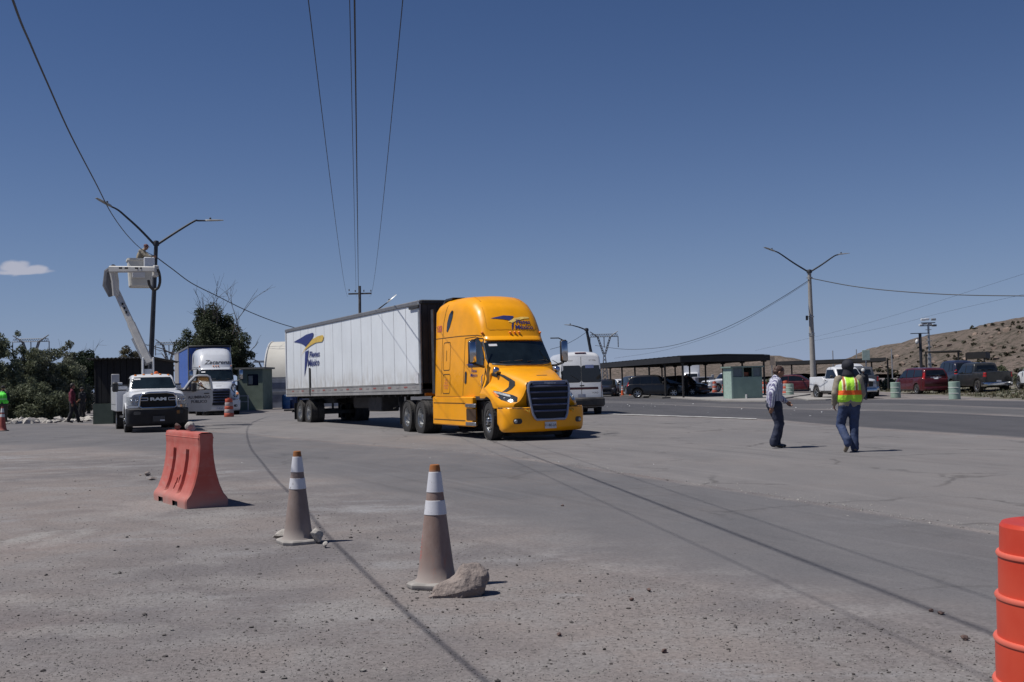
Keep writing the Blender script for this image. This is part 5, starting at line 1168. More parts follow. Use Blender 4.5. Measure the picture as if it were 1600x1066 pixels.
person('man in lime safety vest over a khaki jacket walking with his back to the camera',gpt(1330,706),rad(84),
  pose(pelvis=(0,0,.96),chest=(.0,0,1.27),neck=(.02,0,1.49),head=(.06,0,1.64),look=(.98,.1,-.2),hem=-.02,
  lel=(-.02,.27,1.14),lwr=(.08,.27,.93),rel=(.0,-.25,1.13),rwr=(.12,-.20,.95),
  lkn=(.10,.17,.52),lan=(-.18,.09,.20),lto=(-.12,.13,.045),rkn=(.05,-.08,.50),ran=(0,-.07,.09),rto=(.18,-.07,.035)),
  KHAKI,DENIM,pm('tan_boot',(.20,.165,.12),.8),hat='hood',hatm=pm('dark_hood',(.012,.013,.022),.8,0,.2,9),vest=(M_VEST,None),scale=1.0)
# bucket worker
bw=D(221,446,46.65)
person('worker in khaki jacket and cap leaning out of the raised bucket to the lamp post',(bw.x,bw.y,bw.z+.10),rad(-5),
  pose(pelvis=(-.08,0,.93),chest=(.0,0,1.20),neck=(.12,0,1.40),head=(.22,0,1.50),look=(.9,-.1,-.35),lsh=(.02,.18,1.32),rsh=(.05,-.18,1.32),
  lel=(.26,.20,1.12),lwr=(.50,.12,1.10),rel=(.28,-.2,1.10),rwr=(.52,-.10,1.06),lkn=(.0,.1,.5),rkn=(0,-.1,.5)),
  KHAKI,DENIMD,pm('black_shoe',(0,0,0)),hat='cap',hatm=pm('maroon_cap',(.10,.03,.03),.7),vox=.016)
REDS=pm('dark_red_shirt',(.13,.012,.03),.8,0,.15,8,.3,40); BLKC=pm('black_cloth',(.013,.013,.016),.8,0,.2,8)
person('man in a dark red shirt and dark trousers standing with a person in black',gpt(113,661),rad(20),
  pose(lkn=(.16,.09,.52),lan=(.25,.09,.10),lto=(.42,.1,.035),rkn=(-.02,-.1,.5),ran=(-.16,-.1,.12),rto=(.0,-.1,.035),lwr=(.12,.24,.92),rwr=(.0,-.25,.88)),
  REDS,BLKC,pm('black_shoe',(0,0,0)),vox=.016,scale=1.13)
person('person in black uniform and cap facing the man in the dark red shirt',gpt(129,657),rad(165),
  pose(lwr=(.16,.18,1.0),rwr=(.08,-.26,.85),lkn=(.06,.12,.5),lan=(.06,.13,.09),lto=(.22,.15,.035)),
  BLKC,BLKC,pm('black_shoe',(0,0,0)),hat='cap',hatm=BLKC,vox=.016,sleeve='short',scale=1.03)
t=NT('green_vest'); o=t.obj(); z=t.n('ShaderNodeSeparateXYZ',{0:o},2)
b1=t.m_('MULTIPLY',t.m_('GREATER_THAN',z,1.12),t.m_('LESS_THAN',z,1.16)); M_GV=t.done(t.mix(b1,(.10,.80,.06),(.45,.7,.4)),.7,0,t.noise(o,12,4),.5,.02)
person('person in a bright green vest and dark cap cut off by the left edge',gpt(5,663),rad(95),
  pose(lwr=(.12,.2,1.0),rwr=(.16,-.15,1.02)),BLKC,pm('olive_trousers',(.05,.045,.035),.8),pm('black_shoe',(0,0,0)),hat='cap',hatm=BLKC,vest=(M_GV,None),vox=.016,scale=1.12)
person('person in dark clothes standing among the vehicles at the right end of the carport',gz(1072,600,88),rad(-60),
  pose(),BLKC,BLKC,pm('black_shoe',(0,0,0)),vox=.018,sleeve='short')
person('person with a white hat behind the right shoulder of the man in the vest',gz(1349.5,612,63),rad(-100),
  pose(),pm('dark_jacket',(.03,.03,.035),.8),DENIMD,pm('black_shoe',(0,0,0)),hat='helmet',hatm=pm('white_hat',(.6,.6,.58),.6),vox=.018)

# ---------------------------------------------------------------- traffic cones, barrier, drums, rocks
t=NT('dirty_cone'); o=t.obj(); z=t.n('ShaderNodeSeparateXYZ',{0:o},2); n=t.noise(t.scale(o,(1,1,.5)),5,6,.7)
c=t.mix(t.ramp(n,.3,.7),(.20,.135,.115),(.26,.20,.18)); c=t.mix(t.ramp(t.noise(t.scale(o,(1,1,.4)),9,5,.7),.55,.72,0,.6),c,(.33,.12,.065)); c=t.mix(t.ramp(t.m_('ADD',z,t.m_('MULTIPLY',n,.35)),.42,.15,0,.75),c,(.30,.275,.255)); c=t.mix(t.ramp(t.m_('ADD',z,t.m_('MULTIPLY',n,.06)),.86,.90),c,(.30,.11,.03))
rx=t.n('ShaderNodeSeparateXYZ',{0:o}); sc=t.noise(t.scale(o,(30,30,90)),1,4,.7)
rk=t.m_('MULTIPLY',t.m_('MULTIPLY',t.ramp(sc,.42,.62),t.ramp(rx,-.07,-.10)),t.m_('MULTIPLY',t.ramp(z,.18,.24),t.ramp(z,.58,.50)))
M_CONE1=t.done(t.mix(rk,c,(.45,.07,.06)),.85,0,n,.5,.01)
t=NT('dirty_cone_plain'); o=t.obj(); z=t.n('ShaderNodeSeparateXYZ',{0:o},2); n=t.noise(t.scale(o,(1,1,.5)),5,6,.7)
c=t.mix(t.ramp(n,.3,.7),(.20,.150,.130),(.25,.20,.185)); c=t.mix(t.ramp(t.noise(t.scale(o,(1,1,.4)),9,5,.7),.58,.75,0,.45),c,(.31,.13,.075)); c=t.mix(t.ramp(t.m_('ADD',z,t.m_('MULTIPLY',n,.35)),.42,.15,0,.75),c,(.30,.275,.255)); c=t.mix(t.ramp(t.m_('ADD',z,t.m_('MULTIPLY',n,.06)),.84,.88),c,(.26,.10,.03))
M_CONE2=t.done(c,.85,0,n,.5,.01)
t=NT('worn_collar'); o=t.obj(); n=t.noise(o,14,6,.75)
M_COL=t.done(t.mix(t.ramp(n,.60,.66),t.mix(t.ramp(t.noise(o,4,5),.3,.7),(.50,.50,.54),(.62,.62,.65)),(.28,.26,.26)),.45,0,n,.3,.004)
M_CBASE=pm('cone_base',(.30,.28,.26),.9,0,.15,9,.4,30)
def cone(label,p,body,base,collar,hgt=.90,rz=0.,tilt=0.,group=None,cats='traffic cone',detail=True):
    root=thing('traffic_cone',label,cats,p,rz,group); root.rotation_euler=(tilt,0,rz); k=hgt/.9
    def R(z): return .142+(.036-.142)*(z-.045)/(.855)
    b=MB(); pr=[(.17,.035),(.16,.05),(R(.06)+.004,.065)]
    for z in(.15,.3,.45,.47): pr.append((R(z),z))
    pr+=[(R(.6),.6),(R(.75),.75),(R(.88),.88),(.036,.895),(.030,.90),(.024,.896),(.022,.80)]
    b.lathe([(r*k,z*k) for r,z in pr],32); b.build('cone_body',body,root,.7)
    q=MB(); e=.19*k; oct_=[(e*a,e*c_) for a,c_ in((1,.62),(.62,1),(-.62,1),(-1,.62),(-1,-.62),(-.62,-1),(.62,-1),(1,-.62))]
    q.loft([[(x*s_,y*s_,z) for x,y in oct_] for s_,z in((.97,.0),(1.,.012),(1.,.03),(.93,.042),(.8,.046))]); q.build('cone_base',base,root,.5)
    for z0,z1 in((.53,.635),(.695,.845)):
        q=MB(); q.lathe([((R(z0))*k,z0*k),((R(z0)+.0035)*k,(z0+.002)*k),((R(z1)+.0035)*k,(z1-.002)*k),(R(z1)*k,z1*k)],32,caps=False); q.build('reflective_collar',collar,root,.6)
    return root
p1=G(466,848); p2=G(682,916)
cone('faded dusty cone with a small rock on each side of its base',(p1.x,p1.y,H(*p1.xy)),M_CONE2,M_CBASE,M_COL,.885,.5,rad(1.0))
cone('faded dusty cone with red scrape marks held down by a large rock',(p2.x,p2.y,H(*p2.xy)),M_CONE1,M_CBASE,M_COL,.90,-.3,rad(-1.2))
M_OR=pm('orange_plastic',(.62,.10,.025),.5,0,.1,5,dust=.2); M_CW=pm('collar_white',(.6,.6,.6),.5)
def cn(lbl,u,y,h=.72): p=gz(u,612,y); return cone(lbl,p,M_OR,M_OR,M_CW,h)
cn('left one of two orange cones at the edge of the carport',972.5,97,.95); cn('right one of two orange cones at the edge of the carport',985.5,96,1.0)
p=G(4,674); cone('dirty orange cone standing in front of the green vest person at the left edge',(p.x,p.y,H(*p.xy)),pm('dirty_orange',(.30,.06,.045),.7,0,.2,6,dust=.3),M_BLACK,M_CW,1.0)

# rocks
def rock(label,p,size,seed,mat,rz=0.,name='rock',cat='rock',jag=.22,parent=None):
    bm=bmesh.new(); bmesh.ops.create_icosphere(bm,subdivisions=4,radius=1); r=np.random.default_rng(seed)
    pl=[(Vector(r.normal(size=3)).normalized(),r.uniform(.42,.80)) for _ in range(14)]
    from mathutils import noise as mn
    for v in bm.verts:
        c=v.co.copy()
        for n_,d_ in pl:
            k=c.dot(n_)
            if k>d_: c-=n_*(k-d_)*.92
        c*=1+jag*.5*mn.noise(c*1.7+Vector((seed,0,0)))+jag*.25*mn.noise(c*5+Vector((0,seed,0)))
        v.co=c
    mn_z=min(v.co.z for v in bm.verts)
    for v in bm.verts: v.co=Vector((v.co.x*size[0],v.co.y*size[1],(v.co.z-mn_z)*size[2]))
    me=bpy.data.meshes.new(name); bm.to_mesh(me); bm.free(); me.polygons.foreach_set('use_smooth',[True]*len(me.polygons)); me.set_sharp_from_angle(angle=.5); me.materials.append(mat)
    return tag(link(name,me,parent,p,rz),label,cat)
t=NT('rock_stone'); o=t.obj(); n=t.noise(o,4,7,.65); M_ROCK=t.done(t.mix(t.ramp(t.noise(o,2.2,4),.35,.65),t.mix(t.ramp(n,.3,.7),(.25,.20,.175),(.36,.31,.28)),(.17,.14,.13)),.9,0,t.m_('ADD',n,t.m_('MULTIPLY',t.noise(o,18,5,.7),.4)),.8,.05)
t=NT('pale_stone'); o=t.obj(); n=t.noise(o,9,6,.7); M_PALE=t.done(t.mix(t.ramp(n,.3,.65),(.24,.22,.20),(.50,.47,.43)),.9,0,n,.8,.02)
t=NT('brown_stone'); o=t.obj(); n=t.noise(o,9,6,.7); M_BRS=t.done(t.mix(t.ramp(n,.3,.65),(.07,.045,.04),(.20,.13,.11)),.9,0,n,.8,.02)
def gr(u,v,dz=0): p=G(u,v); return (p.x,p.y,H(p.x,p.y)+dz)
# the big slab: a hand-shaped rock leaning on the cone base
bp=G(716,930)
def big_rock():
    # profile drawn across the rock (photo-left to photo-right), heights in metres
    prof=[(-.195,.0,.035),(-.17,.06,.06),(-.10,.09,.09),(-.02,.13,.11),(.03,.19,.115),(.10,.205,.12),(.15,.20,.11),(.185,.15,.09),(.19,.09,.06)]
    R=[]
    for x,h,dp in prof:
        zb=0.0 if x<.1 else (x-.1)*.25
        R.append([(x,-dp*.9,zb),(x-.012,-dp,zb+h*.25+.012),(x+.01,-dp*.55,zb+h*.72+.012),(x,-.01,h+.012),(x+.012,dp*.5,h*.93+.01),(x,dp,h*.5+.01),(x,dp*.9,zb)])
    q=MB(); q.loft(R); me=q.mesh('rock',M_ROCK,0); o=link('tmp',me)
    m=o.modifiers.new('s','SUBSURF'); m.levels=4; m.subdivision_type='SIMPLE'
    for sc_,st in((.16,.055),(.05,.018)):
        tx=bpy.data.textures.new('r','VORONOI' if sc_>.1 else 'CLOUDS'); tx.noise_scale=sc_; m=o.modifiers.new('d','DISPLACE'); m.texture=tx; m.strength=st; m.mid_level=.4
    dg=bpy.context.evaluated_depsgraph_get(); r=bpy.data.meshes.new_from_object(o.evaluated_get(dg)); bpy.data.objects.remove(o)
    r.polygons.foreach_set('use_smooth',[True]*len(r.polygons)); r.set_sharp_from_angle(angle=.45)
    tag(link('rock',r,None,(bp.x,bp.y,H(*bp.xy)-.01),rad(14)),'large angular tan rock leaning on the base of the red scraped cone','rock')
big_rock()
rock('pale lump of rock on the left side of the left cone base',gr(442,844),(.12,.085,.075),11,M_PALE,.3)
rock('crumbly grey lump on the right side of the left cone base',gr(497,849),(.095,.08,.075),12,M_PALE,1.)
rock('small stone on the ground just right of the left cone',gr(508,856),(.045,.04,.035),13,M_PALE,2.)
rock('small dark stone behind the right edge of the left cone',gr(493,838),(.035,.03,.03),15,M_ROCK,2.)
rock('flat grey rock on the gravel left of the orange barrier',gr(238,750),(.10,.05,.035),21,M_ROCK,.4)
rock('upper flat grey rock in the little heap left of the orange barrier',gr(231,743),(.075,.045,.04),22,M_ROCK,1.4)
rock('thin stone chip left of the orange barrier',gr(219,743),(.05,.02,.02),23,M_ROCK,2.4)
for i,(u,v,s_,lb) in enumerate(((879,792,.022,'dark stone alone on the asphalt right of the cones'),(1014,925,.018,'dark stone on the gravel right of the large rock'),(874,994,.017,'dark stone near the bottom of the gravel'),(988,939,.016,'small stone on gravel below and left of the middle'),(1455,958,.02,'left of two stones on the wire shadow near the orange drum'),(1470,962,.022,'right of two stones on the wire shadow near the orange drum'),(1508,1001,.02,'stone on the gravel near the orange drum foot'),(1038,1020,.02,'stone at the bottom edge of the gravel, right of the middle'))):
    rock(lb,gr(u,v),(s_*1.3,s_,s_*.8),40+i,M_BRS,i)

# orange water barrier
t=NT('barrier_plastic'); o=t.obj(); n=t.noise(o,3.2,7,.68); z=t.n('ShaderNodeSeparateXYZ',{0:o},2)
c=t.mix(t.ramp(n,.35,.68),(.42,.075,.052),(.45,.135,.105)); c=t.mix(t.ramp(t.noise(t.scale(o,(1,1,5)),2.5,5,.6),.55,.72,0,.5),c,(.40,.21,.175)); c=t.mix(t.ramp(t.m_('ADD',z,t.m_('MULTIPLY',n,.5)),.55,.18,0,.8),c,(.40,.27,.235))
M_BAR=t.done(c,.62,0,t.noise(o,30,4),.15,.004)
def barrier():
    a=G(289,796); b=G(237,780)                      # near bottom corners: right end, left end of the lit side
    # long side runs from b to a; thickness goes behind-right
    d=Vector((a.x-b.x,a.y-b.y,0)); L=d.length; rz=math.atan2(d.y,d.x); Lh=1.62
    n=Vector((-d.y,d.x,0)).normalized()
    Wb=.56; c=Vector((a.x,a.y,0))-d.normalized()*Lh/2+n*Wb/2
    root=thing('road_barrier','faded orange plastic road barrier with a rock and a brown lump on top','barrier',(c.x,c.y,H(c.x,c.y)-.015),rz)
    k=1.02
    prof=[(.275,0),(.28,.10),(.272,.13),(.222,.19),(.172,.31),(.132,.46),(.106,.62),(.094,.80),(.100,.86),(.100,.93),(.090,.955)]
    # side lofts made of cells so that the recessed channels and feet are real
    nx=84; rings=[]
    chan=[(-.27,-.17),(.03,.13)]                   # channel bands along the length (fractions of length)
    xs=np.linspace(-Lh/2,Lh/2,nx+1)
    hs=[p[1] for p in prof]; zz=sorted(set(list(np.linspace(0,.955,46))))
    W=lambda z: np.interp(z,[p[1] for p in prof],[p[0] for p in prof])
    def depth(x,z,side):
        if side>0: return 0.
        for x0,x1 in ((-.37,-.24),(.25,.38)):
            if z>.15 and z<.74 and x0<x<x1: return .07*min(1,(z-.15)/.06)
        if .20<z<.36 and .02+(.36-z)*-.25<x<.055+(.36-z)*-.25: return .07
        if .28<z<.40 and .12+(.40-z)*-.2<x<.15+(.40-z)*-.2: return .05
        return 0.
    q=MB()
    for side in(-1,1):
        grid=[]
        for x in xs:
            row=[]
            for z in zz:
                w=W(z)-depth(x,z,side); fo=0
                e=max(0,abs(x)-Lh/2+.03)/.03; w-= .02*e*e
                row.append((x,side*w,z))
            grid.append(row)
        # drop the cells of the two fork openings
        n_=len(zz); vs=[p for r in grid for p in r]; fs=[]
        for i in range(nx):
            for j in range(n_-1):
                xm=(xs[i]+xs[i+1])/2; zm=(zz[j]+zz[j+1])/2
                if zm<.085 and (-.52<xm<-.28 or .20<xm<.44): continue
                fs.append((i*n_+j,(i+1)*n_+j,(i+1)*n_+j+1,i*n_+j+1))
        q.add(vs,fs)
    for xe in(-Lh/2,Lh/2):
        q.loft([[(xe,-(W(z)-.02),z) for z in zz],[(xe,(W(z)-.02),z) for z in zz]],closed=False)
    q.loft([[(x,-W(.955),.955) for x in xs],[(x,-W(.955)*.6,.968) for x in xs],[(x,W(.955)*.6,.968) for x in xs],[(x,W(.955),.955) for x in xs]],closed=False)
    q.build('barrier_body',M_BAR,root,.45)
    q=MB(); 
    for x0 in(-.40,.32): q.box((x0,0,.042),(.24,.50,.08))
    q.build('fork_pocket',M_GAPD,root,0)
    q=MB(); q.box((0,0,.90),(Lh-.02,.208,.018),None,0,.006); q.build('top_lip',M_BAR,root)
    M=Matrix.Translation(root.location)@Matrix.Rotation(rz,4,'Z')
    p=M@Vector((-.55,0,.962)); rock('brown lump sitting on the left end of the barrier top',tuple(p),(.07,.06,.065),31,M_BRS,0,'stone','stone')
    p=M@Vector((.12,0,.962)); rock('pale rock with a dark side on top of the barrier, nearer its middle',tuple(p),(.085,.06,.075),34,M_PALE,.7,'stone','stone')
    return root
barrier()

# drums
t=NT('orange_drum'); o=t.obj(); n=t.noise(o,3,5,.6); M_DRUM=t.done(t.mix(t.ramp(n,.3,.7),(.50,.040,.016),(.56,.065,.030)),.42,0,t.noise(o,40,3),.06,.002)
M_DRUMR=pm('drum_ridge_orange',(.62,.13,.085),.45,0,.08,4)
def big_drum():
    p=G(1600,1119); p=Vector((2.50,5.30,0)); root=thing('traffic_drum','bright orange ribbed plastic drum cut off by the right edge','drum',(1.99,4.1,0))
    zs=[(.262,0),(.262,.20),(.254,.205),(.253,.36),(.245,.365),(.243,.515),(.235,.52),(.233,.67),(.225,.675),(.222,.825),(.217,.83),(.213,.925),(.205,.938),(.19,.940),(.10,.925),(.01,.92)]; q=MB(); q.lathe(zs,64); q.build('drum_body',M_DRUM,root,.5)
    for z,r in((.20,.259),(.36,.250),(.515,.241),(.67,.231),(.825,.221)):
        q=MB(); q.lathe([(r-.006,z-.012),(r+.006,z-.009),(r+.009,z),(r+.005,z+.007),(r-.010,z+.009)],64,caps=False); q.build('drum_ridge',M_DRUMR,root,.9)
    q=MB(); q.lathe([(.30,0),(.30,.05),(.27,.06)],32); q.build('drum_base',M_RUBBER,root)
big_drum()
def band_drum(label,p,h=1.0,r=.27,cols=None,group=None):
    root=thing('traffic_drum',label,'drum',p,0,group); zs=[0,.22,.42,.60,.80,1.]
    for i,(a,b) in enumerate(zip(zs,zs[1:])):
        q=MB(); rr=r*(1-.06*i); q.lathe([(rr*.97,a*h),(rr,a*h+.02),(rr*.98,b*h-.02),(rr*.93,b*h)],24); q.build('orange_band' if i%2==0 else 'white_band',(M_OR2 if i%2==0 else M_CW2),root,.6)
    q=MB(); q.box((0,0,h+.02),(.14,.05,.06)); q.build('drum_handle',M_OR2,root)
    return root
M_OR2=pm('faded_orange',(.48,.085,.045),.6,0,.15,6,dust=.3); M_CW2=pm('band_white',(.40,.33,.33),.6,0,.2,6,dust=.3)
band_drum('red and white banded drum in front of the white tractor unit',gr(358,651.5),.98,.26)
band_drum('taller orange banded drum beyond the right part of the carport',gz(1116.5,603,108),1.05,.24); band_drum('shorter orange banded drum left of the green guard booth',gz(1131,603,102),.80,.2)
band_drum('orange banded drum just left of the striped shirt man',gz(1194.5,600,92),1.,.26)
band_drum('orange banded drum behind the face of the striped shirt man',gz(1228,600,88),1.05,.28)
M_GDR=pm('pale_green_drum',(.26,.36,.30),.7,0,.1,4,.2,30,dust=.2)
def green_drum(label,p,sc=1.):
    root=thing('concrete_drum',label,'drum',p); root.scale=(sc,sc,sc)
    q=MB(); q.lathe([(.28,0),(.29,.02),(.285,.3),(.295,.32),(.285,.34),(.285,.60),(.295,.62),(.285,.64),(.285,.9),(.27,.92),(.02,.915)],28); q.build('drum_body',M_GDR,root,.4)
    for z in(.32,.62):
        q=MB(); q.lathe([(.288,z-.012),(.302,z),(.288,z+.012)],28,caps=False); q.build('drum_ridge',M_CW,root)
green_drum('pale green drum on the verge in front of the red minivan',gz(1399,604,66),1.0)
green_drum('pale green drum on the verge in front of the dark pickups',gz(1491,604,59),1.02)
green_drum('pale green drum beside the striped shirt man, near the dark red car',gz(1234,606,80),.95)
# ---------------------------------------------------------------- poles, lamps, wires
M_CONC=pm('concrete_pole',(.30,.28,.26),.85,0,.12,3,.3,20); M_DPOLE=pm('dark_pole_paint',(.035,.037,.045),.55,.2,.2,3)
M_WIRE=pm('wire_black',(.02,.02,.022),.6); M_GAL=M_STEEL
def lamp_head(root,a,b,mat,name='lamp_head'):
    a=Vector(a); b=Vector(b); d=(b-a).normalized(); s=d.cross(Vector((0,0,1))).normalized(); u=s.cross(d); R=[]
    for t,w,h in((0,.05,.04),(.1,.09,.05),(.35,.12,.05),(.75,.14,.035),(1,.10,.015)):
        c=a.lerp(b,t); R.append([c+s*w+u*0,c+s*w*.6+u*h,c-s*w*.6+u*h,c-s*w,c-s*w*.7-u*h*.5,c+s*w*.7-u*h*.5])
    q=MB(); q.loft(R); o=q.build(name,mat,root,.5)
    c=a.lerp(b,.30)+u*.05; q=MB(); q.lathe([(.045,0),(.045,.07),(.02,.09)],10,c=tuple(c)); q.build('photocell',M_BLACK,o)
    return o
def street_lamp(label,base,top,arms,polemat,r0,r1,extra=None,name='street_lamp'):
    B=Vector(base); T=Vector(top)
    root=thing(name,label,'street lamp',base); rel=lambda p: Vector(p)-B
    q=MB(); n=10; q.tube([rel(B.lerp(T,i/n)) for i in range(n+1)],[r0+(r1-r0)*i/n for i in range(n+1)],14); q.build('pole',polemat,root,.9)
    q=MB(); q.lathe([(r1*1.5,-.12),(r1*1.6,0),(r1*1.2,.10),(.02,.12)],14,c=tuple(rel(T))); q.build('pole_cap',M_DPOLE,root,.7)
    for pts,hd,mat in arms:
        pts=[tuple(rel(p)) for p in pts]; P=[Vector(p) for p in catm(pts,4)] if len(pts)>2 else [Vector(p) for p in pts]
        q=MB(); q.tube(P,[.055-.02*i/len(P) for i in range(len(P))],8); a=q.build('lamp_arm',mat,root,.9)
        lamp_head(a,rel(hd[0]),rel(hd[1]),M_GAL)
    return root
yL=49.6
pb=D(231.5,664,yL); pb.z=H(pb.x,pb.y)
LT_top=D(244,380,yL)
street_lamp('dark double arm street lamp next to the raised bucket',pb,LT_top,
   [([D(243,384,yL),D(218,358,yL-.4),D(196,338,yL-.8),D(184,328,yL-1.0),D(172,322,yL-1.1)],(D(174,323,yL-1.1),D(150,309.5,yL-1.6)),M_DPOLE),
    ([D(246,382,yL),D(275,363,yL+.3),D(303,346,yL+.6),D(310,345,yL+.7),D(322,345,yL+.8)],(D(320,345,yL+.8),D(349,344.5,yL+1.2)),M_DPOLE)],M_DPOLE,.13,.085)
# clamp and worker's tools on the pole
yR=60.5
rb_=G(1272,622); rbz=H(rb_.x,rb_.y); rt_=D(1264.5,424,rb_.y)
LR=street_lamp('pale concrete street lamp with two arms behind the two walking men',(rb_.x,rb_.y,rbz),rt_,
   [([D(1263,425,rb_.y),D(1240,411,rb_.y),D(1218,396,rb_.y-.3),D(1210,392.5,rb_.y-.5)],(D(1211,393,rb_.y-.5),D(1194,386.5,rb_.y-.8)),M_DPOLE),
    ([D(1266,425,rb_.y),D(1285,413,rb_.y),D(1303,400.5,rb_.y+.2),D(1310,398,rb_.y+.3)],(D(1309,398,rb_.y+.3),D(1327,396,rb_.y+.6)),M_DPOLE)],M_CONC,.20,.11)
for vv in(434,495,521,524):
    q=MB(); c=D(1264.5+(1272-1264.5)*(vv-424)/198,vv,rb_.y)-Vector((rb_.x,rb_.y,rbz)); q.lathe([(.19,-.03),(.20,0),(.19,.03)],14,c=tuple(c),caps=False); q.build('pole_band',M_GAL,LR,.8)
q=MB(); c=D(1264,497,rb_.y)-Vector((rb_.x,rb_.y,rbz)); q.box((c.x-.16,c.y-.1,c.z),(.14,.12,.3),None,0,.02); q.build('junction_box',M_BLACK,LR)
# low island of concrete and stones at its foot
def slab(name,pts,z,mat,bev=.03,kind='structure',base=None):
    q=MB(); c=np.mean(np.array(pts),axis=0); top=[(x,y,H(x,y)+z) for x,y in pts]; t2=[(c[0]+(x-c[0])*.985,c[1]+(y-c[1])*.985,H(x,y)+z+.01) for x,y in pts]
    bt=[(x,y,H(x,y)-.05) for x,y in pts]; q.loft([bt,top,t2]); return q.build(name,mat,None,.4,kind=kind)
M_KERB=pm('kerb_concrete',(.27,.255,.24),.9,0,.12,1.2,.3,15)
slab('kerb_island',gp((1240,622.5),(1262,626.5),(1290,626),(1352,622),(1362,619.5),(1330,618),(1270,619)),.07,M_KERB)
# single-arm lamp behind the trailer
B=D(563,600,78); B.z=0
street_lamp('single arm street lamp rising behind the white trailer',B,D(561,505,78),[([D(561,505,78),D(590,484,78.3),D(600,476.5,78.5),D(605,473,78.6)],(D(604,474,78.6),D(619,460.5,79)),M_DPOLE)],M_DPOLE,.12,.07)
B=D(937,600,84); B.z=0
street_lamp('leaning single arm street lamp behind the white van',B,D(916.5,515,84),[([D(916.5,516,84),D(905,511.5,84),D(894,508.5,84)],(D(895,508.8,84),D(881.5,507.5,84)),M_DPOLE)],M_DPOLE,.15,.10)
# power pole with crossarm
def power_pole():
    y=99.; b=D(562.5,600,y); root=thing('power_pole','tall wooden power pole with a crossarm above the trailer roof','power pole',(b.x,b.y,0))
    r=lambda u,v: D(u,v,y)-Vector((b.x,b.y,0))
    q=MB(); q.tube([(0,0,0),r(562,447)],[.16,.12],12); q.build('pole',pm('weathered_wood',(.11,.10,.095),.85,0,.3,4),root,.9)
    q=MB(); a=r(544.5,458); c=r(580.5,460); q.box(tuple((a+c)/2),((c-a).length,.12,.13)); q.build('crossarm',pm('weathered_wood',(0,0,0)),root,0)
    for u,v in((545.5,455),(555,456.5),(568.5,456),(579.5,456)):
        q=MB(); q.lathe([(.03,0),(.06,.05),(.035,.09),(.06,.14),(.02,.18)],8,c=tuple(r(u,v))); q.build('insulator',M_BLACK,root)
power_pole()
def wire(label,P,r,name='overhead_wire',group=None):
    q=MB(); q.tube(P,r,6); return tag(q.build(name,M_WIRE,None,1.),label,'wire',group)
# the three spans that run overhead from the power pole to behind the camera
def span(xa,ka,z0=6.2,yc=20.,k=.00046,top=9.4,y1=99,n=60):
    P=[]
    for i in range(n+1):
        y=-40+(y1+40)*i/n; P.append((xa+ka*y,y,z0+(top-z0)*((y-yc)/(y1-yc))**2))
    return P
wire('left thin power wire running from the crossarm to overhead',span(-.48,-.1410),.0065)
wire('left of the two close power wires in the middle, thin',span(-.01,-.1385,6.35),.006)
wire('thick dark power wire in the middle, running overhead',span(.03,-.1370),.0115)
wire('right thin power wire running from the crossarm to overhead',span(.555,-.1320),.0065)
# thick twisted cable on the left
ctrl=[(20,0,10.3),(48,70,12.9),(75,132,15.1),(110,210,18.2),(150,287,22.8),(175,335,28.2),(200,369,35.),(222,390,42.5),(243,401,49.5)]
P=[tuple(D(*c)) for c in ctrl]; d=(Vector(P[0])-Vector(P[1])).normalized()
pre=[(5,-15,6.),(1.6,-6,5.0),(-.75,0,4.6),(-2.7,5.2,4.65)]
P=[tuple(p) for p in catm(pre+P,6)]; wire('thick black cable sagging from the top left corner to the left street lamp',P,.0125,'overhead_cable')
q=MB(); 
P=[tuple(D(*c)) for c in((243,401,49.5),(270,421,54.),(300,443,58.5),(340,463,63.),(380,483,67.5),(420,499.5,72),(456,511,76),(500,521,78),(561,528,78))]
wire('thick black cable from the left street lamp sloping down behind the trailer',[tuple(p) for p in catm(P,5)],.024,'overhead_cable')
yy=rb_.y
wire('cable from the right street lamp running out of the picture to the right',[tuple(p) for p in catm([tuple(D(*c)) for c in((1265,434.5,yy),(1330,447,yy-3),(1400,455,yy-5),(1500,461,yy-8),(1640,463,yy-11))],5)],.028,'overhead_cable')
wire('cable sagging leftwards from the right street lamp to beyond the carport',[tuple(p) for p in catm([tuple(D(*c)) for c in((1264,438,yy),(1220,466,67),(1160,500,76),(1100,526,84),(1040,542,92),(980,546,98),(930,540,102))],5)],.017,'overhead_cable')
wire('fainter upper wire sagging left of the right street lamp',[tuple(p) for p in catm([tuple(D(*c)) for c in((1264,440,yy+.3),(1210,474,75),(1130,518,90),(1040,547,104),(960,560,118))],5)],.010)
for i,(c,lb) in enumerate(((((1600,428,150),(1500,460,170),(1400,492,190),(1300,520,215),(1180,548,245)),'uppermost faint wire crossing the sky above the hill'),(((1600,460,150),(1480,487,175),(1380,512,200),(1270,533,230)),'second faint wire crossing the sky above the hill'),(((916.5,519,84),(900,530,80),(880,540,76),(860,546,74)),'faint wire from the leaning street lamp towards the yellow truck'))):
    wire(lb,[tuple(p) for p in catm([tuple(D(*k)) for k in c],5)],.014)

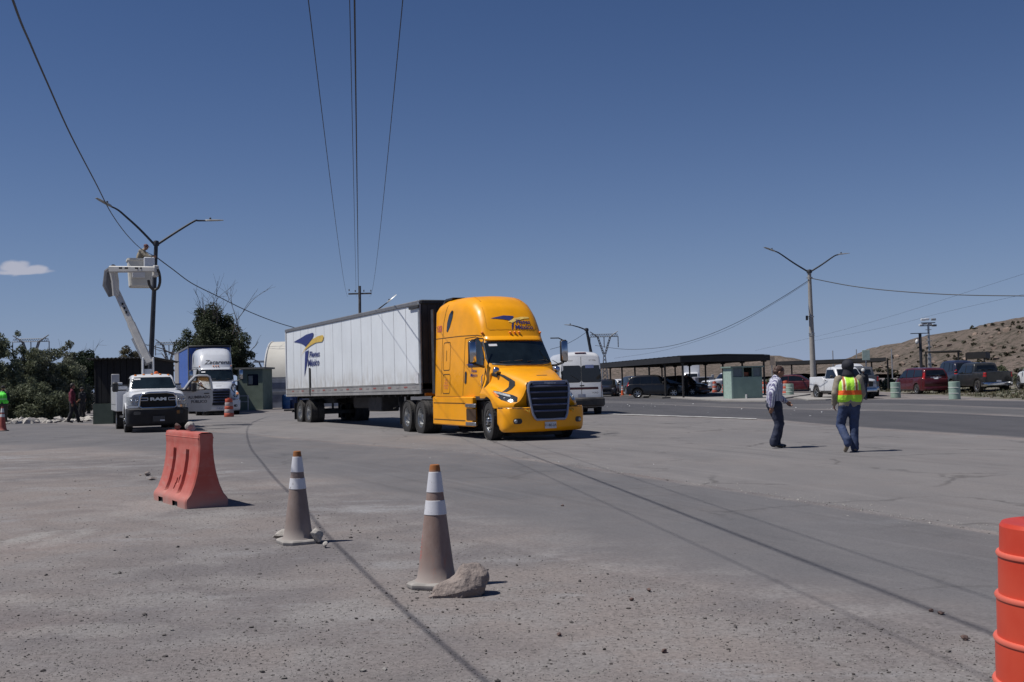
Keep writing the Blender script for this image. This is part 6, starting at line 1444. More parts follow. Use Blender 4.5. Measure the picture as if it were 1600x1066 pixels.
# lattice pylons
M_LAT=pm('pylon_steel',(.16,.17,.19),.6,.3,.1,3)
def pylon(label,u,v_base,v_top,y,half,rot=0.,r=.10):
    b=D(u,v_base,y); t=D(u,v_top,y); Hh=t.z; root=thing('lattice_pylon',label,'pylon',(b.x,y,0),rot)
    def leg(x0,z0,x1,z1,w0,w1,n,nm):
        q=MB(); 
        def c(t_,i): 
            x=x0+(x1-x0)*t_; z=z0+(z1-z0)*t_; w=w0+(w1-w0)*t_; return Vector((x+w*(1,1,-1,-1)[i],w*(1,-1,-1,1)[i],z))
        for i in range(4):
            q.bar(c(0,i),c(1,i),r,4)
            for k in range(n):
                a,b_=k/n,(k+1)/n; q.bar(c(a,i),c(b_,(i+1)%4),r*.6,3); q.bar(c(b_,i),c(a,(i+1)%4),r*.6,3)
        return q.build(nm,M_LAT,root,0,kind='stuff')
    zw=Hh*.57; zb=Hh*.90; hw=half
    leg(0,0,0,zw,Hh*.06,Hh*.016,8,'tower_body')
    for s in(-1,1):
        leg(s*.2,zw,s*hw*.45,zb,Hh*.014,Hh*.012,7,'tower_arm'); leg(s*hw*.45,zb,s*hw*.98,Hh,Hh*.010,.04,4,'tower_horn')
    leg(-hw,zb,hw,zb+.01,0.01,0.01,1,'bridge_chord'); q=MB()
    for k in range(16):
        a=-hw+2*hw*k/16; b_=a+2*hw/16; q.bar((a,.6,zb),(b_,-.6,zb),r*.6,3); q.bar((a,0,zb),((a+b_)/2,0,zb+.8),r*.6,3); q.bar(((a+b_)/2,0,zb+.8),(b_,0,zb),r*.6,3)
    q.bar((-hw,0,zb),(hw,0,zb),r,4); q.bar((-hw*.9,0,zb+.8),(hw*.9,0,zb+.8),r*.8,4); q.build('bridge',M_LAT,root,0,kind='stuff')
    for x in(-hw,0,hw):
        q=MB(); q.bar((x,0,zb),(x,0,zb-3.2),.14,4); q.build('insulator_string',M_LAT,root)
pylon('lattice pylon above the carport, right of the leaning lamp',946,610,518,330,4.15,0)
pylon('lattice pylon seen between the dark shed and the blue trailer',265,615,530,340,4.1,0.)
pylon('lattice pylon behind the trees on the far left',49,620,524,300,4.9,.0)
pylon('tiny distant lattice pylon left of the white tent',413,611,561,700,6.5,.2,.25)
pylon('small distant lattice pylon far off between the light poles on the right',1478-200,583,548,900,6,.1,.25) if False else None

# ---------------------------------------------------------------- carport
M_DSTEEL=pm('dark_roof_steel',(.010,.010,.012),.7,0,.2,2,dust=.05); M_POST=pm('dark_post',(.030,.028,.027),.6,.1,.2,5)
def carport():
    A=Vector((12.0,79.)); B=Vector((18.3,81.5)); C=Vector((8.3,107.)); Dd=B+(C-A); root=thing('carport','long low carport with dark flat roof and thin posts sheltering cars','carport',(A.x,A.y,0))
    L=lambda p,z: (p.x-A.x,p.y-A.y,z)
    def zt(p,f=0): return 3.0
    # roof as ribbed sheet with overhang
    e=.5; u=(C-A).normalized(); w=(B-A).normalized(); a=A-u*e-w*.3; b=B-u*e+w*.3; c=C+u*e-w*.3; d=Dd+u*e+w*.3
    n=44; q=MB(); top=[];
    for i in range(n+1):
        k=i/n; h=.05 if i%2 else 0
        p0=a.lerp(c,k); p1=b.lerp(d,k); top.append([L(p0,3.02+h),L(p0.lerp(p1,.5),3.10+h),L(p1,3.02+h)])
    q.loft(top,closed=False); q.loft([[ (x,y,z-.06) for x,y,z in r] for r in top],closed=False); q.build('roof_sheet',M_DSTEEL,root,.2)
    for p0,p1,nm in((a,c,'fascia'),(a,b,'fascia'),(b,d,'fascia'),(c,d,'fascia')):
        q=MB(); m=(p1-p0); ang=math.atan2(m.y,m.x); mid=(p0+p1)/2; Mx=Matrix.Translation(L(mid,2.80))@Matrix.Rotation(ang,4,'Z'); q.box((0,0,0),(m.length,.08,.42),Mx); q.build(nm,M_DSTEEL,root,0)
    for k in range(12):
        f=(k+.5)/12; p0=a.lerp(c,f); p1=b.lerp(d,f); q=MB(); m=p1-p0; Mx=Matrix.Translation(L((p0+p1)/2,2.86))@Matrix.Rotation(math.atan2(m.y,m.x),4,'Z'); q.box((0,0,0),(m.length,.08,.2),Mx); q.build('roof_beam',M_DSTEEL,root,0)
    for s0,s1 in((A,C),(B,Dd)):
        for k in range(7):
            p=s0.lerp(s1,k/6); q=MB(); q.tube([L(p,0),L(p,2.9)],.075,8); po=q.build('post',M_POST,root,.9)
            q=MB(); x,y,_=L(p,0); q.box((x,y,2.62),(.36,.18,.22)); q.build('post_head',M_DSTEEL,po,0)
            q=MB(); q.box((x,y,.03),(.30,.30,.05)); q.build('post_foot',M_KERB,po,0)
carport()
slab('concrete_apron',[(-1,134)]+gp((940,616),(1000,619.5),(1066,624),(1130,628),(1196,628.5))+[(22.5,84),(15.0,112),(9,140)],.09,M_KERB)
slab('asphalt_bay',[(10.9,82),(15.6,83.5),(18.3,84.0),(14.2,107),(8.2,107)],.11,pm('bay_floor',(.10,.095,.09),.9))
# green guard booth in front of the carport
M_SAGE=pm('sage_paint',(.22,.31,.265),.8,0,.06,2,.1,20,dust=.15); M_SAGED=pm('faded_sage',(.17,.23,.20),.8,0,.12,3,.15,20)
def booth_right():
    p=gz(1161,624,71.5); root=thing('guard_booth','small sage green guard booth at the right end of the carport','booth',p,rad(8))
    w,d,h=1.95,1.7,2.05; 
    q=MB(); q.box((0,-d/2,.73),(w,.12,1.46)); q.build('front_wall',M_SAGE,root,0)
    q=MB(); q.box((0,d/2,h/2),(w,.1,h)); q.build('back_wall',M_SAGE,root,0)
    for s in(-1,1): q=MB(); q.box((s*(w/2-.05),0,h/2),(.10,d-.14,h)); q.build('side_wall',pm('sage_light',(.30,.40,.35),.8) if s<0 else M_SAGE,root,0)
    for x,ww in((-.60,.62),(.66,.55)): q=MB(); q.box((x,-d/2+.02,1.75),(ww,.03,.55)); q.build('window_pane',pm('dusty_window',(.10,.13,.15),.2),root,0)
    for x in(-.94,-.26,.36,.94): q=MB(); q.box((x,-d/2,1.75),(.07,.12,.60)); q.build('window_frame',M_SAGED,root,0)
    q=MB(); q.box((0.05,-d/2+.5,1.62),(.36,.3,.26)); q.build('shelf_box',pm('orange_jug',(.45,.14,.07),.5),root,0)
    q=MB(); q.box((0,0,h+.04),(w+.24,d+.3,.09)); q.build('roof',M_SAGED,root,0)
    q=MB(); q.box((-1.0,-d/2-.02,.95),(.10,.10,1.75)); q.build('corner_post',pm('sage_light',(0,0,0)),root,0)
    q=MB(); q.tube([(-.12,-d/2-.12,0),(-.12,-d/2-.12,.36)],.055,10); q.build('bollard_pipe',M_CW,root)
booth_right()

# ---------------------------------------------------------------- far right structures
def shelter(label,P,ht,posts,thick=.12,name='shade_shelter',mat=M_DSTEEL,base=None):
    c=Vector((sum(p[0] for p in P)/len(P),sum(p[1] for p in P)/len(P))); z=H(c.x,c.y)
    root=thing(name,label,'shelter',(c.x,c.y,z)); q=MB(); top=[(x-c.x,y-c.y,ht) for x,y in P]; q.loft([[(x,y,zz-thick) for x,y,zz in top],top]); q.build('roof',mat,root,0)
    for x,y in posts:
        q=MB(); q.tube([(x-c.x,y-c.y,H(x,y)-z),(x-c.x,y-c.y,ht-.05)],.07,8); q.build('post',M_POST,root)
def DX(u,y): return D(u,575,y).x
shelter('far dark parking shelter behind the white pickups',[(DX(1212,101),101),(DX(1385,92),92),(DX(1375,102),102),(DX(1225,112),112)],2.75,[(DX(1214,101),101.2),(DX(1237,101),101),(DX(1275,99),99),(DX(1389,92),92.3),(DX(1362,94),94),(DX(1330,102),102)],.3)
shelter('grey tarpaulin awning over the parked cars on the right',[(DX(1446,86),86),(DX(1500,84),84),(DX(1504,90),90),(DX(1462,92),92)],2.85,[(DX(1449,86),86.2),(DX(1499,84.2),84.3),(DX(1502,89),89.5)],.08)
shelter('low black roof over the bed of the black pickup, right of the awning',[(DX(1511,90),90),(DX(1541,88),88),(DX(1548,94),94),(DX(1514,96),96)],2.55,[(DX(1512,90),90.2),(DX(1541,88),88.3)],.5)
def light_tower():
    y=104; p=D(1453,575,y); z=H(p.x,y); root=thing('light_tower','white mast with a cluster of floodlights in front of the hill','light tower',(p.x,y,z)); t=D(1452.5,507,y).z-z
    q=MB(); q.tube([(0,0,0),(0,0,t*.5)],.16,8); q.tube([(0,0,t*.5),(0,0,t)],.10,8); q.build('mast',M_GAL,root)
    for k in range(9): q=MB(); q.box((0,0,t*.15+k*t*.095),(.42,.42,.05)); q.build('mast_collar',M_GAL,root,0)
    for i,(x,zz) in enumerate(((-.50,.45),(.50,.45),(-.62,-.05),(.62,-.10),(0,.5),(-.2,.1),(.3,.05))):
        q=MB(); q.box((0,0,0),(.42,.24,.20),None,0,.03); q.build('floodlight',M_WHITE if i%2==0 else M_GAL,root).location=(x,-.1+.1*i,t+zz)
    q=MB(); q.box((0,0,t+.15),(1.3,.08,.08)); q.box((0,0,t-.12),(1.5,.08,.08)); q.build('lamp_rack',M_BLACK,root,0)
light_tower()
def camera_pole():
    y=96; p=D(1439.5,575,y); z=H(p.x,y); root=thing('camera_pole','dark pole with flat top bar and white dome camera, left of the light tower','camera pole',(p.x,y,z)); t=D(1439,521,y).z-z
    q=MB(); q.tube([(0,0,0),(0,0,t)],.13,8); q.build('pole',M_DPOLE,root)
    q=MB(); q.box((0,0,t),(1.55,.3,.06)); q.build('top_bar',M_DPOLE,root,0)
    q=MB(); q.ell((-.32,-.1,t-.72),(.15,.15,.22)); q.tube([(-.32,0,t-.5),(0,0,t-.35)],.03,6); q.build('dome_camera',M_CW,root)
camera_pole()
def signpost(label,u,v0,v1,y,w,h,mat):
    p=D(u,v0,y); z=H(p.x,y); root=thing('sign_post',label,'sign',(p.x,y,z)); t=D(u,v1,y).z-z
    q=MB(); q.tube([(0,0,0),(0,0,t)],.05,6); q.build('post',M_GAL,root); q=MB(); q.box((0,-.07,t-h/2),(w,.04,h),None,0,.01); q.build('sign_board',mat,root)
    return root
signpost('pale rectangular board on a post above the grey pickup',1354,590,547,88,.60,.80,pm('pale_green_board',(.40,.50,.44),.6))
signpost('beige board on a post left of the pole of the concrete street lamp',1207,600,556.5,112,.55,.9,pm('beige_board',(.42,.33,.25),.7))
for u,v1,y,lb in((1302,548,150,'thin grey pole standing above the roof of the white crew cab'),(1339,546,150,'thin grey pole right above the hooded man'),(1394,545,150,'thin grey pole over the foot of the hill')):
    p=D(u,575,y); q=MB(); q.tube([(0,0,0),(0,0,D(u,v1,y).z)],.07,6); o=q.build('thin_pole',M_GAL,None); o.location=(p.x,y,0); tag(o,lb,'pole')
# people-sized clutter in the lot: generator trailer and white box truck beyond the carport
def box_truck():
    y=150; p=gz(1080,590,y); root=thing('box_truck','far white truck seen through the carport, right of the person in dark clothes','truck',p,rad(-98))
    q=MB(); q.box((-2.4,0,2.0),(4.2,2.3,2.5),None,0,.08); q.build('cargo_box',P_WHITE,root); c=hull([(-.3,1.0,.6,2.2,.1,.08,0),(.9,1.0,.6,2.2,.12,.08,.1),(1.5,.98,.6,1.4,.12,.06,.15),(1.8,.9,.6,1.2,.1,.05,.2)],.1,.1); c.build('cab',P_WHITE,root); v=c.bvh()
    m=MB(); hug(m,v,[rrect(-.8,1.4,.8,2.0,.08)],'front',.02); m.build('windshield',M_GLASS,root)
    for s in(-1,1):
        wheel(root,1.0,s*.9,.42,.25,.25,'alloy5'); wheel(root,-3.2,s*.9,.42,.25,.25,'alloy5')
    m=MB(); m.box((-1.5,0,.6),(5.5,1.2,.25)); m.build('chassis',M_FRAME,root,0)
box_truck()
def trailer_cart():
    p=gz(1097,590,118); root=thing('equipment_trailer','grey boxy equipment trailer left of the orange drums beyond the carport','trailer',p,.1)
    q=MB(); q.box((0,0,1.05),(1.9,1.2,1.0),None,0,.05); q.build('cabinet',M_SILV_ if False else pm('cart_grey',(.20,.21,.24),.6),root)
    q=MB(); q.box((0,-.62,1.2),(1.1,.03,.45)); q.build('panel',M_GAPD,root,0); q=MB(); q.tube([(-.95,0,.5),(-1.7,0,.45)],.05,6); q.build('drawbar',M_FRAME,root)
    q=MB(); q.box((1.15,0,1.0),(.25,.25,1.5),None,0,.03); q.build('pale_post',M_GAL,root)
    for s in(-1,1): wheel(root,0,s*.6,.33,.2,.2,'alloy5')
trailer_cart()

# ---------------------------------------------------------------- left side buildings
def shed():
    y=53.; x0=D(149,600,y).x; x1=D(238,600,y).x; z0=0; L=x1-x0; root=thing('shed','dark open shed with corrugated roof and green low wall behind the bucket truck','shed',((x0+x1)/2,y,H(x0,y)))
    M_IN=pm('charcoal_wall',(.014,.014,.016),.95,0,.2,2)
    h=3.05; 
    for i in range(9):
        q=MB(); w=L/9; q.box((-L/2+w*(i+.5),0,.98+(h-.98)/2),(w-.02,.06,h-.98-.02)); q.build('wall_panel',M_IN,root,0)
    q=MB(); q.box((-L/2+.45,-.12,.48),(.95,.30,.96)); q.build('low_wall',pm('dull_green_paint',(.055,.075,.06),.85,0,.1,3,dust=.1),root,0)
    q=MB(); q.box((.4,.0,.48),(L-1.0,.10,.96)); q.build('low_wall',pm('dull_green_paint',(0,0,0)),root,0)
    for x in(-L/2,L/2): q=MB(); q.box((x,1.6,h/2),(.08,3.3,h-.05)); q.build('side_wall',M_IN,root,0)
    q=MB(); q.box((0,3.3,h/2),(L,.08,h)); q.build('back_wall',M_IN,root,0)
    n=66; R=[]
    for i in range(n+1):
        x=-L/2-.25+(L+.5)*i/n; dz=.035*math.sin(i*math.pi/2); R.append([(x,-.55,h+.04+dz),(x,3.6,h-.12+dz)])
    q=MB(); q.loft(R,closed=False); q.loft([[(a,b,c-.02) for a,b,c in r] for r in R],closed=False); q.loft([[R[i][0],(R[i][0][0],R[i][0][1],R[i][0][2]-.02)] for i in range(n+1)],closed=False); q.build('roof_sheet',pm('weathered_sheet',(.05,.048,.045),.7,.2,.3,3),root,.3)
shed()
def green_hut():
    y=79; p=gz(399.5,627,y); root=thing('green_hut','pale green block hut with a dark window between the white tractor and the tent','hut',p,rad(-4))
    w,d,h=1.75,2.2,2.85
    G_=pm('hut_green',(.18,.225,.175),.9,0,.12,2,.2,12,dust=.1)
    for x,z,a,b in((-.55,h/2,.65,h),(.72,h/2,.31,h),(.17,.85,.79,1.7),(.17,h-.18,.79,.36)):
        q=MB(); q.box((x,-d/2,z),(a,.14,b)); q.build('front_wall',G_,root,0)
    for s in(-1,1): q=MB(); q.box((s*(w/2-.06),.07,h/2),(.12,d-.02,h)); q.build('side_wall',G_,root,0)
    q=MB(); q.box((0,d/2,h/2),(w-.26,.12,h)); q.build('back_wall',G_,root,0)
    q=MB(); q.box((.17,-d/2+.05,2.09),(.77,.02,.78)); q.build('window_pane',M_GLASS,root,0)
    q=MB(); q.box((-.01,-d/2+.02,2.09),(.30,.03,.6)); q.build('curtain',pm('pale_curtain',(.3,.32,.3),.8),root,0)
    q=MB(); q.box((0,0,h+.06),(w+.35,d+.4,.12)); q.build('roof',pm('roof_slab',(.20,.20,.18),.8),root,0)
    q=MB(); q.box((-.55,-d/2-.5,1.0),(1.1,.06,.05)); q.box((-1.0,-d/2-.5,.5),(.05,.05,1.0)); q.box((-.05,-d/2-.5,.5),(.05,.05,1.0)); q.box((-.55,-d/2-.5,.6),(1.1,.04,.04)); q.build('railing',M_CW,root,0)
green_hut()
def tent():
    y=84; xa=D(413,600,y).x; root=thing('tarpaulin_tent','tall white arched tarpaulin shelter with grey lower wall behind the rear of the trailer','tent',(xa,y,H(xa,y)))
    pf=[(0,0),(0,1.2),(.06,2.3),(.45,3.35),(1.1,4.2),(2.1,4.85),(3.4,5.1),(4.7,4.85),(5.7,4.2),(6.4,3.3),(6.8,2.),(6.9,0)]
    P=catm([(a,b) for a,b in pf],5); W_=pm('tarp_white',(.52,.50,.45),.7,0,.06,.7,.4,3,dust=.1); 
    q=MB(); R=[[(0,y_,z),(4,y_,z),(8,y_,z)] for y_,z in P if z>=2.2]; q.loft(R,closed=False); q.build('tarp_skin',W_,root,.8)
    q=MB(); q.prism([(y_,z) for y_,z in P],.0,.05,'x'); q.build('gable_tarp',W_,root,0)
    lo=[(x,z) for x,z in P if z<=2.25]; q=MB(); q.loft([[(0.05,y_+.02,z),(8,y_+.02,z)] for y_,z in P if z<=2.3 and y_<2],closed=False); q.build('grey_gable_tarp',pm('hazy_plastic',(.20,.22,.27),.3,0,.2,1.5,.5,4),root,0)
    q=MB(); q.tube([(-.03,x-.03,z) for x,z in P],.06,6); q.build('frame_hoop',M_CW,root,.9)
    for z in(1.2,2.25): q=MB(); q.box((4.,-.03,z),(8.,.05,.05)); q.build('cross_rail',pm('frame_grey',(.35,.36,.38),.5),root,0)
tent()
M_BBAR=pm('blue_barrel',(.02,.10,.26),.45,0,.1,4,dust=.1); M_BBD=pm('dark_blue_barrel',(.012,.03,.10),.45,0,.1,4,dust=.1)
def barrel(label,p,mat,h=.92):
    q=MB(); q.lathe([(.26,0),(.28,.03),(.285,.28),(.295,.30),(.285,.32),(.285,.60),(.295,.62),(.285,.64),(.28,h-.04),(.25,h),(.02,h-.01)],24); o=q.build('barrel',mat,None,.5); o.location=p; tag(o,label,'barrel')
barrel('bright blue barrel nearest the tent by the rear of the trailer',gz(447,628,79),M_BBAR,1.0); barrel('dark blue barrel between the bright one and the trailer wheels',gz(457,628,79.6),M_BBD); barrel('dark blue barrel half hidden behind the trailer wheels',gz(466,628,80),M_BBD)
# long timber lying near the trailer's rear
q=MB(); a=G(455,642.5); q.box((0,0,.06),(.9,.12,.10)); o=q.build('dark_beam',M_GAPD,None,0); o.location=(a.x,a.y,0); tag(o,'dark beam lying on the ground left of the rear trailer wheels','beam')

# ---------------------------------------------------------------- plants
def leafmat(name,c,var=.35):
    t=NT(name); g=t.n('ShaderNodeNewGeometry',out='Random Per Island'); a=tuple(x*(1-var) for x in c); b=tuple(x*(1+var) for x in c)
    col=t.mix(t.ramp(g,0,1),a,b); bs=t.n('ShaderNodeBsdfPrincipled',{'Base Color':col,'Roughness':.65,'Specular IOR Level':.25}); tl=t.n('ShaderNodeBsdfTranslucent',{'Color':col})
    t.n('ShaderNodeOutputMaterial',{'Surface':t.n('ShaderNodeMixShader',{0:.25,1:bs,2:tl})}); return t.m
L_DARK=leafmat('leaf_dark',(.062,.076,.042)); L_OLIVE=leafmat('leaf_olive',(.13,.145,.09)); L_PALE=leafmat('leaf_pale',(.15,.16,.11)); L_DRY=leafmat('leaf_dry',(.11,.095,.055)); L_FIR=leafmat('leaf_fir',(.022,.035,.018))
M_BARK=pm('bark',(.07,.058,.048),.9,0,.3,12,.6,40); M_DEAD=pm('dead_wood',(.085,.07,.062),.9,0,.3,12)
def leaves(C,R,N,size,seed,flat=1.,aspect=2.2):
    """N leaf faces spread through clumps C (centres) with radii R"""
    r=np.random.default_rng(seed); C=np.array(C,float); R=np.array(R,float)
    w=R**2; k=r.choice(len(C),N,p=w/w.sum()); d=r.normal(size=(N,3)); d/=np.linalg.norm(d,axis=1)[:,None]
    rad_=R[k]*(r.random(N)**.45); p=C[k]+d*rad_[:,None]*np.array([1,1,flat])
    u=r.normal(size=(N,3)); u/=np.linalg.norm(u,axis=1)[:,None]; v=np.cross(u,r.normal(size=(N,3))); v/=np.linalg.norm(v,axis=1)[:,None]
    s=size*(.5+r.random(N))[:,None]; a=u*s*aspect*.5; b=v*s*.5
    V=np.stack([p-a,p+b*.9,p+a,p-b*.9],1).reshape(-1,3); F=np.arange(N*4).reshape(N,4)
    me=bpy.data.meshes.new('leaves'); me.from_pydata(V.tolist(),[],F.tolist()); return me
def branches(q,p,d,L,r,n,rng,spread=.6,tips=None):
    p=Vector(p); P=[p]; dd=Vector(d).normalized()
    for i in range(4):
        dd=(dd+Vector(rng.normal(size=3))*.12).normalized(); P.append(P[-1]+dd*L/4)
    q.tube(P,[r*(1-.15*i) for i in range(5)],5 if r<.04 else 8)
    if n<=0:
        if tips is not None: tips.append(tuple(P[-1]))
        return
    for i in range(rng.integers(2,4)):
        b=P[rng.integers(2,5)]; nd=(dd+Vector(rng.normal(size=3))*spread).normalized(); branches(q,b,nd,L*.66,r*.5,n-1,rng,spread,tips)
def tree(label,base,height,crown,seed,leafm,N,size,trunk_r=.15,levels=3,name='tree',cat='tree',clump=(.5,.9),nc=40,low=.25,dead=0):
    """crown=(rx,ry,rz) around a centre at height*..."""
    root=thing(name,label,cat,base); rng=np.random.default_rng(seed); q=MB(); rx,ry,rz=crown; cz=height-rz
    tips=[]; 
    q.tube([(0,0,-.1),(.05,0,cz*.4),(0,.05,cz*.8)],[trunk_r,trunk_r*.8,trunk_r*.6],8)
    if name=='bush': trunk_r*=.35
    for i in range(1 if name=='bush' else 5): branches(q,(0,0,cz*rng.uniform(.35,.8)),(rng.normal(),rng.normal(),1.3),rz*.9,trunk_r*.45,2,rng,.55,tips)
    q.build('trunk',M_BARK,root,.9)
    C=[];R=[]
    for i in range(nc):
        d=rng.normal(size=3); d/=np.linalg.norm(d); k=rng.random()**.4; k*=.88
        if name=='bush':
            a_=rng.uniform(0,6.28); k_=rng.random()**.5; z_=(height-.35)*(1-.55*k_*k_)*rng.random()**.62; C.append((rx*k_*math.cos(a_),ry*k_*math.sin(a_),z_-.1)); R.append(rng.uniform(*clump)*(1-.45*z_/height)); continue
        C.append((d[0]*rx*k,d[1]*ry*k,cz+d[2]*rz*k)); R.append(rng.uniform(*clump))
    me=leaves(C,R,N,size,seed+1); me.materials.append(leafm); link('crown',me,root)
    if dead:
        q=MB(); 
        for i in range(dead):
            x=rng.uniform(-.1,.95)*rx; branches(q,(x,rng.uniform(-.5,.5)*ry,cz+rz*.2),(rng.normal()*.16+.08,0,1),rng.uniform(1.5,2.5),.045,2,rng,.32)
        q.build('dead_branches',M_DEAD,root,.9)
    return root
def gT(u,y): p=D(u,600,y); return (p.x,y,H(p.x,y))
tree('tall dark leafy tree with bare dead branches at its top behind the white tractor',gT(330,86),8.2,(2.35,2.0,3.2),3,L_DARK,46000,.080,.22,nc=70,clump=(.4,.85),dead=9)
tree('lower right lobe of dark tree growing against the tall leafy one',gT(372,85),6.2,(1.1,1.0,2.4),5,L_DARK,12000,.08,.14,nc=26,clump=(.35,.65),dead=1)
# shrub belt on the left
lab=['large olive bush at the left edge of the picture','tall feathery bush second from the left edge','rounded olive bush right of the feathery one under the pylon','leaning bush with pale leaves left of the man in the red shirt','bush with loose grey twigs behind the man in the red shirt','dark bush filling in low behind the green vest person']
for i,(u,y,h,r,m) in enumerate(((-12,64,5.6,(1.9,1.6,2.4),L_OLIVE),(28,66,5.9,(1.5,1.4,2.5),L_OLIVE),(62,68,5.2,(1.5,1.4,2.2),L_PALE),(88,69,4.7,(1.3,1.3,2.0),L_OLIVE),(112,72,4.0,(1.2,1.2,1.6),L_PALE),(40,61,2.9,(2.4,1.0,1.5),L_OLIVE))):
    tree(lab[i],gT(u,y),h,r,20+i,m,24000,.070,.05,name='bush',cat='bush',clump=(.3,.75),nc=60)
tree('small dark conifer-like tree left of the shed roof',gT(133,92),5.9,(.75,.75,2.3),31,L_FIR,3500,.10,.09,nc=16,clump=(.2,.5))
tree('thin airy tree left of the small dark conifer',gT(108,96),6.1,(1.1,1.0,1.9),32,L_PALE,2600,.10,.09,nc=20,clump=(.2,.5))
tree('spreading dark green flat topped tree behind the shed corner',gT(138,80),3.9,(1.9,1.6,1.3),33,L_FIR,9000,.09,.14,nc=26,clump=(.4,.7))
tree('pale treetop showing above the shed roof left of the boom',gT(203,80),5.0,(1.9,1.5,1.6),34,L_DRY,4500,.10,.10,nc=26,clump=(.25,.5))
tree('small dark bush between the tree and the green hut',gT(386,88),3.3,(.9,.9,1.6),35,L_DARK,3000,.10,.08,name='bush',cat='bush',nc=14,clump=(.3,.6))
# row of rocks and rubble along the left edge of the yard
def scatter(name,pts,sizes,mat,seed,label=None,cat=None,par=None,jit=.25):
    """many small angular stones as one mesh"""
    bm=bmesh.new(); bmesh.ops.create_icosphere(bm,subdivisions=1,radius=1); base=np.array([v.co[:] for v in bm.verts]); fc=np.array([[v.index for v in f.verts] for f in bm.faces]); bm.free()
    r=np.random.default_rng(seed); n=len(pts); nv=len(base); s=np.array(sizes)[:,None,None]
    V=base[None]*(1+jit*r.normal(size=(n,nv,1))); sc=r.uniform(.55,1.3,size=(n,1,3)); sc[:,:,2]*=.65; V=V*sc*s
    a=r.uniform(0,6.28,n); ca,sa=np.cos(a)[:,None],np.sin(a)[:,None]; X=V[:,:,0]*ca-V[:,:,1]*sa; Y=V[:,:,0]*sa+V[:,:,1]*ca
    P=np.array([(x,y,H(x,y)) for x,y in pts]); V=np.stack([X+P[:,0:1],Y+P[:,1:2],V[:,:,2]+P[:,2:3]+np.array(sizes)[:,None]*.25],2).reshape(-1,3)
    F=(fc[None]+(np.arange(n)*nv)[:,None,None]).reshape(-1,3)
    me=bpy.data.meshes.new(name); me.from_pydata(V.tolist(),[],F.tolist()); me.materials.append(mat); return link(name,me,None,kind='stuff')
t=NT('gravel_stone'); g=t.n('ShaderNodeNewGeometry',out='Random Per Island'); M_GRAV=t.done(t.mix(t.ramp(g,0,1),(.060,.052,.050),(.25,.235,.22)),.9)
t=NT('dark_gravel_stone'); g=t.n('ShaderNodeNewGeometry',out='Random Per Island'); M_GRAVD=t.done(t.mix(t.ramp(g,.3,1),(.045,.038,.036),(.13,.115,.105)),.9)
r=np.random.default_rng(99)
pts=[];sz=[]
def inpoly(x,y,P):
    c=False; j=len(P)-1
    for i in range(len(P)):
        if (P[i][1]>y)!=(P[j][1]>y) and x<(P[j][0]-P[i][0])*(y-P[i][1])/(P[j][1]-P[i][1])+P[i][0]: c=not c
        j=i
    return c
NP=[tuple(p) for p in near if -20<p[0]<6]
from mathutils import noise as mnoise
cnt=0
while cnt<11000:
    u=r.uniform(-40,1640); v=r.uniform(715,1100); p=G(u,v); x,y=p.x,p.y
    # only on the gravel side of the asphalt edge, thinning out beyond it
    yn=np.interp(x,[q[0] for q in NP],[q[1] for q in NP]); dd=y-yn
    if dd>0 and r.random()>.10*math.exp(-dd/2.5): continue
    if mnoise.noise(Vector((x*.5,y*.35,0)))<r.uniform(-.5,.5): continue
    cnt+=1; pts.append((x,y)); k=r.random(); sz.append(.003+.0055*k**4+(.008 if k>.994 else 0))
scatter('gravel',pts,sz,M_GRAV,1)
pts=[];sz=[]
for u0,v0,su,sv,n in((870,940,260,40,130),(520,800,60,20,90),(620,950,80,25,70),(760,850,120,50,120),(420,800,90,30,60),(1150,880,160,35,110),(300,1000,250,50,70),(1400,960,110,30,80),(980,1020,180,30,90),(150,900,150,60,50),(400,690,40,6,60),(690,930,40,14,50),(1050,760,250,10,70)):
    for i in range(n):
        p=G(r.normal(u0,su),max(660,r.normal(v0,sv))); pts.append((p.x,p.y)); k=r.random(); sz.append(.004+.010*k**5)
scatter('loose_stones',pts,sz,M_GRAVD,2)
pts=[];sz=[]
SM=catm([p for p in seam if -14<p[0]<7],20)
for i in range(2600):
    p=SM[r.integers(0,len(SM))]; q_=r.normal()*.22+.12; pts.append((p[0]+r.normal()*.1+q_*.9,p[1]+r.normal()*.12+q_*.5)); sz.append(.004+.010*r.random()**4)
scatter('edge_gravel',pts,sz,pm('pale_gravel',(.27,.255,.24),.95,0,.3,30),9)
pts=[];sz=[]
for i in range(260):
    u=r.uniform(-10,150); y=np.interp(u,[-10,150],[57,60])+r.normal()*.7; x=D(u,640,y).x; pts.append((x,y)); sz.append(r.uniform(.04,.17)*(1 if r.random()>.15 else 1.8))
scatter('rubble',pts,sz,M_PALE,3)
r=np.random.default_rng(77); pts=[];sz=[]
for u0,v0,su,sv,n in((1020,633,40,3,16),(1250,640,120,8,14),(700,720,200,20,20)):
    for i in range(n): p=G(r.normal(u0,su),r.normal(v0,sv)); pts.append((p.x,p.y)); sz.append(r.uniform(.015,.05) if v0<700 else .012)
scatter('litter',pts,sz,M_CW,4)
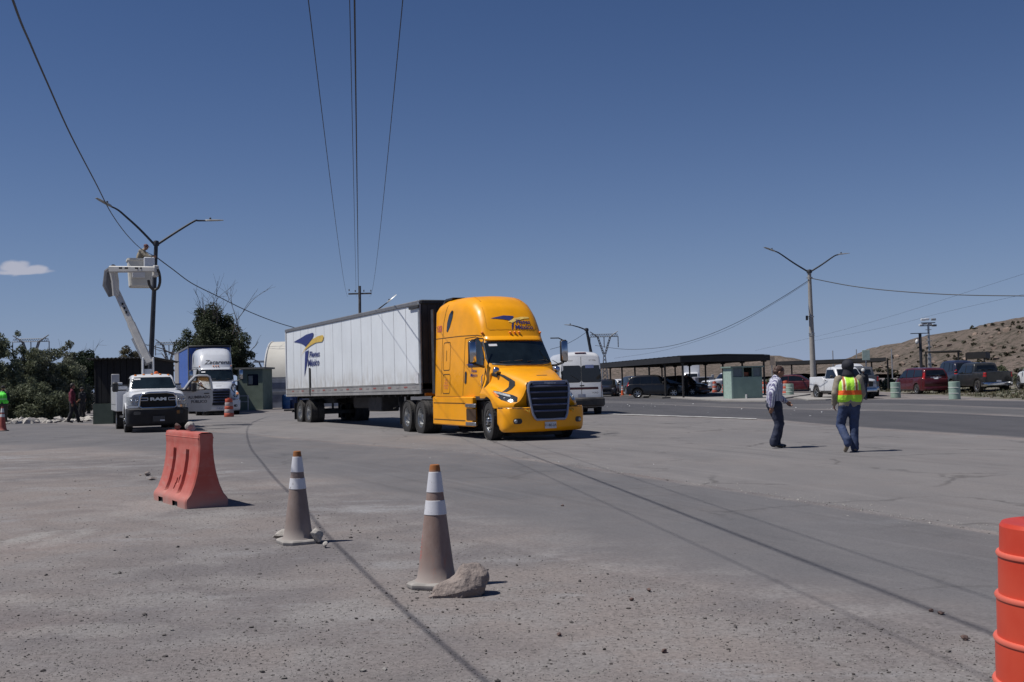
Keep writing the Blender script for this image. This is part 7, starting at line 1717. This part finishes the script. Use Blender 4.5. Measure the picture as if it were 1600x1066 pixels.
# dry grass and weeds on the verge, and scrub in the lot behind
def tufts(name,pts,hh,mat,seed,nb=9,w=.02):
    rr=np.random.default_rng(seed); V=[];F=[]
    for (x,y),h in zip(pts,hh):
        z=H(x,y)
        for k in range(nb):
            a=rr.uniform(0,6.28); l=h*rr.uniform(.5,1.2); ox,oy=rr.normal(size=2)*h*.25; dx,dy=math.cos(a)*l*.45,math.sin(a)*l*.45; b=len(V); c,s=math.cos(a+1.57)*w,math.sin(a+1.57)*w
            V+= [(x+ox-c,y+oy-s,z),(x+ox+c,y+oy+s,z),(x+ox+dx,y+oy+dy,z+l)]; F.append((b,b+1,b+2))
    me=bpy.data.meshes.new(name); me.from_pydata(V,[],F); me.materials.append(mat); return link(name,me,None,kind='stuff')
pts=[];hh=[]
for i in range(2600):
    y=38+72*r.random()**1.0; xa=np.interp(y,[38,48,60,75,92,110],[22.6,24.5,25.6,27.6,29.9,31.8]); xb=xa+np.interp(y,[38,60,110],[5,9,13]); pts.append((r.uniform(xa,xb),y)); hh.append(r.uniform(.06,.22))
tufts('dry_grass',pts,hh,L_DRY,5)
tufts('green_weeds',pts[::6],[h*1.3 for h in hh[::6]],L_OLIVE,6,8,.03)
for i,(u,y,h,rr_,lb) in enumerate(((1586,92,1.9,(2.2,1.4,1.0),'green scrub bush between the black pickup and the white car at the right edge'),(1210,118,1.8,(1.6,1.2,.9),'green scrub behind the head of the striped shirt man'),(1110,135,1.9,(1.2,1.,.9),'green scrub beyond the carport near the orange drums'),(1384,98,1.5,(1.4,1.,.7),'low green scrub at the foot of the hill left of the minivan'))):
    tree(lb,gT(u,y),h,rr_,60+i,L_OLIVE,3500,.09,.04,name='bush',cat='bush',clump=(.25,.5),nc=22)

# ---------------------------------------------------------------- hills
t=NT('desert_hill'); p=t.pos(); n=t.noise(p,.06,6,.6); n2=t.noise(p,.55,6,.7)
c=t.mix(t.ramp(n,.35,.65),(.200,.160,.138),(.150,.122,.104)); c=t.mix(t.ramp(n2,.46,.60,0,.85),c,(.070,.064,.050)); c=t.mix(t.ramp(t.noise(p,.25,5,.7),.58,.72,0,.6),c,(.26,.205,.17))
M_HILL=t.done(c,.95,0,t.m_('ADD',n2,t.noise(p,1.6,4,.7)),1.,.6,Specular_IOR_Level=.1)
def hill(name,prof,y0,y1,y2,nx=160,ny=70,rough=.8,seed=0,mat=M_HILL):
    """ridge heights come from a list of (x, height) at distance y1; slopes fall towards y0 and y2"""
    X=np.linspace(prof[0][0],prof[-1][0],nx); Hh=np.interp(X,[a for a,b in prof],[b for a,b in prof]); V=[]
    for i,x in enumerate(X):
        for j in range(ny+1):
            t_=j/ny; y=y0+(y2-y0)*t_; q=(y-y0)/(y1-y0) if y<y1 else 1-(y-y1)/(y2-y1); s=math.sin(q*math.pi/2)**1.1
            z=Hh[i]*s; k=min(1,s*2.)*min(1,Hh[i]/6)
            z+=k*rough*(2.2*mnoise.noise(Vector((x*.03+seed,y*.03,0)))+1.*mnoise.noise(Vector((x*.1,y*.1,seed)))+.5*mnoise.noise(Vector((x*.33,y*.33,seed)))); V.append((x,y,z-.3))
    F=[(i*(ny+1)+j,(i+1)*(ny+1)+j,(i+1)*(ny+1)+j+1,i*(ny+1)+j+1) for i in range(nx-1) for j in range(ny)]
    me=bpy.data.meshes.new(name); me.from_pydata(V,[],F); me.polygons.foreach_set('use_smooth',[True]*len(F)); me.materials.append(mat)
    o=link(name,me,None,kind='structure'); return o,V,nx,ny
yh=260.
pr=[(D(u,v,yh).x,max(0,D(u,v,yh).z)) for u,v in((1300,582),(1345,578),(1385,567),(1420,553),(1460,538),(1500,517),(1540,507),(1580,501),(1620,493),(1700,480),(1800,470),(1950,468))]+[(330,20),(420,0)]
ho,HV,_,_=hill('hill',pr,150,yh,420,200,90)
yh=620.
pr=[(-60,0),(-20,2.)]+[(D(u,v,yh).x,max(0,D(u,v,yh).z)) for u,v in((960,575),(1010,572),(1060,568),(1100,566),(1140,560),(1165,557),(1185,560),(1210,566),(1260,567),(1310,568),(1350,566),(1400,560))]+[(330,14),(500,0)]
hill('far_hill',pr,430,yh,900,160,40,1.6,4)
# scrub dotted over the hill
r=np.random.default_rng(5); C=[];R=[]
HVn=np.array(HV)
idx=r.choice(len(HVn),7000); P=HVn[idx]; P=P[(P[:,1]<262)&(P[:,2]>.5)]
for p in P: C.append((p[0]+r.normal()*.8,p[1]+r.normal()*.8,p[2]+.25)); R.append(r.uniform(.2,.6))
me=leaves(C,R,90000,.26,8,.6,1.6); me.materials.append(leafmat('scrub_leaf',(.055,.052,.032),.4)); link('hill_scrub',me,None,kind='stuff')
r2=np.random.default_rng(15); idx=r2.choice(len(HVn),5200); P=HVn[idx]; P=P[(P[:,1]<262)&(P[:,2]>.5)]
bm=bmesh.new(); bmesh.ops.create_icosphere(bm,subdivisions=1,radius=1); base=np.array([v.co[:] for v in bm.verts]); fc=np.array([[v.index for v in f.verts] for f in bm.faces]); bm.free()
n=len(P); V=(base[None]*(1+.25*r2.normal(size=(n,len(base),1)))*(.15+.75*r2.random((n,1,1))**5)+P[:,None,:]).reshape(-1,3); F=(fc[None]+(np.arange(n)*len(base))[:,None,None]).reshape(-1,3)
me=bpy.data.meshes.new('hill_rocks'); me.from_pydata(V.tolist(),[],F.tolist()); me.materials.append(pm('hill_rock',(.20,.15,.12),.95,0,.4,.5)); link('hill_rocks',me,None,kind='stuff')

# ---------------------------------------------------------------- groups of alike things
GR={'traffic_cone':'traffic cones around the yard','traffic_drum':'plastic traffic drums','concrete_drum':'pale green drums along the verge','pickup_truck':'pickups parked in the lot','parked_car':'cars parked in and around the carport','bush':'bushes and scrub','overhead_wire':'thin overhead wires','overhead_cable':'thick overhead cables','lattice_pylon':'lattice pylons on the horizon','street_lamp':'street lamps','barrel':'blue barrels by the tent','thin_pole':'thin grey poles behind the pickups','rock':'loose rocks by the cones and barrier','semi_truck':'highway tractor units','semi_trailer':'semi trailers','tree':'trees on the left','shade_shelter':'shade shelters in the far lot','sign_post':'boards on posts behind the lot','stone':'stones lying on the barrier','person':'people in the yard'}
for o in list(S.objects):
    if o.parent is None and o.get('category'):
        k=o.name.split('.')[0]
        if k in GR and not o.get('group'): o['group']=GR[k]
